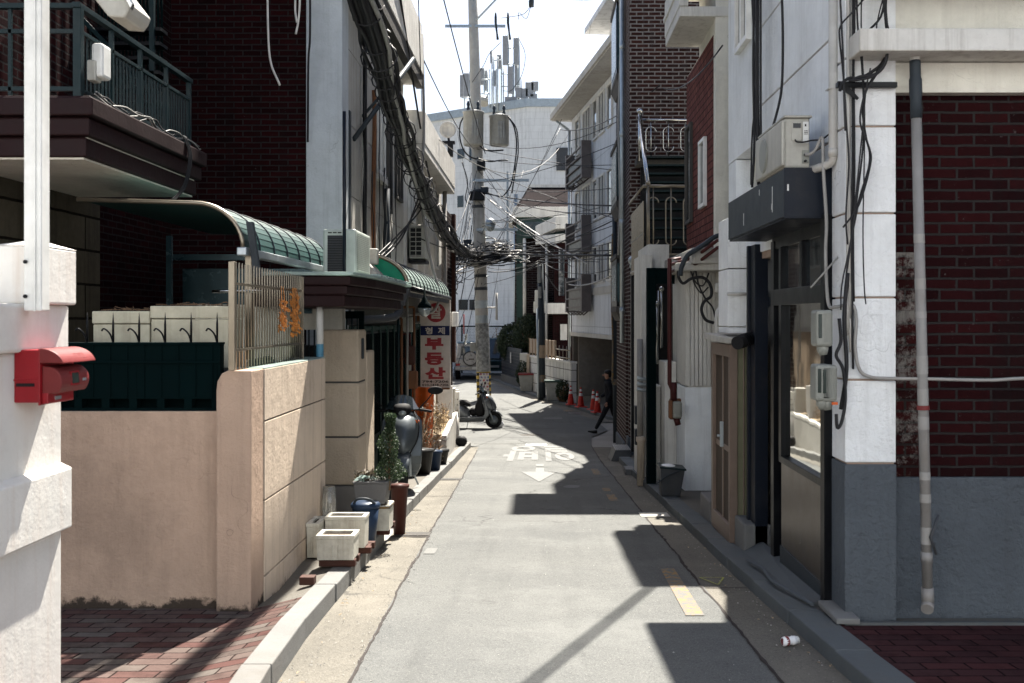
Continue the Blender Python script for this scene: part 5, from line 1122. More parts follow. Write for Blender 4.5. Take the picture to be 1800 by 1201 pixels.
# mail step boxes
m = MB(); m.box(1.37, 1.52, 16.5, 16.9, G(16.7), G(16.7)+.1); single('kerb_block', m, M['kerb'], 'small loose kerb block in the right gutter', 'block', bev=.01)
m = MB(); m.hexa([(1.33,19.3,G(19.3)),(1.72,19.3,G(19.3)),(1.72,20.2,G(20)),(1.33,20.2,G(20)),(1.42,19.35,G(19.3)+.2),(1.72,19.35,G(19.3)+.2),(1.72,20.15,G(19.3)+.2),(1.42,20.15,G(19.3)+.2)])
t = thing('metal_ramp', 'ribbed metal step at the foot of the dark brick tower', 'step', (1.5, 19.7, G(19.7))); part('body', m, M['greybin'], t, .006)
m = MB()
for k in range(9): m.box(1.42+k*.033, 1.44+k*.033, 19.36, 20.14, G(19.3)+.2, G(19.3)+.212)
part('tread', m, M['metaldeck'], t)

# --- external stair ---
st = thing('outside_stair', 'steel outside stair with hooped stainless railings between tile building and brick tower', 'stair', (2, 17, 2.5))
m = MB(); m.box(1.7, 3, 16.95, 18, 2.42, 2.54); m.box(1.84, 3, 19.6, 20, 4.45, 4.57); part('landing', m, M['conc_dk'], st)
m = MB()
for k in range(11):
    z = 2.54+k*.185; y = 17.5+k*.19; m.box(1.92, 3, y, y+.24, z+.15, z+.185)
part('tread', m, M['green_dk'], st)
m = MB()
for k in range(11): m.box(1.92, 3, 17.49+k*.19, 17.5+k*.19, 2.54+k*.185+.155, 2.54+k*.185+.188)
part('nosing', m, M['green_rail'], st)
m = MB(); m.box(1.95, 3, 19.95, 19.99, 2.5, 4.45); m.box(1.7, 3, 19.2, 19.3, -1, 2.5); part('backing', m, M['black'], st)
def hoops(m, x0, x1, y, z0, z1, n, xf=lambda x, y: (x, y)):
    for k in range(n):
        c_ = lerp(x0, x1, (k+.5)/n); w_ = (x1-x0)/n*.30
        pts = [(c_+w_*math.cos(a)*1.0, (z0+z1)/2+(1 if math.sin(a) >= 0 else -1)*((z1-z0)*.36-w_)+w_*math.sin(a)) for a in [2*math.pi*i/24 for i in range(25)]]
        m.tube([(*xf(p, y), q) for p, q in pts], .011, 5); m.tube([(*xf(c_, y), z0), (*xf(c_, y), z1)], .012, 5)
m = MB(); hoops(m, 1.72, 2.6, 16.95, 2.56, 3.66, 3); m.tube([(1.70, 16.95, 3.69), (2.6, 16.95, 3.69)], .026, 8); m.tube([(1.72, 16.95, 2.56), (2.6, 16.95, 2.56)], .016, 6)
m.tube([(1.78, 16.95, 2.5), (1.78, 16.95, 3.72)], .03, 8); m.sph((1.78, 16.95, 3.74), .04)
part('railing', m, M['gold'], st)
m = MB()
for k in range(16): y = 17.0+k*.14; m.box(1.70, 1.715, y, y+.05, 2.3, 3.45)
m.tube([(1.70, 16.95, 3.69), (1.66, 19.2, 3.64)], .02, 8); m.tube([(1.70, 16.95, 2.35), (1.70, 19.2, 2.35)], .02, 8); m.box(1.70, 1.712, 16.95, 19.2, 2.9, 2.93)
part('side_screen', m, M['gold'], st)
m = MB(); m.tube([(1.78, 17.0, 3.7), (1.90, 19.55, 5.35)], .035, 8); m.tube([(1.9, 19.55, 4.5), (1.9, 19.55, 5.42)], .035, 8); m.sph((1.9, 19.55, 5.46), .06)
hoops(m, 1.95, 2.95, 19.6, 4.6, 5.26, 3); m.tube([(1.9, 19.6, 5.3), (3, 19.6, 5.3)], .026, 8)
part('upper_rail', m, M['steel'], st)

# --- brick tower ---
tw = thing('brick_tower', 'tall purple-brown brick building with pale mortar and bay windows on the alley side', 'building', (1.74, 20, G(20)))
m = MB(); m.box(1.74, 6, 20, 23.2, -.95, 11.2); part('wall', m, M['towerbrick'], tw)
m = MB(); m.box(1.23, 6, 19.8, 21.9, 11.2, 11.45); part('shadow_slab', m, M['conc_dk'], tw)  # unseen slab added up here to widen the tower's shadow on the road
m = MB(); m.box(1.70, 1.95, 19.99, 20.35, -2, -.82); m.box(1.76, 6, 20.05, 23.1, -2, -.95); m.box(1.66, 1.75, 20.6, 22.6, -2, -1.0); part('plinth', m, M['greypaint'], tw, .01)
m = MB(); m.box(1.705, 1.80, 20.35, 22.9, -1.05, 1.6)
part('pilaster', m, M['towerbrick'], tw)
for z0, z1 in ((3.95, 5.1), (6.6, 8.1), (1.75, 2.75)):
    m = MB(); m.box(1.585, 1.75, 21.3, 22.8, z0, z1); f = part('bay_window', m, M['black'], tw, .01)
    m = MB(); m.box(1.575, 1.59, 21.4, 22.7, z0+.12, z1-.12); m.box(1.6, 1.73, 21.29, 21.302, z0+.1, z1-.1); part('pane', m, M['carteal'], f)
    m = MB(); m.box(1.56, 1.76, 21.2, 22.9, z1+.003, z1+.10); m.box(1.57, 1.76, 21.25, 22.85, z0-.12, z0-.003); m.hexa([(1.66,21.3,z0-.3),(1.76,21.3,z0-.3),(1.76,22.8,z0-.3),(1.66,22.8,z0-.3),(1.58,21.27,z0-.121),(1.76,21.27,z0-.121),(1.76,22.83,z0-.121),(1.58,22.83,z0-.121)]); part('moulding', m, M['conc_dk'], f, .01)
m = MB(); m.box(2.0, 6, 23.25, 27, -2, 7.4); part('shade_wing', m, M['darkbrick'], tw)  # hidden block added behind the tower to shade the road
t = thing('downpipe', 'tall pale grey downpipe up the corner of the brick tower', 'pipe', (1.68, 21, 0))
m = MB(); m.cyl((1.665, 20.9, 1.0), (1.665, 20.9, 9), .045, n=12); part('pipe', m, M['galv'], t)
m = MB()
for z in (1.6, 3.4, 5.2, 7): m.cyl((1.665, 20.9, z), (1.665, 20.9, z+.12), .055, n=12)
part('bracket', m, M['galv'], t)
m = MB(); m.tube(curve([(1.62, 21.0, 8.5), (1.64, 21.0, 7), (1.60, 21.0, 5.5), (1.63, 21, 4), (1.6, 21.0, 2.8)], 5), .022, 7); single('wall_cable', m, M['cable_g'], 'pale cable beside the tall downpipe of the brick tower', 'cable')
m = MB(); m.tube(curve([P(1110, 470, 20), P(1112, 455, 19.9), P(1120, 452, 19.9), P(1126, 470, 19.8)], 4), .04, 8); m.sph(P(1112, 458, 19.9), .09); single('vent_hood', m, M['galv'], 'small metal vent hood on the corner of the brick tower', 'vent')

# --- white apartment building further down on the right ---
ax, ay, bx, by = 2.5, 33.0, 1.28, 41.8
wa = thing('white_apartment', 'white tiled four-storey apartment building with window bands and garage opening', 'building', (ax, ay, G(34)))
d = Vector((bx-ax, by-ay, 0)); Lw = d.length; d.normalize(); nrm = Vector((-d.y, d.x, 0))
X = Matrix(((d.x, nrm.x, 0, ax), (d.y, nrm.y, 0, ay), (0, 0, 1, 0), (0, 0, 0, 1)))      # s along, n outward, z
def WS(px):
    t_ = (1800*ax-(px-950)*ay)/(1800*(ax-bx)+(px-950)*(by-ay)); return t_*Lw
m = MB(X); m.box(-6, Lw, -6, 0, .93, 9.6); part('wall', m, M['paleface'], wa)
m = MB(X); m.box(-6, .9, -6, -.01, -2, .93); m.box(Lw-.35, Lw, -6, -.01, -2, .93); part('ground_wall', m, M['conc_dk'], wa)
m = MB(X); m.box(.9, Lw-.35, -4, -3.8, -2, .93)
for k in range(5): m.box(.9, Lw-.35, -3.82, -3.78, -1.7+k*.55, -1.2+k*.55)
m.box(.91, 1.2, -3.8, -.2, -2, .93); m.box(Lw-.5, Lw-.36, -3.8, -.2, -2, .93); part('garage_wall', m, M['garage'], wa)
m = MB(X); m.box(-.5, Lw+.02, -.1, .05, .80, .95); m.box(0, Lw, .0, .04, 2.35, 2.6); part('band', m, M['conc'], wa)
m = MB(X); m.box(-6, Lw+.5, -6, .75, 9.62, 9.82); m.box(-6, Lw+.55, .68, .82, 9.66, 9.9); part('eave', m, M['conc'], wa, .01)
m = MB(X); m.cyl((Lw+.3, .6, 9.6), (Lw+.1, .1, 9.2), .05); m.cyl((Lw+.1, .08, 9.2), (Lw+.1, .08, -1.6), .06); part('downpipe', m, M['galv'], wa)
m = MB(X); m.box(-6, 4.2, -6, -.6, 9.82, 12.0); m.box(-6, 4.9, -6, .2, 12.0, 12.2); part('penthouse', m, M['paleface'], wa)
def wwin(p0, p1, z0, z1, n=1):
    s0, s1 = sorted((WS(p0), WS(p1))); m = MB(X); f_ = .07
    m.box(s0, s1, .004, .07, z0, z0+f_); m.box(s0, s1, .004, .07, z1-f_, z1)
    for i in range(n+1): s_ = lerp(s0, s1-f_, i/n); m.box(s_, s_+f_, .006, .066, z0+f_, z1-f_)
    f = part('window', m, M['conc_lt'], wa); m = MB(X); m.box(s0+.03, s1-.03, .001, .025, z0+.03, z1-.03); part('pane', m, M['glass'], f)
for z0, z1 in ((7.9, 9.35), (5.0, 6.5), (2.75, 4.1)):
    for p0, p1, n in ((1013, 1020, 1), (1026, 1040, 3), (1044, 1052, 1), (1054, 1064, 2), (1069, 1078, 1)):
        wwin(p0, p1, z0-(.8 if (p0 == 1026) else 0), z1, n)
m = MB(X); s0, s1 = WS(1045), WS(1080); m.box(s0, s1, -.55, -.5, 10.3, 11.6); part('pane', m, M['glass'], wa)
for k, z in enumerate((6.6, 3.9, 1.75)):
    s0, s1 = WS(1043), WS(1014); m = MB(X)
    for s_ in (s0, s1): m.box(s_-.1, s_+.1, .1, .45, z, z+1.35)
    for q in range(4): m.box(s0, s1, .4, .45, z+.15+q*.33, z+.2+q*.33)
    for q in range(5): s_ = lerp(s0, s1, (q+.5)/5); m.tube([(s_, .1, z+.05), (s_, .3, z-.12), (s_, .45, z+.02)], .03, 5)
    bl_ = part('balcony_rail', m, M['ironwork'], wa)
    m = MB(X); m.box(s0, s1, .3, .38, z+.05, z+.9) if k != 1 else m.box(s0, s1, .3, .38, z+.02, z+.5); part('balcony_screen', m, M['black'], bl_)
# ================= LEFT, FURTHER DOWN =================
b2 = thing('balcony_building', 'pale plastered building with a boxed concrete balcony beyond the arched canopy', 'building', (-2.3, 19.8, G(20)))
m = MB(); m.box(-8, -2.32, 17.35, 24.0, -2, 4.6); part('wall', m, M['conc_lt'], b2)
m = MB(); m.box(-5, -1.97, 17.42, 23.5, 4.35, 4.47); m.box(-2.1, -1.96, 17.42, 23.52, 4.475, 5.03); m.box(-5, -2.1, 17.40, 17.55, 4.48, 5.05); part('balcony', m, M['conc_lt'], b2, .012)
m = MB(); m.box(-2.33, -2.2, 21.2, 21.5, -1.6, 4.35); m.box(-2.34, -2.2, 19.4, 19.5, 1.4, 4.34); part('pilaster', m, M['conc_lt'], b2, .01)
window(b2, -2.32, 17.9, 18.7, 3.2, 4.2, n=2); window(b2, -2.32, 19.7, 20.9, 2.8, 4.1, n=2); window(b2, -2.32, 21.8, 23, 2.6, 4.0, n=2)
m = MB(); m.box(-2.34, -2.26, 17.5, 23.9, -1.2, 1.2); part('lower_front', m, M['brown'], b2)
m = MB(); m.cyl((-2.15, 23.0, 4.35), (-2.15, 23.0, -1.2), .05); single('drain_pipe', m, M['pipe'], 'pipe on the far end of the balcony building', 'pipe')
ac = thing('air_conditioner', 'grid-fronted outdoor air conditioner hung on the wall above the arched canopy', 'air conditioner', (-2.0, 19.5, 2.6))
m = MB(); m.box(-2.28, -2.0, 17.8, 18.5, 2.54, 3.13); part('casing', m, M['acwhite'], ac, .02)
m = MB(); m.box(-2.27, -2.06, 17.79, 17.802, 2.58, 3.09); part('grille_back', m, M['black'], ac)
m = MB()
for k in range(7): m.box(-2.27, -2.06, 17.78, 17.79, 2.59+k*.08, 2.602+k*.08)
for k in range(3): m.box(-2.27+k*.10, -2.26+k*.10, 17.778, 17.789, 2.58, 3.09)
part('grille', m, M['acwhite'], ac)
m = MB(); m.box(-2.3, -2.0, 17.85, 18.4, 2.47, 2.52); part('bracket', m, M['black'], ac)
m = MB(); m.prism([(-2.28, 18.9, 3.75), (-2.0, 18.9, 3.40), (-2.0, 18.9, 3.36), (-2.28, 18.9, 3.66)], (0, .5, 0)); single('flood_lamp', m, M['conc_lt'], 'pale wedge-shaped lamp cover on the wall left of the cable bundle', 'lamp', bev=.01)
# satellite dish
t = thing('satellite_dish', 'grey satellite dish on the corner of the concrete balcony', 'satellite dish', P(787, 240, 23)); c = P(787, 228, 23)
m = MB(); n = 20; m.lathe((c[0], c[1], c[2]), [(.001, -.05), (.06, -.045), (.12, -.03), (.18, 0), (.185, -.01), (.12, -.045), (.001, -.065)], 24, 'y'); part('dish', m, M['conc'], t)
m = MB(); m.tube([(c[0], c[1]+.1, c[2]-.1), (c[0]+.05, c[1], c[2]-.45)], .03, 6); m.box(c[0]-.12, c[0]+.16, c[1]-.05, c[1]+.1, c[2]-.32, c[2]-.26); m.box(c[0], c[0]+.12, c[1]-.05, c[1]+.05, c[2]-.62, c[2]-.32); part('mount', m, M['black'], t)
# dark building
b3 = thing('dark_building', 'narrow very dark brown building at the end of the left row', 'building', (-2.3, 26, G(26)))
m = MB(); m.box(-8, -2.42, 24.1, 28.2, -.62, 4.3); part('wall', m, M['darkbrick'], b3)
m = MB(); m.box(-8, -2.36, 24.05, 28.3, -1.3, -.6); part('pale_base', m, M['conc_lt'], b3, .02)
m = MB(); m.box(-3, -2.33, 27.9, 28.25, .3, 4.35); part('brown_post', m, M['woodred'], b3)
m = MB(); m.box(-8, -2.3, 24.1, 28.2, -2, -1.31); part('base', m, M['conc_dk'], b3)

# ----- kerbside pots, boxes -----
def foam(x0, x1, y0, y1, z0, h, lb, extra=None):
    t = thing('foam_box', lb, 'box', ((x0+x1)/2, (y0+y1)/2, z0), 'foam boxes along the left kerb'); m = MB()
    a, b = .005, .035
    m.hexa([(x0+a,y0+a,z0),(x1-a,y0+a,z0),(x1-a,y1-a,z0),(x0+a,y1-a,z0),(x0,y0,z0+h-.03),(x1,y0,z0+h-.03),(x1,y1,z0+h-.03),(x0,y1,z0+h-.03)])
    for q in ((x0-.004, x1+.004, y0-.004, y0+.03), (x0-.004, x1+.004, y1-.03, y1+.004)): m.box(*q, z0+h-.029, z0+h)
    for q in ((x0-.004, x0+.03, y0+.031, y1-.031), (x1-.03, x1+.004, y0+.031, y1-.031)): m.box(*q, z0+h-.029, z0+h)
    w4 = (x1-x0)
    for q in (.42, .58): m.box(x0+w4*q-.005, x0+w4*q+.005, y0-.003, y0+.004, z0+.02, z0+h*.6)
    part('box', m, M['foam'], t, .008)
    m = MB(); m.box(x0+.031, x1-.031, y0+.031, y1-.031, z0+h-.06, z0+h-.018); part('soil', m, M['soil'], t)
    if extra: m = MB(); m.box(x0-.006, x1+.006, y0-.006, y1+.006, z0+h-.026, z0+h-.008); part('tape', m, M['yellow'], t)
    return t
KT = lambda y: G(y)+.122
def pallet(x0, x1, y0, y1, lb):
    m = MB(); z = KT(y0); m.box(x0, x1, y0, y0+.07, z, z+.05); m.box(x0, x1, y1-.07, y1, z, z+.05); m.box(x0+.02, x1-.02, y0+.03, y1-.03, z+.01, z+.045); single('timber_skid', m, M['woodred'], lb, 'timber', bev=.004); return z+.052
z = pallet(-1.65, -1.38, 7.62, 7.85, 'dark timber skid under the frontmost foam box'); foam(-1.665, -1.385, 7.60, 7.82, z, .185, 'front white foam planter box, lowest of the pair by the garden wall')
z = pallet(-1.68, -1.36, 8.2, 8.45, 'dark timber skid under the rear foam box'); foam(-1.72, -1.40, 8.17, 8.36, z, .25, 'taller white foam planter box behind the front one')
foam(-1.83, -1.735, 8.0, 8.3, KT(8), .27, 'slim white foam box squeezed against the garden wall')
z = pallet(-1.70, -1.36, 9.2, 9.6, 'dark timber skid under the yellow-taped foam box'); foam(-1.68, -1.345, 9.12, 9.38, z, .225, 'wide white foam box with a yellow tape stripe', 1)
tz = z+.237
t = thing('trough_planter', 'dark brown trough planter stacked on the yellow-taped foam box', 'planter', (-1.5, 9.3, tz)); m = MB()
m.hexa([(-1.64,9.12,tz),(-1.39,9.12,tz),(-1.39,9.4,tz),(-1.64,9.4,tz),(-1.665,9.1,tz+.185),(-1.365,9.1,tz+.185),(-1.365,9.42,tz+.185),(-1.665,9.42,tz+.185)]); m.box(-1.672, -1.358, 9.09, 9.43, tz+.186, tz+.205); part('trough', m, M['granite'], t, .008)
def leaves(m, c, n, fr, size, rs=0):
    random.seed(rs)
    for k in range(n):
        p = fr(); s_ = size*random.uniform(.6, 1.4); a = Vector((random.gauss(0,1), random.gauss(0,1), random.gauss(0,1))).normalized(); b = a.orthogonal().normalized(); b = (Matrix.Rotation(random.uniform(0, 6.28), 3, a) @ b)
        q = a.cross(b); P_ = Vector(c)+Vector(p); m.add([P_-b*s_, P_+q*s_*.4, P_+b*s_, P_-q*s_*.4], [(0,1,2,3)])
def conef():
    h = random.random()**1.2; r = .135*(1-h*.70)*math.sqrt(random.random())*(1+.25*math.sin(h*14)); a = random.uniform(0, 6.28); return (r*math.cos(a)+.012*math.sin(h*9), r*math.sin(a), h*.60+.02)
t = thing('juniper_shrub', 'narrow dark juniper shrub standing upright in the stacked trough', 'shrub', (-1.42, 9.28, tz+.2))
m = MB(); leaves(m, (-1.37, 9.28, tz+.18), 4200, conef, .011, 5); part('foliage', m, M['leaf'], t)
m = MB(); m.rings([((-1.37, 9.28, tz+.1), .012), ((-1.37, 9.28, tz+.3), .010), ((-1.365, 9.28, tz+.72), .003)], 6)
for k in range(24):
    z_ = tz+.22+k*.018; a = k*2.4; m.tube([(-1.37, 9.28, z_), (-1.37+.06*math.cos(a)*(1-k/34), 9.28+.06*math.sin(a)*(1-k/34), z_+.05)], .003, 4)
part('trunk', m, M['twig'], t)
t = thing('leafy_plant', 'small pale broad-leaved plants in the left end of the dark trough', 'plant', (-1.6, 9.2, tz+.2)); m = MB()
leaves(m, (-1.58, 9.2, tz+.23), 90, lambda: (random.uniform(-.09, .09), random.uniform(-.06, .08), random.uniform(-.03, .06)), .03, 9); part('leaves', m, M['darkleaf'], t)
m = MB(); leaves(m, (-1.56, 9.15, tz+.22), 26, lambda: (random.uniform(-.08, .08), random.uniform(-.05, .05), random.uniform(-.01, .03)), .03, 10); part('pale_leaves', m, M['canopy_pale'], t)
m = MB(); m.rings([((-1.385, 10.05, G(10.05)+.0), .055), ((-1.385, 10.05, G(10.05)+.46), .085), ((-1.385, 10.05, G(10.05)+.461), .096), ((-1.385, 10.05, G(10.05)+.49), .098), ((-1.385, 10.05, G(10.05)+.491), .08), ((-1.385, 10.05, G(10.05)+.46), .075)], 20)
single('tall_plant_pot', m, M['maroonpot'], 'tall tapering maroon plant pot at the end of the near kerb', 'pot')
t = thing('lidded_bin', 'blue plastic bin with lid behind the white foam boxes', 'bin', (-1.5, 8.75, KT(8.75))); z = KT(8.75)
m = MB(); m.rings([((-1.50, 8.78, z), .085), ((-1.50, 8.78, z+.30), .115)], 20); part('body', m, M['bluebin'], t)
m = MB(); m.rings([((-1.50, 8.78, z+.30), .125), ((-1.50, 8.78, z+.325), .127), ((-1.50, 8.78, z+.345), .11), ((-1.50, 8.78, z+.35), .02)], 24); part('lid', m, M['bluebin'], t)
m = MB(); m.tube(curve([(-1.59, 8.72, z+.34), (-1.55, 8.68, z+.385), (-1.46, 8.68, z+.385), (-1.41, 8.72, z+.34)], 5), .011, 8); part('handle', m, M['slatepaint'], t)
m = MB(); m.rings([((-1.765, 8.55, KT(8.5)), .055), ((-1.765, 8.55, KT(8.5)+.36), .06), ((-1.765, 8.55, KT(8.5)+.5), .05)], 14); single('clear_jar', m, M['clearplastic'], 'tall clear plastic container by the garden wall end', 'container')
m = MB(); z = KT(7); m.box(-1.645, -1.545, 6.98, 7.06, z-.01, z+.045); m.box(-1.62, -1.60, 6.975, 6.985, z+.01, z+.02) if 0 else None; single('loose_brick', m, M['woodred'], 'single red-brown brick lying by the garden wall foot', 'brick', bev=.004)
m = MB(); m.box(-1.62, -1.42, 9.5, 9.75, KT(9.5), KT(9.5)+.07); single('broken_slab', m, M['conc'], 'broken concrete slab at the end of the near kerb', 'slab', bev=.01)
# black and blue pots
for x, y, r, h, mt, lb in ((-1.80, 15.4, .19, .36, 'potblack', 'large black plant pot nearest the grey scooter'), (-1.66, 16.0, .12, .30, 'bluebin', 'small blue plant pot right of the large black pot'), (-1.70, 17.2, .16, .24, 'potblack', 'low black pot in front of the concrete planter'), (-1.92, 14.9, .14, .3, 'potgrey', 'grey pot half hidden by the grey scooter')):
    z = KT(y); t = thing('plant_pot', lb, 'pot', (x, y, z)); m = MB(); m.rings([((x, y, z), r*.75), ((x, y, z+h-.04), r*.98), ((x, y, z+h-.039), r*1.06), ((x, y, z+h), r*1.07), ((x, y, z+h+.001), r*.9), ((x, y, z+h-.05), r*.85)], 18); part('pot', m, M[mt], t)
    m = MB(); m.cyl((x, y, z+h-.06), (x, y, z+h-.05), r*.88); part('soil', m, M['soil'], t)
    m = MB(); random.seed(int(y*10))
    for k in range(12):
        a = random.uniform(0, 6.3); q = random.uniform(.1, .25); m.tube(curve([(x, y, z+h-.05), (x+q*.3*math.cos(a), y+q*.3*math.sin(a), z+h+.15), (x+q*math.cos(a), y+q*math.sin(a), z+h+random.uniform(.15, .42))], 3), .004, 4)
    part('stems', m, M['twig'], t)
# concrete planter with dry plants
t = thing('concrete_planter', 'long raised concrete planter full of dry plants beside the kerb', 'planter', (-1.8, 20, G(20)))
m = MB(); z0, z1 = G(18.1), -.60
m.hexa([(-2.26,18.1,-1.6),(-1.66,18.1,-1.6),(-1.86,22.9,-1.6),(-2.26,22.9,-1.6),(-2.26,18.1,-.66),(-1.66,18.1,-.66),(-1.86,22.9,-.62),(-2.26,22.9,-.62)]); part('wall', m, M['conc'], t, .015)
m = MB(); m.hexa([(-2.2,18.22,-.66),(-1.76,18.22,-.66),(-1.93,22.8,-.66),(-2.2,22.8,-.66),(-2.2,18.22,-.60),(-1.76,18.22,-.60),(-1.93,22.8,-.59),(-2.2,22.8,-.59)]); part('soil', m, M['dryleaf'], t)
m = MB(); m.hexa([(-1.75,18.11,-.655),(-1.655,18.11,-.655),(-1.855,22.9,-.615),(-1.94,22.9,-.615),(-1.75,18.11,-.57),(-1.655,18.11,-.57),(-1.855,22.9,-.53),(-1.94,22.9,-.53)]); part('rim', m, M['conc_lt'], t, .015)
t = thing('dry_shrub', 'dry pale flowering shrub growing out of the concrete planter', 'shrub', (-1.9, 19, -.6)); m = MB(); random.seed(31)
for k in range(90):
    y = random.uniform(18.3, 21); x = random.uniform(-2.15, -1.8); a = random.uniform(0, 6.3); q = random.uniform(.02, .16); h = random.uniform(.15, .5)
    m.tube(curve([(x, y, -.6), (x+q*.4*math.cos(a), y+q*math.sin(a), -.6+h*.6), (x+q*math.cos(a), y+q*math.sin(a), -.6+h)], 3), .005, 3)
part('stems', m, M['twig'], t)
m = MB(); leaves(m, (-1.97, 19.4, -.42), 700, lambda: (random.uniform(-.18, .2), random.gauss(0, .55), random.gauss(0, .11)), .022, 3); part('dry_leaves', m, M['dryleaf'], t)
m = MB(); leaves(m, (-2.0, 19.0, -.42), 700, lambda: (random.uniform(-.2, .15), random.gauss(0, .5), random.gauss(0, .12)), .024, 4); part('dark_leaves', m, M['darkleaf'], t)
t = thing('withered_shrub', 'withered dark shrub in front of the orange banner', 'shrub', (-2.0, 16.6, -.7)); m = MB(); random.seed(13)
for k in range(60):
    a = random.uniform(0, 6.3); q = random.uniform(.05, .4); h = random.uniform(.3, 1.05)
    m.tube(curve([(-1.98, 16.6, -.95), (-1.98+q*.4*math.cos(a), 16.6+q*.4*math.sin(a), -.95+h*.5), (-1.98+q*math.cos(a), 16.6+q*math.sin(a), -.95+h)], 3), .006, 3)
part('stems', m, M['twig'], t); m = MB(); leaves(m, (-1.98, 16.6, -.45), 900, lambda: (random.gauss(0, .17), random.gauss(0, .2), random.gauss(0, .28)), .02, 6); part('leaves', m, M['darkleaf'], t)
t = thing('orange_banner', 'bright orange standing banner under the shop sign', 'banner', (-2.0, 17.8, G(17.8)))
m = MB(); n = 12; a0 = P(722, 680, 17.6); 
for i in range(n):
    x0_, x1_ = lerp(-2.22, -1.86, i/n), lerp(-2.22, -1.86, (i+1)/n); c0, c1 = .05*math.sin(i*.55), .05*math.sin((i+1)*.55)
    m.hexa([(x0_,17.6+c0,-.72),(x1_,17.6+c1,-.72),(x1_,17.61+c1,-.72),(x0_,17.61+c0,-.72),(x0_+.02,17.6+c0,.32),(x1_+.03,17.6+c1,.32),(x1_+.03,17.61+c1,.32),(x0_+.02,17.61+c0,.32)])
part('cloth', m, M['orange'], t)
m = MB(); m.box(-2.12, -1.96, 17.53, 17.545, -.52, -.38); m.box(-2.14, -2.0, 17.53, 17.545, -.05, -.02); part('print', m, M['navy'], t)
m = MB(); m.cyl((-2.24, 17.62, G(17.6)), (-2.24, 17.62, .34), .012); m.box(-2.26, -1.8, 17.55, 17.75, G(17.6)+.1, G(17.6)+.16); part('stand', m, M['galv'], t)
m = MB(); m.box(-2.1, -1.80, 20.9, 21.0, -.55, .12); m.box(-2.04, -1.96, 21.02, 21.05, -.5, .2); single('corrugated_board', m, M['conewhite'], 'white upright board behind the dry planter', 'board', bev=.005)
m = MB(); m.box(-2.1, -1.86, 22.2, 22.5, -.55, -.02); single('cream_crate', m, M['conc'], 'cream box standing on the far end of the planter', 'box', bev=.01)
t = thing('perforated_block', 'light grey perforated block at the far end of the planter', 'block', (-1.83, 22.7, -.6)); m = MB(); m.box(-1.90, -1.80, 22.6, 22.75, -1.0, -.12); part('block', m, M['conc_lt'], t, .004)
m = MB()
for k in range(5):
    for q in (0, 1): m.box(-1.88+q*.04, -1.865+q*.04, 22.594, 22.6, -.30-k*.12, -.275-k*.12)
part('holes', m, M['black'], t)
m = MB(); m.cyl((-1.79, 22.2, G(22.3)+.12), (-1.86, 22.7, -.45), .035, n=10); single('leaning_tube', m, M['pipe_w'], 'pale tube leaning against the far end of the planter', 'pipe')
m = MB(); m.sph((-1.70, 22.0, G(22)+.22), .13, 12, (1, 1, .95)); single('refuse_bag', m, M['blackmat'], 'small black refuse bag at the kerb end by the planter', 'bag')
ac = thing('air_conditioner', 'low outdoor air conditioner on the ground behind the silver scooter', 'air conditioner', (-2.6, 31, G(31))); c = P(790, 700, 31.5)
m = MB(); m.box(c[0]-.3, c[0]+.26, 31.5, 31.8, c[2]-.25, c[2]+.25); part('casing', m, M['acwhite'], ac, .02)
m = MB(); m.box(c[0]-.26, c[0]+.08, 31.49, 31.502, c[2]-.18, c[2]+.2); part('grille', m, M['greybin'], ac)
m = MB()
for k in range(6): m.box(c[0]-.26, c[0]+.08, 31.48, 31.49, c[2]-.17+k*.07, c[2]-.16+k*.07)
part('fins', m, M['acwhite'], ac)
for px, py, d, lb in ((812, 689, 38, 'small blue tile lying on the sunlit road'), (793, 662, 42, 'bright blue scrap beside the pale blue car')):
    c = P(px, py, d); m = MB(); m.box(c[0]-.13, c[0]+.13, d, d+.5, G(d)+.006, G(d)+.06); single('blue_scrap', m, M['bluebright'], lb, 'scrap')
m = MB(); m.sph((-1.22, 29.8, G(29.8)+.1), .16, 12, (1, .8, .8)); single('white_bag', m, M['bag'], 'crumpled white plastic bag by the silver scooter wheel', 'bag')

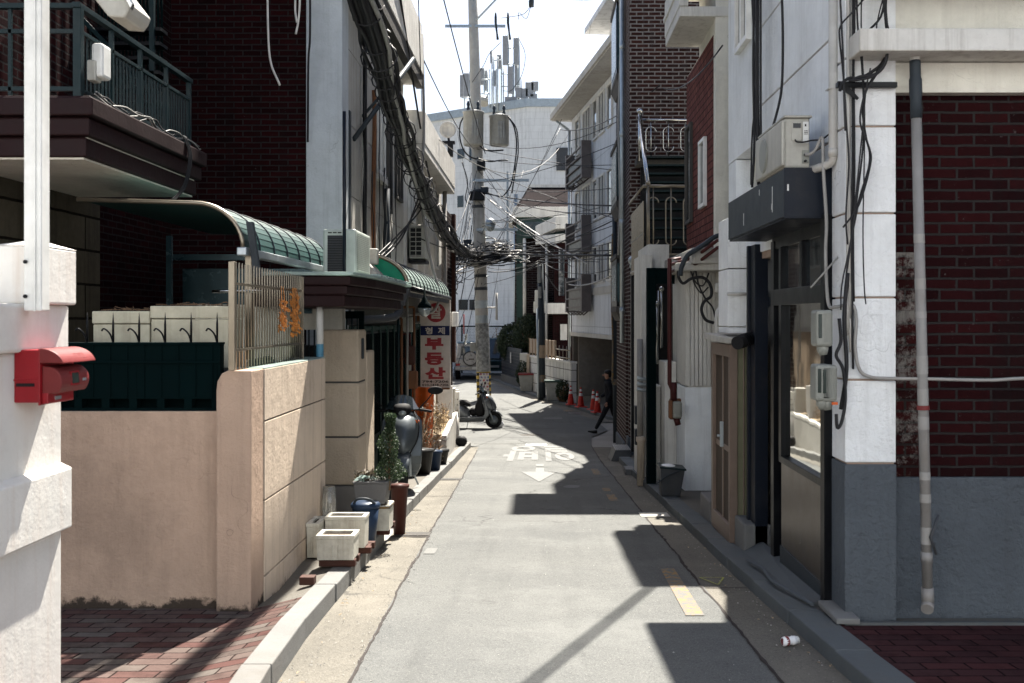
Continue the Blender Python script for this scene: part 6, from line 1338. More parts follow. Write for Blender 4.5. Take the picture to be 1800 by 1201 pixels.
# ----- scooters -----
def wheel(root, x, z, r, w_, nm='wheel'):
    m = MB(); m.torus((x, 0, z), r-w_/2, w_/2, 'y', 30, 10); o = part(nm, m, M['tyre'], root, local=True)
    m = MB(); m.lathe((x, 0, z), [(r-w_*.95, -w_*.3), (r-w_*1.1, -.01), (.04, -.02), (.04, .02), (r-w_*1.1, .01), (r-w_*.95, w_*.3)], 24, 'y')
    for k in range(5):
        a = k*2*math.pi/5; m.tube([(x, 0, z), (x+(r-w_)*math.cos(a), 0, z+(r-w_)*math.sin(a))], .014, 6)
    part('rim', m, M['galv'], o, local=True)
def scooter(label, loc, rz, bodym, lean=0, group=None, big=1.0):
    t = thing('motor_scooter', label, 'scooter', loc, rz=rz, group=group); L = True
    t.scale = (big,)*3; t.rotation_euler[0] = 0
    wheel(t, .66, .23, .23, .11); wheel(t, -.62, .23, .23, .12)
    m = MB(); m.loft([(-1.02, .68, .04, .05, 0), (-.92, .64, .13, .11, 0), (-.7, .58, .19, .17, 0), (-.45, .52, .21, .21, 0), (-.2, .46, .20, .21, 0), (-.04, .38, .17, .16, 0), (.02, .33, .13, .12, 0)], 18); part('rear_body', m, M[bodym], t, local=L)
    m = MB(); m.loft([(-.97, .79, .06, .02, 0), (-.8, .79, .14, .055, 0), (-.5, .76, .17, .07, 0), (-.3, .71, .18, .07, 0), (-.10, .70, .17, .07, 0), (.02, .64, .13, .06, 0)], 16); part('seat', m, M['blackmat'], t, local=L)
    m = MB(); m.hexa([(-.3,-.17,.17),(.40,-.17,.19),(.40,.17,.19),(-.3,.17,.17),(-.3,-.22,.32),(.46,-.24,.34),(.46,.24,.34),(-.3,.22,.32)]); part('floorboard', m, M[bodym], t, .03, local=L)
    m = MB()                                                     # leg shield: bent plate rising from the floor
    pr = [(.34, .24), (.46, .26), (.54, .36), (.56, .46), (.50, .66), (.42, .86), (.39, .97), (.33, .97), (.35, .85), (.42, .62), (.46, .46), (.42, .36), (.34, .32)]
    for s_ in (0,):
        vs = []; ws = [.18, .20, .22, .23, .24, .22, .15, .15, .22, .24, .23, .22, .18]
        n = len(pr); m.add([(x, -w_, z) for (x, z), w_ in zip(pr, ws)]+[(x, w_, z) for (x, z), w_ in zip(pr, ws)], [tuple(range(n))[::-1], tuple(range(n, 2*n))]+[(i, (i+1) % n, (i+1) % n+n, i+n) for i in range(n)])
    part('leg_shield', m, M[bodym], t, .015, local=L)
    m = MB(); m.loft([(.38, .72, .21, .25, -.25), (.48, .71, .20, .22, -.3), (.58, .66, .15, .17, -.35), (.68, .58, .08, .10, -.4), (.73, .53, .02, .04, -.4)], 14); part('front_cowl', m, M[bodym], t, local=L)
    m = MB(); m.loft([(.16, .50, .10, .14, 0), (.24, .56, .18, .25, 0), (.34, .64, .22, .34, 0), (.41, .66, .2, .3, 0)], 14); part('inner_cowl', m, M['blackmat'], t, local=L)
    m = MB(); m.loft([(.44, .30, .04, .03, 0), (.55, .43, .085, .035, 0), (.68, .49, .085, .035, 0), (.82, .43, .075, .03, 0), (.90, .33, .05, .02, 0)], 12); part('mudguard', m, M[bodym], t, local=L)
    m = MB(); m.cyl((.44, -.08, .75), (.66, -.08, .23), .022); m.cyl((.44, .08, .75), (.66, .08, .23), .022); m.cyl((.36, 0, .96), (.46, 0, .7), .03); part('fork', m, M['galv'], t, local=L)
    m = MB(); m.tube(curve([(.22, -.36, .95), (.26, -.28, .97), (.34, -.12, 1.0), (.36, 0, 1.0), (.34, .12, 1.0), (.26, .28, .97), (.22, .36, .95)], 5), .017, 8); h_ = part('handlebar', m, M['blackmat'], t, local=L)
    m = MB(); m.loft([(.24, 1.0, .08, .04, 0), (.32, 1.02, .12, .06, 0), (.42, 1.0, .11, .07, 0), (.49, .96, .06, .05, 0)], 14); part('head_cowl', m, M['blackmat'], t, local=L)
    m = MB(); m.loft([(.50, .84, .10, .05, -.4), (.60, .80, .085, .04, -.5)], 12); m.loft([(.47, .96, .055, .04, 0), (.51, .95, .04, .03, 0)], 12); part('headlight', m, M['lensglass'], t, local=L)
    m = MB(); vs = []
    for i in range(7):
        a = -1+i/3; vs += [(.46-.08*a*a, .20*a, 1.0), (.34-.08*a*a, .13*a, 1.17-.04*a*a)]
    m.add(vs, [(2*i, 2*i+2, 2*i+3, 2*i+1) for i in range(6)]); wsn = part('windscreen', m, M['glass'] if big > 1 else M['clearplastic'], t, local=L); sd = wsn.modifiers.new('thick', 'SOLIDIFY'); sd.thickness = .006
    for s_ in (-1, 1):
        m = MB(); m.tube(curve([(.30, .2*s_, .99), (.36, .30*s_, 1.10), (.36, .36*s_, 1.18)], 4), .008, 6); st_ = part('mirror_stalk', m, M['blackmat'], t, local=L)
        m = MB(); m.sph((.38, .40*s_, 1.22), .08, 14, (.28, 1.2, .62)); part('mirror', m, M['blackmat'], st_, local=L)
        m = MB(); m.sph((.50, .17*s_, .86), .035, 10, (.6, 1, .7)); part('indicator', m, M['orange'], t, local=L)
    m = MB(); m.sph((-.12, 0, .42), .0001, 6); m = MB(); m.loft([(-.95, .34, .03, .05, 0), (-.7, .32, .06, .07, 0), (-.35, .28, .07, .08, 0), (-.2, .3, .06, .07, 0)], 12); m.cyl((-.62, -.14, .23), (-.62, .14, .23), .06); part('engine', m, M['greybin'], t, local=L)
    m = MB(); m.tube([(-.2, -.15, .2), (-.35, -.2, .24), (-.85, -.2, .34)], .035, 10); part('exhaust', m, M['steel'], t, local=L)
    m = MB(); m.tube(curve([(-.6, -.1, .78), (-.85, -.12, .82), (-.98, 0, .83), (-.85, .12, .82), (-.6, .1, .78)], 5), .012, 6); part('grab_rail', m, M['steel'], t, local=L)
    m = MB(); m.sph((-1.0, 0, .62), .05, 10, (.5, 1.5, .8)); part('tail_lamp', m, M['lamp_red'], t, local=L)
    m = MB(); m.box(.715, .722, -.055, .055, .44, .5); m.loft([(.60, .47, .10, .05, -.3), (.70, .46, .07, .035, -.3)], 10); part('front_grille', m, M['blackmat'], t, local=L)
    for s_ in (-1, 1):
        m = MB(); m.tube(curve([(.40, .13*s_, .98), (.55, .19*s_, .84), (.62, .17*s_, .66), (.66, .08*s_, .5)], 4), .008, 5); part('trim_strip', m, M['blackmat'], t, local=L)
    m = MB(); m.tube([(-.05, .12, .24), (-.1, .22, .01)], .012, 6); part('kickstand', m, M['galv'], t, local=L)
    return t
s1 = scooter('silver step-through scooter parked across the road in front of the main pole', (-2.05, 29.6, G(29.6)), R(-4), 'silver', big=1.06)
m = MB(); m.sph((.12, 0, .45), .13, 16, (1, 1, .95)); part('helmet', m, M['blackmat'], s1, local=True)
s2 = scooter('dark grey maxi scooter with windscreen parked facing the camera by the green front', (-1.80, 13.2, KT(12.9)), R(-80), 'scootgrey', big=1.04)

# ----- vehicles -----
def wheels4(root, xs, y, r, w_):
    for x in xs:
        for s_ in (-1, 1):
            m = MB(); m.rings([((x, s_*(y-w_), r), r*.93), ((x, s_*(y-w_*.9), r), r), ((x, s_*(y-w_*.1), r), r), ((x, s_*y, r), r*.93)], 24); o = part('wheel', m, M['tyre'], root, local=True)
            m = MB(); m.rings([((x, s_*(y+.004), r), r*.6), ((x, s_*(y+.012), r), r*.5)], 18); part('rim', m, M['galv'], o, local=True)
suv = thing('parked_car', 'boxy silver off-road car seen from behind with a spare wheel cover', 'car', (-3.78, 55.6, G(54)), rz=R(96))
m = MB(); m.box(-2.3, 2.25, -.88, .88, .55, 1.12); m.hexa([(-2.3,-.86,1.121),(.75,-.86,1.121),(.75,.86,1.121),(-2.3,.86,1.121),(-2.22,-.76,1.9),(.45,-.76,1.9),(.45,.76,1.9),(-2.22,.76,1.9)]); part('body', m, M['carsilver'], suv, .04, local=True)
m = MB(); m.box(-2.24, .5, -.78, .78, 1.9, 1.955); part('roof', m, M['carblue'], suv, .03, local=True)
m = MB(); m.hexa([(-2.312,-.62,1.28),(-2.29,-.62,1.28),(-2.29,.62,1.28),(-2.312,.62,1.28),(-2.25,-.58,1.75),(-2.23,-.58,1.75),(-2.23,.58,1.75),(-2.25,.58,1.75)])
for s_ in (-1, 1):
    for a, b in ((-2.1, -1.3), (-1.2, -.3), (-.2, .5)): m.hexa([(a,s_*.845,1.2),(b,s_*.845,1.2),(b,s_*.84,1.2),(a,s_*.84,1.2),(a+.03,s_*.79,1.78),(b-.1 if b > .4 else b,s_*.79,1.78),(b-.1 if b > .4 else b,s_*.775,1.78),(a+.03,s_*.775,1.78)])
part('window', m, M['glass'], suv, local=True)
m = MB(); m.cyl((-2.32, .12, 1.12), (-2.5, .12, 1.12), .38, n=32); sw = part('spare_wheel', m, M['tyre'], suv, .03, local=True)
m = MB(); m.cyl((-2.50, .12, 1.12), (-2.53, .12, 1.12), .33, n=32); part('wheel_cover', m, M['carsilver'], sw, local=True)
m = MB(); m.box(-2.536, -2.531, -.08, .2, 1.06, 1.12); part('cover_badge', m, M['ink'], sw, local=True)
m = MB(); m.box(-2.42, -2.28, -.92, .92, .5, .72); m.box(2.2, 2.35, -.9, .9, .5, .75); part('bumper', m, M['carsilver'], suv, .03, local=True)
m = MB(); m.box(-2.43, -2.42, -.5, .02, .56, .68); part('number_plate', m, M['plate'], suv, local=True)
for s_ in (-1, 1): m = MB(); m.box(-2.34, -2.3, s_*.76-.11, s_*.76+.11, .74, .86); part('tail_lamp', m, M['lamp_red'], suv, .01, local=True)
wheels4(suv, (-1.5, 1.4), .86, .38, .26)
def saloon(label, loc, rz, mt, h=1.45):
    t = thing('parked_car', label, 'car', loc, rz=rz)
    m = MB(); m.hexa([(-2.2,-.86,.3),(2.2,-.86,.3),(2.2,.86,.3),(-2.2,.86,.3),(-2.25,-.84,.92),(2.1,-.82,.82),(2.1,.82,.82),(-2.25,.84,.92)])
    m.hexa([(-2.0,-.8,.93),(.95,-.8,.88),(.95,.8,.88),(-2.0,.8,.93),(-1.5,-.62,h),(.25,-.62,h),(.25,.62,h),(-1.5,.62,h)]); part('body', m, M[mt], t, .07, local=True)
    m = MB(); m.hexa([(-2.02,-.68,1.0),(-1.9,-.68,1.0),(-1.9,.68,1.0),(-2.02,.68,1.0),(-1.60,-.55,h-.07),(-1.5,-.55,h-.07),(-1.5,.55,h-.07),(-1.60,.55,h-.07)])
    m.hexa([(.9,-.7,.93),(1.0,-.7,.93),(1.0,.7,.93),(.9,.7,.93),(.3,-.55,h-.06),(.4,-.55,h-.06),(.4,.55,h-.06),(.3,.55,h-.06)])
    for s_ in (-1, 1): m.hexa([(-1.7,s_*.80,.98),(.7,s_*.80,.95),(.7,s_*.79,.95),(-1.7,s_*.79,.98),(-1.4,s_*.67,h-.08),(.15,s_*.67,h-.08),(.15,s_*.65,h-.08),(-1.4,s_*.65,h-.08)])
    part('window', m, M['glass'], t, local=True)
    for s_ in (-1, 1): m = MB(); m.box(-2.27, -2.2, s_*.66-.16, s_*.66+.16, .68, .84); part('tail_lamp', m, M['lamp_red'], t, .01, local=True)
    m = MB(); m.box(-2.28, -2.24, -.28, .28, .5, .62); part('number_plate', m, M['plate'], t, local=True)
    wheels4(t, (-1.35, 1.35), .84, .33, .22); return t
saloon('pale blue car beyond the shop sign, left of the off-road car', (-5.7, 54.5, G(54)), R(97), 'carblue')
saloon('dark teal van-like car behind the pole, right of the off-road car', (-2.75, 58.6, G(54)), R(95), 'carteal', 2.1)

# ----- traffic cones -----
def cone_thing(label, loc):
    t = thing('traffic_cone', label, 'traffic cone', loc, 'traffic cones on the right pavement')
    m = MB(); m.box(-.18, .18, -.18, .18, 0, .035); m.rings([((0,0,.035), .125), ((0,0,.66), .032), ((0,0,.70), .028)], 20); part('body', m, M['conered'], t, .004, local=True)
    for a, b in ((.40, .50), (.56, .64)):
        m = MB(); r = lambda z: .125-(z-.035)*.149+.003; m.rings([((0,0,a), r(a)), ((0,0,b), r(b))], 20, cap=False); part('band', m, M['conewhite'], t, local=True)
    return t
c0 = cone_thing('red traffic cone farthest left of the four by the garage', (PX(1003, 37.2)+.0, 37.0, G(37)+.08))
for px, d, lb in ((1021, 36.0, 'second red traffic cone from the left by the garage'), (1043, 34.9, 'third red traffic cone, upright just behind the nearest'), (1050, 33.9, 'nearest and lowest red traffic cone by the garage')):
    dup(c0, (PX(px, d), d, G(d)+.08), .3, lb)
# ----- person -----
def skin_fig(nm, verts, edges, rad, mt, root, sub=2):
    me = bpy.data.meshes.new(nm); me.from_pydata(verts, edges, []); me.materials.append(M[mt]); o = bpy.data.objects.new(nm, me); C.objects.link(o)
    o.modifiers.new('s', 'SKIN'); sv = me.skin_vertices[0].data
    for i, r in enumerate(rad): sv[i].radius = (r, r) if not isinstance(r, tuple) else r
    sv[0].use_root = True
    sb_ = o.modifiers.new('u', 'SUBSURF'); sb_.levels = sub; sb_.render_levels = sub; o.parent = root
    bpy.context.view_layer.update()
    dg = bpy.context.evaluated_depsgraph_get(); m2 = bpy.data.meshes.new_from_object(o.evaluated_get(dg))
    o.modifiers.clear(); o.data = m2; m2.polygons.foreach_set('use_smooth', [True]*len(m2.polygons)); m2.materials.clear(); m2.materials.append(M[mt]); OFF[o.name] = (0,0,0); return o
pn = thing('person', 'person in black jacket and trousers striding out from behind the thin pole', 'person', (1.86, 28.0, G(28)))
# local: walks towards -x; hip, chest, neck, shoulders, arms, legs
V = [(0.06,0,.90),(.03,0,1.05),(.0,0,1.28),(-.02,0,1.42),(-.03,0,1.49),
     (-.0,-.10,.86),(-.16,-.10,.50),(-.36,-.10,.13),
     (.08,.10,.86),(.16,.10,.50),(.42,.10,.16),
     (0,-.19,1.38),(.06,-.24,1.12),(-.06,-.25,.90),(0,.19,1.38),(-.02,.25,1.12),(-.20,.24,.98)]
E_ = [(0,1),(1,2),(2,3),(3,4),(0,5),(5,6),(6,7),(0,8),(8,9),(9,10),(3,11),(11,12),(12,13),(3,14),(14,15),(15,16)]
RD = [.15,.145,.16,.12,.06,.10,.07,.05,.10,.07,.05,.075,.055,.042,.075,.055,.042]
skin_fig('body_clothing', V, E_, RD, 'cloth', pn)
skin_fig('head', [(-.03,0,1.47),(-.035,0,1.54),(-.045,0,1.62),(-.03,0,1.69)], [(0,1),(1,2),(2,3)], [.05,.06,.088,.06], 'skin', pn)
m = MB(); m.sph((-.145, 0, 1.60), .018, 8, (1.2, .8, 1.3)); m.sph((-.03, -.088, 1.61), .02, 8, (.8, .5, 1.3)); m.sph((-.03, .088, 1.61), .02, 8, (.8, .5, 1.3)); part('nose_and_ears', m, M['skin'], pn, local=True)
m = MB(); m.sph((-.115, -.035, 1.635), .009, 8); m.sph((-.115, .035, 1.635), .009, 8); m.box(-.128, -.12, -.022, .022, 1.552, 1.558); part('eyes_and_mouth', m, M['hair'], pn, local=True)
m = MB(); m.sph((-.010, 0, 1.675), .098, 16, (1.08, .95, .78)); m.sph((.03, 0, 1.62), .08, 12, (.8, 1.05, 1.1)); part('hair', m, M['hair'], pn, local=True)
for hx, hy, hz in ((-.07, -.25, .88), (-.23, .24, .95)):
    m = MB(); m.sph((hx, hy, hz-.04), .04, 10, (.7, .45, 1.1))
    for k in range(4): m.rings([((hx-.02+k*.013, hy, hz-.07), .009), ((hx-.024+k*.013, hy, hz-.105), .0085), ((hx-.034+k*.012, hy, hz-.13+.004*abs(k-1)), .006)], 6)
    m.rings([((hx-.025, hy, hz-.03), .011), ((hx-.048, hy, hz-.06), .009), ((hx-.052, hy, hz-.085), .006)], 6); part('hand', m, M['skin'], pn, local=True)
for fx, fy, fz, up in ((-.38, -.10, .05, .25), (.44, .10, .08, -.5)):
    m = MB(); xf = Matrix.Translation((fx, fy, fz)) @ Matrix.Rotation(up, 4, 'Y'); m.xf = xf
    m.loft([(.07, .01, .03, .03, 0), (.03, .02, .042, .05, 0), (-.05, .0, .045, .042, 0), (-.13, -.012, .048, .03, 0), (-.19, -.018, .03, .02, 0)], 12); part('shoe', m, M['shoe'], pn, local=True)

# ----- poles -----
mp = thing('utility_pole', 'tall concrete utility pole plastered with flyers in the middle of the lane', 'utility pole', (-2.22, 40, G(40)))
pb = Vector((-2.2, 40, G(40))); pt = Vector((-2.66, 40, 14.6))
def pp(z): return tuple(pb.lerp(pt, (z-pb.z)/(pt.z-pb.z)))
def prr(z): return lerp(.275, .185, (z-pb.z)/16)
m = MB(); m.rings([(pp(z), prr(z)) for z in (-1.75, 1, 4, 8, 12, 15.5)], 24); part('shaft', m, M['pole'], mp)
m = MB(); m.rings([(pp(z), prr(z)+.006) for z in (-.55, .3, 1.3)], 24, cap=False); part('old_flyers', m, M['poleburn'], mp)
m = MB(); m.rings([(pp(z), prr(z)+.008) for z in (-1.70, -.58)], 24, cap=False); wr = part('wrap', m, M['stripe'], mp)
m = MB()
for k in range(5): z = -1.68+k*.24; m.rings([(pp(z), prr(z)+.010), (pp(z+.11), prr(z+.11)+.010)], 24, cap=False)
part('black_bands', m, M['black'], wr)
m = MB(); a = pp(-1); m.hexa([(a[0]-.14,39.66,-1.50),(a[0]+.24,39.66,-1.50),(a[0]+.24,39.675,-1.50),(a[0]-.14,39.675,-1.50),(a[0]-.16,39.66,-.62),(a[0]+.22,39.66,-.62),(a[0]+.22,39.675,-.62),(a[0]-.16,39.675,-.62)]); part('poster', m, M['poster'], mp)
m = MB(); m.rings([(pp(z), prr(z)+.007) for z in (1.32, 1.62)], 24, cap=False); m.rings([(pp(z), prr(z)+.007) for z in (1.9+.0, 2.2)], 24, cap=False); part('steel_band', m, M['galv'], mp)
m = MB()
for z in (2.6, 3.1, 5.8, 6.4): m.rings([(pp(z), prr(z)+.01), (pp(z+.12), prr(z)+.01)], 20, cap=False)
part('dark_band', m, M['greybin'], mp)
for k in range(16):
    z = 2.4+k*.75; a = pp(z); s_ = 1 if k % 2 else -1; m = MB(); m.cyl((a[0], 39.9, z), (a[0]+s_*.38, 39.9, z), .012, n=5) if z < 6 else m.cyl((a[0], 40-prr(z)-.02, z), (a[0], 40, z), .02, n=6)
    part('step_bolt', m, M['galv'], mp)
for z, x0, x1, dy in ((12.88, -1.1, 1.25, -.14), (13.95+.55, -1.1, 1.6, -.14), (7.15-.28, -.2, 2.0, -.2), (4.75+.2, -.1, 1.5, -.22)):
    a = pp(z); m = MB(); m.box(a[0]+x0, a[0]+x1, 40+dy-.04, 40+dy+.04, z-.05, z+.05); part('crossarm', m, M['galv'], mp)
m = MB(); a = pp(13); m.cyl((a[0]+.1, 39.86, 13.1), (a[0]+1.35, 39.86, 14.4), .04, n=6); m.box(a[0]+1.3, a[0]+1.38, 39.7, 39.8, 3.9, 7.2); part('brace', m, M['galv'], mp)
for dx in (.92, 1.4):
    a = pp(12.9); m = MB(); m.rings([((a[0]+dx-.05, 39.84, 13.4), .03), ((a[0]+dx-.05, 39.84, 13.2), .05), ((a[0]+dx-.05, 39.84, 13.0), .05), ((a[0]+dx, 39.84, 12.6), .035), ((a[0]+dx+.03, 39.84, 12.35), .05)], 8); part('insulator', m, M['slatepaint'], mp)
for px, py, w_, h_, lb in ((834, 232, 35, 58, 'left'), (878, 232, 34, 52, 'right')):
    a = P(px, py, 40 if lb == 'left' else 39.9); r = w_*40/1800/2; h = h_*40/1800; y = 39.35 if lb == 'left' else 39.7
    m = MB(); m.rings([((a[0], y, a[2]-h/2), r*.92), ((a[0], y, a[2]-h/2+.04), r), ((a[0], y, a[2]+h/2-.05), r), ((a[0], y, a[2]+h/2-.045), r*1.07), ((a[0], y, a[2]+h/2), r*1.07), ((a[0], y, a[2]+h/2+.05), r*.6)], 24); tr = part('transformer', m, M['acwhite'], mp)
    m = MB()
    for dx in (-.2, .18): m.rings([((a[0]+dx, y, a[2]+h/2), .04), ((a[0]+dx, y, a[2]+h/2+.12), .07), ((a[0]+dx, y, a[2]+h/2+.2), .04), ((a[0]+dx, y, a[2]+h/2+.3), .07), ((a[0]+dx, y, a[2]+h/2+.42), .03)], 8)
    part('bushing', m, M['slatepaint'], tr)
    m = MB()
    for k in range(3): m.box(a[0]-.02+k*.09, a[0]+.02+k*.09, y-r-.02, y, a[2]-.35, a[2]+.3)
    part('fins', m, M['acwhite'], tr)
m = MB(); a = P(862, 395, 39.2); m.cyl(P(846, 412, 39.8), (a[0]-.1, 39.4, a[2]+.12), .03); m.lathe((a[0], a[1], a[2]-.0), [(.03, .24), (.14, .2), (.2, .1), (.21, .0)], 18); lp = part('street_lamp', m, M['galv'], mp)
m = MB(); m.lathe((a[0], a[1], a[2]), [(.205, 0), (.16, -.14), (.08, -.24), (.02, -.27)], 18); part('lamp_glass', m, M['lensglass'], lp)
for px, py, w_, h_, mt in ((846, 292, .32, .35, 'black'), (839, 345, .6, .35, 'black'), (832, 610, .22, .35, 'potgrey'), (852, 335, .3, .25, 'slatepaint')):
    a = P(px, py, 39.7); m = MB(); m.box(a[0]-w_/2, a[0]+w_/2, 39.5, 39.8, a[2]-h_/2, a[2]+h_/2); part('junction_box', m, M[mt], mp, .03)
a = P(873, 540, 39.5); m = MB(); m.cyl((a[0], 39.5, a[2]-.5), (a[0], 39.5, a[2]+.55), .045); m.cyl((a[0], 39.6, a[2]-.02), (-2.2, 39.9, a[2]-.02), .03); part('side_pipe', m, M['pipe_w'], mp)
# second pole
p2 = thing('utility_pole', 'slimmer dark utility pole by the white block wall', 'utility pole', (.06, 40.3, G(40)))
m = MB(); m.rings([((.05, 40.3, -1.75), .16), ((.04, 40.3, 1), .135), ((.0, 40.3, 3.65), .11)], 16); part('shaft', m, M['slatepaint'], p2)
m = MB(); m.rings([((.05, 40.3, -.05), .155), ((.05, 40.3, .45), .152)], 16, cap=False); part('flyer', m, M['brown'], p2)
m = MB(); m.rings([((.05, 40.3, -1.0), .158), ((.05, 40.3, -.72), .157)], 16, cap=False); part('yellow_band', m, M['yellow'], p2)
m = MB(); m.box(-.12, .02, 40.1, 40.2, 2.9, 3.6); m.box(-.1, .04, 40.1, 40.2, 2.3, 2.75); part('junction_box', m, M['potgrey'], p2, .03)
m = MB(); m.cyl((-.08, 40.2, -1.6), (-.12, 40.2, 1.9), .05); part('cable_guard', m, M['galv'], p2)
# thin pole in front of the man
p3 = thing('utility_pole', 'thin dark pole with yellow conduit against the brick tower corner', 'utility pole', (1.80, 25.4, G(25)))
m = MB(); m.rings([((1.87, 25.4, -1.6), .07), ((1.83, 25.4, 4.6), .058)], 12); part('shaft', m, M['slatepaint'], p3)
m = MB(); m.tube(curve([(1.78, 25.3, 3.6), (1.76, 25.3, 2), (1.79, 25.3, .8), (1.78, 25.3, -.1)], 4), .022, 6); m.cyl((1.855, 25.4, -.15), (1.855, 25.4, 0), .073); part('yellow_conduit', m, M['yellow'], p3)
m = MB(); m.tube([(1.92, 25.3, 4.4), (1.93, 25.3, -1.5)], .02, 6); part('black_conduit', m, M['cable'], p3)

# ----- the thick bundle -----
BP = [(-2.15, 3.0, 6.3), (-1.88, 7, 5.25), (-1.68, 9.6, 4.52), (-1.70, 11.6, 3.98), (-1.76, 13.8, 3.66), (-1.86, 17, 3.42), (-2.0, 22, 3.28), (-2.2, 29, 3.40), (-2.3, 35, 3.75), (-2.34, 39.7, 4.10)]
bc = curve(BP, 8)
cbn = thing('cable_bundle', 'thick black bundle of lashed cables sagging from upper left to the main pole', 'cable bundle', (-1.9, 20, 3))
random.seed(17); NS = 17
for k in range(NS):
    a0_ = k*2.399; rr = .125*math.sqrt((k+.5)/NS); tw_ = random.uniform(-.25, .25); pts = []
    for i, p in enumerate(bc):
        a_ = a0_+i*tw_*.35; r2 = rr*(1+.25*math.sin(i*.9+k)); w2 = 1+.3*(i/len(bc))
        pts.append((p[0]+r2*w2*math.cos(a_)+random.gauss(0, .004), p[1], p[2]+r2*w2*math.sin(a_)+random.gauss(0, .004)))
    m = MB(); m.tube(pts, random.uniform(.014, .028)*1.25, 6); part('cable', m, M['cable'] if k % 8 else M['cable_g'], cbn)
m = MB(); m.tube(bc, .085, 8); part('core', m, M['cable'], cbn)
m = MB(); i = 12
for i in range(8, len(bc)-1, 1):
    p = Vector(bc[i]); q = Vector(bc[i+1]); dv = (q-p).normalized(); n_ = max(1, int((q-p).length/.5))
    for j in range(n_):
        if random.random() < .25: continue
        c_ = p.lerp(q, j/n_); r_ = random.choice((.135, .14, .145, .15, .19)); up = Vector((0, -.3+random.gauss(0, .12), 1)).normalized(); sd_ = dv.cross(up).normalized(); up = sd_.cross(dv); cc = random.uniform(0, .05)
        m.tube([tuple(c_+sd_*r_*math.cos(t_)+up*(r_*math.sin(t_)-cc*.4)+dv*.03*math.sin(t_)) for t_ in [2*math.pi*u/12 for u in range(13)]], .009, 4)
part('binding', m, M['cable'], cbn)
m = MB(); random.seed(19)
for k in range(26):
    c_ = Vector(random.choice(bc[14:])); m.tube(curve([c_+Vector((.05, 0, .05)), c_+Vector((random.uniform(.08, .15), random.uniform(-.1, .1), random.uniform(.02, .12))), c_+Vector((random.uniform(.05, .2), random.uniform(-.1, .1), random.uniform(-.1, .16)))], 3), .006, 4)
part('pale_ties', m, M['cable_w'], cbn)
# tangle round the pole
tg = thing('cable_tangle', 'messy coil of black and silvery cables wrapped round the main pole', 'cable coil', (-2.3, 39.8, 4.1)); random.seed(23)
for mt, n_ in (('cable', 34), ('cable_g', 12), ('cable_w', 9)):
    m = MB()
    for k in range(n_):
        cx_, cz_ = random.gauss(-2.15, .30), random.gauss(4.0, .14); rx, rz_ = random.uniform(.5, 1.15), random.uniform(.08, .3); ph = random.uniform(0, 6.3); tl = random.gauss(.05, .18); pts = []
        for i in range(22):
            a = ph+i*.33*random.uniform(.9, 1.1); pts.append((cx_+rx*math.cos(a), 39.6+.4*math.sin(a), cz_+rz_*math.sin(a*1.0)+tl*rx*math.cos(a)))
        m.tube(curve(pts, 2), random.uniform(.012, .028), 5)
    part('coil', m, M[mt], tg)
m = MB()
for k in range(26):
    a = (random.uniform(-3.4, -2.6), random.uniform(30, 39), random.uniform(3.6, 4.4)); b = (random.uniform(-3.6, -2.7), random.uniform(30, 39), random.uniform(2.2, 4)); m.tube(curve([a, ((a[0]+b[0])/2+random.gauss(0, .2), (a[1]+b[1])/2, (a[2]+b[2])/2-.3), b], 5), .018, 5)
single('cable_tangle', m, M['cable'], 'dark mess of hanging cables just left of the main pole', 'cable coil')
random.seed(2); SB = []
for k in range(7): SB.append((random.uniform(-3.5, -2.7), random.uniform(3.3, 4.2)))
for k, (x, z) in enumerate(sorted(SB, key=lambda q: q[1])):
    m = MB(); m.box(x, x+.27, 34+k*.4, 34.2+k*.4, z, z+.16); single('splice_box', m, M['slatepaint'], '%s from the bottom of the dark splice boxes left of the main pole' % ORD[k], 'box', 'splice boxes', bev=.02)
# overhead wires
def wires(L, group, label, mt='cable', s_=.25, r=.012):
    L = sorted(L, key=lambda q: -q[1][2])
    for i, (a, b, *o) in enumerate(L):
        m = MB(); m.tube(sag(a, b, o[0] if o else s_, 12), o[1] if len(o) > 1 else r, 5)
        single('overhead_wire', m, M[mt], label if len(L) == 1 else label+', %s from the top' % ORD[i], 'wire', group)
A = lambda px, py, d: P(px, py, d)
wires([(A(838, 322, 39.8), A(1083, 262-10, 33), .2), (A(840, 250, 39.8), A(1083, 225-10, 33), .5), (A(838, 262, 39.8), A(1083, 300, 33), .05), (A(845, 280, 39.8), A(1083, 290, 33), .1), (A(850, 340, 39.8), A(1083, 362, 30), .1, .025),
       (A(850, 335, 39.8), A(1083, 375, 30), .3, .016), (A(855, 330, 39.8), A(1085, 330, 30), .15), (A(860, 300, 39.7), A(1083, 385, 30), .1)], 'wires from the main pole to the right-hand buildings', 'black wire from upper pole to right-hand buildings')
wires([(A(860, 440, 39.8), A(1083, 440, 30), .05, .02), (A(860, 446, 39.8), A(1083, 449, 30), .02, .035), (A(870, 436, 39.8), A(1083, 395, 30), .2), (A(880, 444, 39.8), A(1083, 385, 30), .25, .02), (A(870, 430, 39.8), A(1083, 372, 30), .3),
       (A(900, 444, 39.8), A(1083, 455, 30), .1), (A(858, 478, 39.8), A(948, 462, 40.2), .12, .02), (A(850, 500, 39.8), A(948, 466, 40.2), .1), (A(856, 470, 39.8), A(948, 458, 40.2), .2)], 'wires at coil height crossing to the right', 'wire running right from the cable coil at mid height')
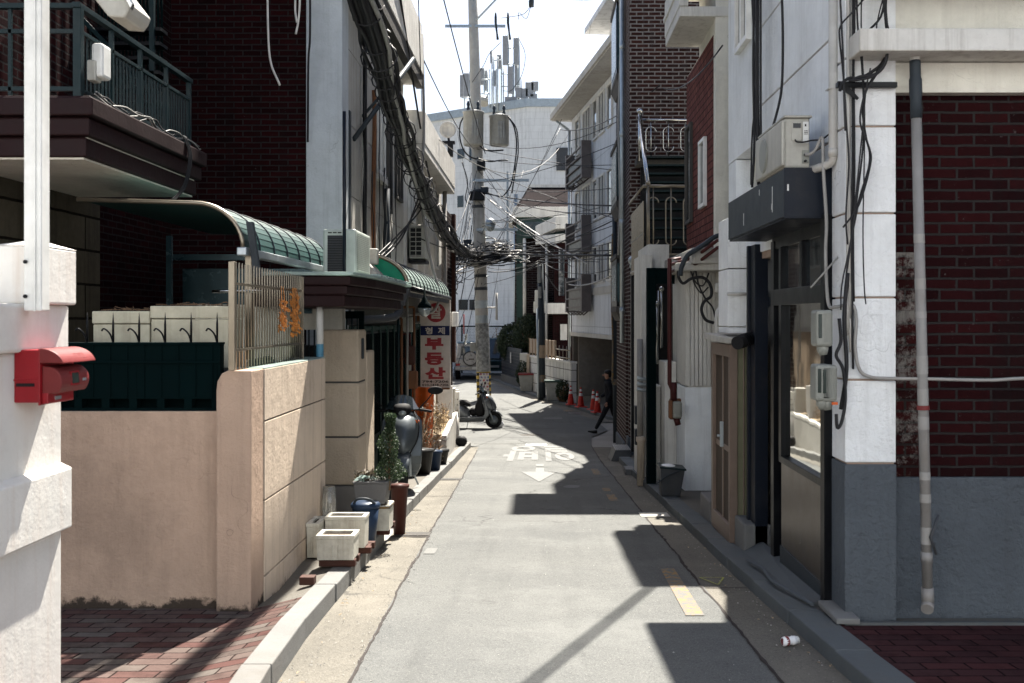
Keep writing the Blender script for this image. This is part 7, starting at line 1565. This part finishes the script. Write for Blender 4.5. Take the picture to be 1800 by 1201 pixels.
wires([(A(760, 455, 30), A(830, 432, 39.5), .1), (A(762, 470, 30), A(836, 440, 39.5), .2), (A(780, 520, 33), A(838, 440, 39.6), .1), (A(795, 600, 36), A(842, 470, 39.7), .1), (A(805, 640, 38), A(842, 480, 39.7), .3), (A(800, 410, 33), A(838, 300, 39.7), .2), (A(812, 430, 36), A(836, 320, 39.7), .1), (A(818, 440, 36), A(835, 330, 39.7), 0)], 'wires left of the main pole', 'loose wire between the left buildings and the main pole')
wires([(A(948, 462, 40.2), A(1000, 520, 41), .3), (A(948, 458, 40.2), A(1083, 470, 31), .35), (A(948, 458, 40.2), A(1083, 440, 31), .2), (A(950, 455, 40.2), A(1083, 408, 31), .2), (A(948, 460, 40.2), A(905, 480, 45), .1), (A(948, 460, 40.2), A(985, 515, 42), .1)], 'wires fanning from the slim pole', 'thin wire fanning out from the top of the slim dark pole')
random.seed(77)
wires([(A(random.uniform(838, 860), random.uniform(290, 430), 39.7), A(random.uniform(960, 1083), random.uniform(300, 470), random.uniform(30, 33)), random.uniform(.05, .5), .011) for k in range(12)], 'fine wires between main pole and right-hand row', 'fine wire from main pole to right-hand row')
wires([(A(random.uniform(775, 815), random.uniform(430, 640), 36), A(random.uniform(828, 842), random.uniform(300, 500), 39.6), random.uniform(0, .5), .011) for k in range(9)], 'fine wires dropping left of the main pole', 'fine wire dropping left of the main pole')
wires([(A(862, 352, 39.6), A(1032, 464, 34), .1, .02)], None, 'pale thick wire sloping down right from the main pole', 'cable_w')
wires([(A(1000, 500, 33), A(1115, 458, 20), .2, .02)], None, 'pale cable crossing to the corner of the brick tower', 'cable_g')
wires([(A(770, -40, 24), A(853, 270, 39.7), .1, .018)], None, 'black wire dropping steeply across the sky towards the main pole')
wires([(A(742, 100, 17.3), A(833, 262, 39.7), .2, .012)], None, 'thin wire crossing the sky from the left eave to the pole')
wires([(A(700, -30, 14), A(760, 345, 20), .1, .018), (A(735, -20, 15), A(745, 300, 20), .05, .008)], 'wires falling along the left eave', 'black wire falling past the left eave')
wires([(A(712, 193, 17.5), A(1004, 228, 40), 1.4, .009)], None, 'long pale wire sagging right across the white tiled building', 'cable_g')
wires([(A(1160, 150, 19.4), A(985, 228, 32), .3, .014), (A(1270, 80, 12), A(1165, 155, 19.4), .2, .010)], 'wires crossing before the brick tower', 'black wire crossing in front of the brick tower')
wires([(A(1005, 0, 34), A(1170, -25, 20), .1, .012), (A(1060, -20, 24), A(1170, -10, 20), .42, .03)], 'wires at the top of the brick tower', 'pale wire hanging near the top of the brick tower', 'cable_g')
wires([(A(600, 330, 12.5), A(830, 440, 39.6), .1), (A(740, 420, 17), A(832, 436, 39.6), .15)], 'wires from the left wall to the coil', 'wire from the plastered wall to the cable coil')
wires([(A(905, 300, 45), A(860, 570, 39.6), .0, .01), (A(800, 210, 44), A(850, 470, 39.7), .1, .01), (A(985, 225, 44), A(853, 450, 39.7), .2, .012), (A(1005, 170, 42), A(845, 470, 39.7), .4, .012), (A(820, 250, 42), A(900, 350, 39.7), .1), (A(920, 300, 45), A(846, 500, 39.7), .2)], 'wires crossing behind the main pole', 'very thin wire crossing behind the main pole')
PL = iter(['thick black cable curling down right of the right transformer', 'second cable hanging in a wide curve right of the right transformer', 'black cable bowing out left of the left transformer', 'cable sagging between the two transformers', 'thick cable end under the right transformer', 'cable dropping left of the pole below the transformers',
           'thin wire from the right insulator up to the hanging insulator', 'thin wire loop between the hanging insulator and its bracket', 'thin wire curving left from the left insulator to the pole', 'thin wire falling in a long arc right of the antennas'])
for L, r in (([(893,205),(903,222),(908,250),(905,290),(898,325),(885,345)], .03), ([(895,207),(908,228),(911,265),(906,300),(900,340)], .025), ([(817,203),(809,218),(808,240),(814,262),(825,275),(838,280)], .03), ([(828,205),(830,230),(845,258),(862,265),(885,264)], .03), ([(838,278),(860,284),(880,282),(893,282)], .025), ([(812,285),(822,320),(818,350),(828,360)], .02), ([(881,32),(895,30),(920,25),(932,12)], .012), ([(912,35),(912,22),(925,33),(933,12)], .012), ([(880,75),(860,95),(850,115),(830,145)], .012), ([(912,68),(923,95),(918,130),(900,158),(885,160)], .012)):
    m = MB(); m.tube(curve(pxc(L, 39.4), 6), r, 6); single('pole_cable', m, M['cable'], next(PL), 'cable', 'cable loops on the main pole')
a = P(934, 3, 39.4); m = MB(); m.rings([((a[0], 39.4, a[2]-.2), .1), ((a[0], 39.4, a[2]), .11), ((a[0]+.04, 39.4, a[2]+.25), .05), ((a[0]+.06, 39.4, a[2]+.6), .03)], 12); single('insulator', m, M['slatepaint'], 'dark insulator hanging from a wire at the top edge', 'insulator')
# bundles overhead that only throw their shadows into view
m = MB()
for k in range(2): m.tube(sag((1.70+.04*math.cos(k*2), 11.9, 5.45+.04*math.sin(k*2)), (-1.6+.04*math.cos(k*2+1), 2.5, 5.95+.04*math.sin(k*2+1)), .1), .018, 6)
single('street_cable_bundle', m, M['cable'], 'bundle of street cables crossing high above the lane', 'cable bundle')
m = MB()
for k in range(4): m.tube(sag((-.95+.05*k, 15, 7.2), (-.97+.04*k, 1, 5.6+.03*k), .1), .03, 6)
single('street_cable_bundle', m, M['cable'], 'bundle of street cables running lengthways high above the lane', 'cable bundle')

# ================= BACKGROUND =================
wt = thing('white_tiled_building', 'large windowless white tiled building closing the view', 'building', (-1, 62, G(60)))
m = MB()
x1_, y1_ = -.83, 62.0; x0_, y0_ = -9.5, 68.5
m.prism([(12, 62, -2), (x1_, 62, -2), (x0_, 68.5, -2), (x0_, 80, -2), (12, 80, -2)], (0, 0, 16.3)); part('wall', m, M['whitetile'], wt)
m = MB(); m.prism([(12.1, 61.85, 14.3), (x1_-.05, 61.85, 14.3), (x0_-.15, 68.4, 14.3), (x0_, 68.7, 14.3), (x1_, 62.2, 14.3), (12.1, 62.2, 14.3)], (0, 0, .5)); part('coping', m, M['galv'], wt)
for px0, px1, py0, py1, d in ((978, 1003, 260, 300, 61.97),):
    a, b = P(px0, py1, d), P(px1+10, py0, d); m = MB(); m.box(a[0], b[0], 61.9, 62, a[2], b[2]); part('window', m, M['greybin'], wt)
def fac(px): # point on slanted left face
    lo, hi = x1_, x0_
    for i in range(40):
        mid = (lo+hi)/2; y = 62+(x1_-mid)*6.5/(x1_-x0_)
        if 950+1800*mid/y > px: lo = mid
        else: hi = mid
    return lo, 62+(x1_-lo)*6.5/(x1_-x0_)
for px0, px1, py0, py1 in ((804, 816, 263, 280), (825, 835, 255, 285), (804, 814, 345, 365), (806, 822, 527, 545), (825, 845, 527, 545)):
    (xa, ya), (xb, yb) = fac(px0), fac(px1); m = MB(); za, zb = PZ(py1, ya), PZ(py0, ya)
    m.hexa([(xa, ya-.06, za), (xb, yb-.06, za), (xb, yb+.1, za), (xa, ya+.1, za), (xa, ya-.06, zb), (xb, yb-.06, zb), (xb, yb+.1, zb), (xa, ya+.1, zb)]); part('window', m, M['glass'], wt)
for px in (905, 908): m = MB(); m.cyl((PX(px, 61.8), 61.8, -1.7), (PX(px, 61.8), 61.8, 9), .07); part('downpipe', m, M['galv'], wt)
# antennas
def antenna(px, py0, py1, w_, d, lb, mt='acwhite', n=1):
    t = thing('cell_antenna', lb, 'antenna', P(px, 186, d), 'mobile phone antennas on the white building roof')
    a, b = P(px, py0, d), P(px, py1, d); r = w_*d/1800/2; m = MB(); m.box(a[0]-r, a[0]+r, d-.12, d+.12, b[2], a[2]); part('panel', m, M['antenna'], t, .05)
    m = MB(); m.cyl((a[0]+r*1.2, d+.2, 14), (a[0]+r*1.2, d+.2, a[2]+.15), .05, n=8); m.box(a[0], a[0]+r*1.3, d, d+.25, a[2]-.4, a[2]-.3); m.box(a[0], a[0]+r*1.3, d, d+.25, b[2]+.3, b[2]+.4); part('mast', m, M['galv'], t); return t
for q in ((888, 63, 115, 9, 63, 'tall left cell antenna panel'), (907, 67, 115, 9, 63.3, 'tall right cell antenna panel'), (897, 117, 165, 9, 62.8, 'lower middle cell antenna panel'), (907, 115, 160, 5, 63.5, 'slim lower cell antenna panel'), (820, 129, 172, 9, 65, 'left paired cell antenna panel'), (812, 132, 172, 7, 65.5, 'outermost left cell antenna panel'),
          (847, 120, 150, 7, 64, 'antenna panel just right of the pole'), (853, 124, 160, 6, 64.3, 'darker antenna panel right of the pole'), (877, 97, 122, 7, 63.4, 'short upper antenna panel'), (869, 124, 152, 5, 63.2, 'tilted short antenna panel'), (863, 90, 112, 3, 63.8, 'thinnest antenna rod panel')): antenna(q[0], q[1], q[2], q[3], q[4], q[5])
for k, (px, py, w_, h_) in enumerate(((912, 163, .28, .45), (922, 165, .3, .5), (931, 158, .35, .7), (940, 152, .3, .45), (938, 172, .3, .35), (898, 178, .5, .4))):
    a = P(px, py, 63); w_ *= 1.5; h_ *= 1.3; m = MB(); m.box(a[0]-w_/2, a[0]+w_/2, 62.9, 63.2, a[2]-h_/2, a[2]+h_/2); m.cyl((a[0], 63.1, 14.2), (a[0], 63.1, a[2]), .04); single('radio_unit', m, M['antenna'], ('leftmost pale radio unit of the upright row on the roof', 'second radio unit from the left on the roof', 'largest radio unit on the roof beside the antennas', 'rightmost upper radio unit on the roof', 'low radio unit under the largest one', 'radio unit nearest the antenna masts, set low')[k], 'radio unit', 'radio units on the roof', bev=.03)
m = MB(); 
for px in (868, 875, 885, 893, 901, 916): a = P(px, 100+(px % 7)*6, 63.1); m.cyl((a[0], 63.1, 14), a, .04, n=6)
for px0, px1, py in ((868, 880, 106), (890, 905, 85), (884, 905, 113), (846, 862, 140), (846, 862, 165), (880, 912, 152), (812, 830, 172), (880, 900, 130)): m.cyl(P(px0, py, 63.1), P(px1, py, 63.1), .04, n=6)
for px in (861, 865): m.cyl(P(px, 190, 63.5), P(px, 122, 63.5), .03, n=6)
single('antenna_frame', m, M['galv'], 'galvanised pipe frame that carries the antennas', 'frame')
m = MB(); m.cyl(P(850, 183, 62.8), (P(850, 183, 62.8)[0], 63, 14.7+.35), .3, n=20); single('roof_dish', m, M['acwhite'], 'small round dish on the roof beside the main pole', 'dish')
# brown brick house
bh = thing('brown_house', 'dark brown brick house with slate mansard roof and green glazed bay', 'house', (0, 50, G(50)))
X0 = PX(905, 50); m = MB(); m.box(X0, 4, 50, 56, -1.8, PZ(365, 50)); part('wall', m, M['darkbrick'], bh)
a, b = P(892, 392, 49.7), P(1004, 365, 49.7); m = MB(); m.box(PX(905, 49.7)-.1, 4, 49.4, 56.1, PZ(382, 49.5), PZ(364, 49.5)); m.prism([P(892, 392, 49.5), P(906, 364, 49.5), P(912, 364, 49.5), P(900, 392, 49.5)], (0, 3, 0)); part('eave', m, M['conc_lt'], bh, .02)
z0, z1 = PZ(364, 49.5), PZ(330, 52); m = MB(); m.hexa([(PX(906, 49.5),49.45,z0),(4,49.45,z0),(4,56,z0),(PX(906, 49.5),56,z0),(PX(930, 52),52,z1),(4,52,z1),(4,55,z1),(PX(930, 52),55,z1)]); part('roof', m, M['slate'], bh)
m = MB(); m.box(PX(928, 52), 4, 51.9, 55, z1, z1+.14); part('roof_cap', m, M['conc_lt'], bh)
m = MB(); m.box(PX(908, 49.9), PX(922, 49.9), 49.6, 50, PZ(600, 50), PZ(372, 50)); m.box(PX(918, 49.9), PX(1004, 49.9), 49.5, 49.98, PZ(420, 50), PZ(374, 50)); part('bay_frame', m, M['green_pale'], bh)
m = MB(); m.box(PX(923, 49.9), PX(1004, 49.9), 49.42, 49.5, PZ(410, 50), PZ(392, 50)); part('pane', m, M['glass'], bh)
m = MB(); m.tube([P(922, 374, 49.6), P(922, 600, 49.6)], .08, 8); m.tube([P(961, 420, 47.5), P(961, 700, 47.5)], .06, 8); part('downpipe', m, M['conc_lt'], bh)
bc_ = thing('corner_balcony', 'cream curved balcony box projecting from the brown house', 'balcony', P(975, 415, 47)); m = MB()
m.prism([P(941, 418, 48.9), P(976, 402, 46), P(1003, 402, 45.9), P(1003, 402, 48.9)], (0, 0, .55)); m.prism([P(941, 430, 48.9), P(976, 428, 46), P(1003, 425, 45.9), P(1003, 425, 48.9)], (0, 0, .4)); part('parapet', m, M['conc_lt'], bc_, .02)
m = MB(); m.box(PX(975, 46.3), 3, 46.3, 50, PZ(545, 46.3), PZ(418, 46.3)); part('wall', m, M['redbrick'], bc_)
m = MB(); m.box(PX(962, 46.6), PX(1003, 46.6), 46.0, 48.9, PZ(552, 46), PZ(533, 46)); part('lower_slab', m, M['conc_lt'], bc_, .02)
m = MB(); m.box(PX(982, 46.3), PX(992, 46.3), 46.2, 46.3, PZ(520, 46.3), PZ(440, 46.3)); part('window', m, M['glass'], bc_)
m = MB(); m.box(PX(972, 46.5), PX(1006, 46.5), 46.4, 49.5, -1.75, PZ(553, 46.5)); part('lower_wall', m, M['redbrick'], bc_)
m = MB(); m.box(PX(985, 46.3), PX(997, 46.3), 46.32, 46.4, PZ(598, 46.3), PZ(570, 46.3)); part('small_window', m, M['conc_lt'], bc_)
m = MB(); m.box(PX(938, 48.5), PX(962, 48.5), 48.3, 50, PZ(550, 48.5), PZ(530, 48.5)); m.box(PX(940, 48.5), PX(958, 48.5), 48.5, 50, PZ(530, 48.5), PZ(510, 48.5)); single('side_balcony', m, M['cream'], 'small cream balcony ledge at mid height of the brown house', 'balcony', bev=.03)
# white block wall and planks
wl = thing('block_wall', 'white block garden wall standing behind the slim pole', 'wall', (.2, 41, G(41)))
xa, ya, xb, yb = PX(930, 44.8), 44.8, PX(1004, 37.9), 37.9
def seg(x0, y0, x1, y1, z0, z1, th): 
    mm = MB(); dx, dy = x1-x0, y1-y0; L_ = math.hypot(dx, dy); nx, ny = -dy/L_*th, dx/L_*th
    if nx < 0: nx, ny = -nx, -ny
    mm.hexa([(x0, y0, z0), (x1, y1, z0), (x1+nx, y1+ny, z0), (x0+nx, y0+ny, z0), (x0, y0, z1), (x1, y1, z1), (x1+nx, y1+ny, z1), (x0+nx, y0+ny, z1)]); return mm
part('wall', seg(xa, ya, xb, yb, -1.8, -.18, .2), M['blockwall'], wl); part('coping', seg(xa-.04, ya-.04, xb-.04, yb-.04, -.18, -.10, .28), M['conc_lt'], wl, .01)
m = MB(); m.box(PX(926, 44.9), PX(931, 44.9), 44.5, 44.9, -1.8, -.05); part('end_post', m, M['beige'], wl, .01)
bf = thing('plank_screen', 'light brown plank screen on top of the white block wall', 'fence', (.2, 43, 0))
part('planks', seg(PX(931, 44.9), 44.9, PX(976, 40.4), 40.4, .0, .62, .05), M['brown'], bf)
m = MB()
for k in range(9): x = lerp(PX(931, 44.9), PX(976, 40.4), k/8); y = lerp(44.9, 40.4, k/8); m.box(x-.03, x+.03, y-.05, y-.01, -.12, .63)
part('post', m, M['brown'], bf)
rl = thing('wall_railing', 'thin pale railing at the right end of the block wall', 'railing', (.9, 39.5, 0)); m = MB()
for z in (0, .3): m.tube([(PX(977, 40.3), 40.3, z), (PX(1003, 38.2), 38.2, z)], .025, 6)
for k in range(5): x = lerp(PX(977, 40.3), PX(1003, 38.2), k/4); m.tube([(x, lerp(40.3, 38.2, k/4), -.15), (x, lerp(40.3, 38.2, k/4), .45)], .02, 6)
part('rail', m, M['gold'], rl)
df = thing('dark_gate', 'dark slatted metal gate on a concrete kerb beyond the block wall', 'gate', (-1.2, 48, G(48)))
gx0, gy0, gx1, gy1 = PX(882, 51.5), 51.5, PX(916, 46), 46
part('panel', seg(gx0, gy0, gx1, gy1, -1.25, .12, .06), M['navy'], df); part('base', seg(gx0-.05, gy0, gx1-.05, gy1, -1.8, -1.25, .2), M['conc_dk'], df)
m = MB()
for k in range(8): z = -1.15+k*.15; q = seg(gx0-.03, gy0-.03, gx1-.03, gy1-.03, z, z+.03, .02); m.add(q.v, q.f)
part('slats', m, M['black'], df)
m = MB(); m.box(PX(897, 48.6), PX(898.6, 48.6), 48.3, 48.4, -.6, -.1); part('white_strip', m, M['conewhite'], df)
m = MB(); m.box(PX(914, 46), PX(927, 46), 45.6, 46.2, -1.8, -.05); single('gate_pier', m, M['conc'], 'dull concrete pier between dark gate and block wall', 'pier', bev=.02)
for px, d, mt, lb, rim in ((926, 44.2, 'potgrey', 'grey planter tub with red rim before the block wall', 'red_worn'), (974, 39.3, 'potgrey', 'grey-green planter tub right of the slim pole', 'green_pale')):
    x = PX(px, d)-.02; z = G(d)+.08; t = thing('planter_tub', lb, 'planter', (x, d, z)); m = MB(); m.hexa([(x-.24,d-.2,z),(x+.24,d-.2,z),(x+.24,d+.2,z),(x-.24,d+.2,z),(x-.32,d-.26,z+.68),(x+.32,d-.26,z+.68),(x+.32,d+.26,z+.68),(x-.32,d+.26,z+.68)]); part('tub', m, M[mt], t, .02)
    m = MB(); m.box(x-.35, x+.35, d-.29, d+.29, z+.68, z+.76); part('rim', m, M[rim], t, .01)
# hedges
def hedge(label, c, s_, n, size, rs):
    t = thing('clipped_hedge', label, 'hedge', (c[0], c[1], G(c[1]))); m = MB()
    def fr():
        v = Vector((random.gauss(0,1), random.gauss(0,1), random.gauss(0,1))).normalized()*(random.uniform(.7, 1.0)+.12*mnoise.noise((random.random()*9, rs, 0))); return (v.x*s_[0], v.y*s_[1], v.z*s_[2])
    leaves(m, c, n, fr, size, rs); part('foliage', m, M['hedge'], t); m = MB(); m.rings([((c[0], c[1], G(c[1])), .09), ((c[0], c[1], c[2]), .05)], 8)
    for k in range(10): a = k*.7; m.tube([(c[0], c[1], c[2]-.5), (c[0]+s_[0]*.7*math.cos(a), c[1]+s_[1]*.7*math.sin(a), c[2]+s_[2]*.6*math.sin(k))], .03, 5)
    part('trunk', m, M['twig'], t)
hedge('large dark rounded hedge above the dark gate', (PX(903, 50), 50.5, PZ(603, 50)), (.85, .9, 1.0), 5200, .07, 3); hedge('dark hedge merging right of the rounded one', (PX(928, 48.5), 48.8, PZ(590, 49)), (.75, .8, 1.05), 4200, .07, 4)
hedge('low dark bush by the planter tub under the block wall', (PX(990, 38), 38.3, -1.2), (.3, .3, .42), 900, .05, 5); hedge('dark bush beside the dull concrete pier', (PX(920, 45.2), 45.2, -.95), (.35, .3, .6), 1200, .05, 6)
# green net fence
nf = thing('net_fence', 'green net fence with bare creepers before the white building', 'fence', (-4, 60, G(60))); m = MB()
for px in (812, 850, 888, 905): x = PX(px, 60); m.cyl((x, 60, -1.7), (x, 60, 1.15), .05, n=8)
m.box(PX(790, 60), PX(905, 60), 59.97, 60.03, 1.0, 1.08); part('post', m, M['green_dk'], nf)
m = MB()
for k in range(60): x = lerp(PX(790, 60), PX(905, 60), k/60); m.box(x, x+.008, 59.99, 60, -1.6, 1.0)
for k in range(30): z = -1.6+k*.087; m.box(PX(790, 60), PX(905, 60), 59.985, 59.995, z, z+.008)
part('mesh', m, M['green_dk'], nf)
m = MB(); random.seed(44)
for k in range(26):
    x = random.uniform(-3.2, -1.6); m.tube(curve([(x, 59.9, -1), (x+random.gauss(0, .2), 59.9, .1), (x+random.gauss(0, .4), 59.9, random.uniform(.4, 1.1))], 4), .015, 4)
single('creeper', m, M['twig'], 'bare creeper stems on the green net fence', 'creeper')
t = thing('road_barrier', 'white and red upright marker beside the off-road car', 'post', P(819, 590, 50)); a = P(819, 560, 50)
m = MB(); m.rings([((a[0], 50, .2), .07), ((a[0], 50, .75), .07)], 10); part('tube', m, M['clearplastic'], t); m = MB(); m.rings([((a[0]-.1, 50, .75), .035), ((a[0]-.1, 50, 1.7), .035)], 10); part('red_tube', m, M['red_worn'], t)
# far left and right masses so that side views are closed
m = MB(); m.box(-16, -6.4, 29, 45, -2, 7); single('far_building', m, M['conc'], 'plain building set back behind the left row', 'building')
m = MB(); m.box(4.2, 14, 28, 33, -2, 9); single('far_building', m, M['conc_lt'], 'plain building behind the brick tower', 'building')

# pale block added behind the camera to bounce sunlight onto shaded fronts
fb = thing('added_building', 'pale block added behind the viewpoint to bounce sunlight forward', 'building', (0, -9, .5))
m = MB(); m.box(-16, 16, -14, -7.6, -.5, 10); part('wall', m, M['bouncewall'], fb)
m = MB()
for k in range(7):
    for z in (1.6, 4.6): m.box(-14+k*4.4, -12.6+k*4.4, -7.62, -7.57, z, z+1.4)
part('window', m, M['glass'], fb)
m = MB(); m.box(-16.2, 16.2, -14.2, -7.3, 10.0, 10.25); part('roof', m, M['conc_lt'], fb)
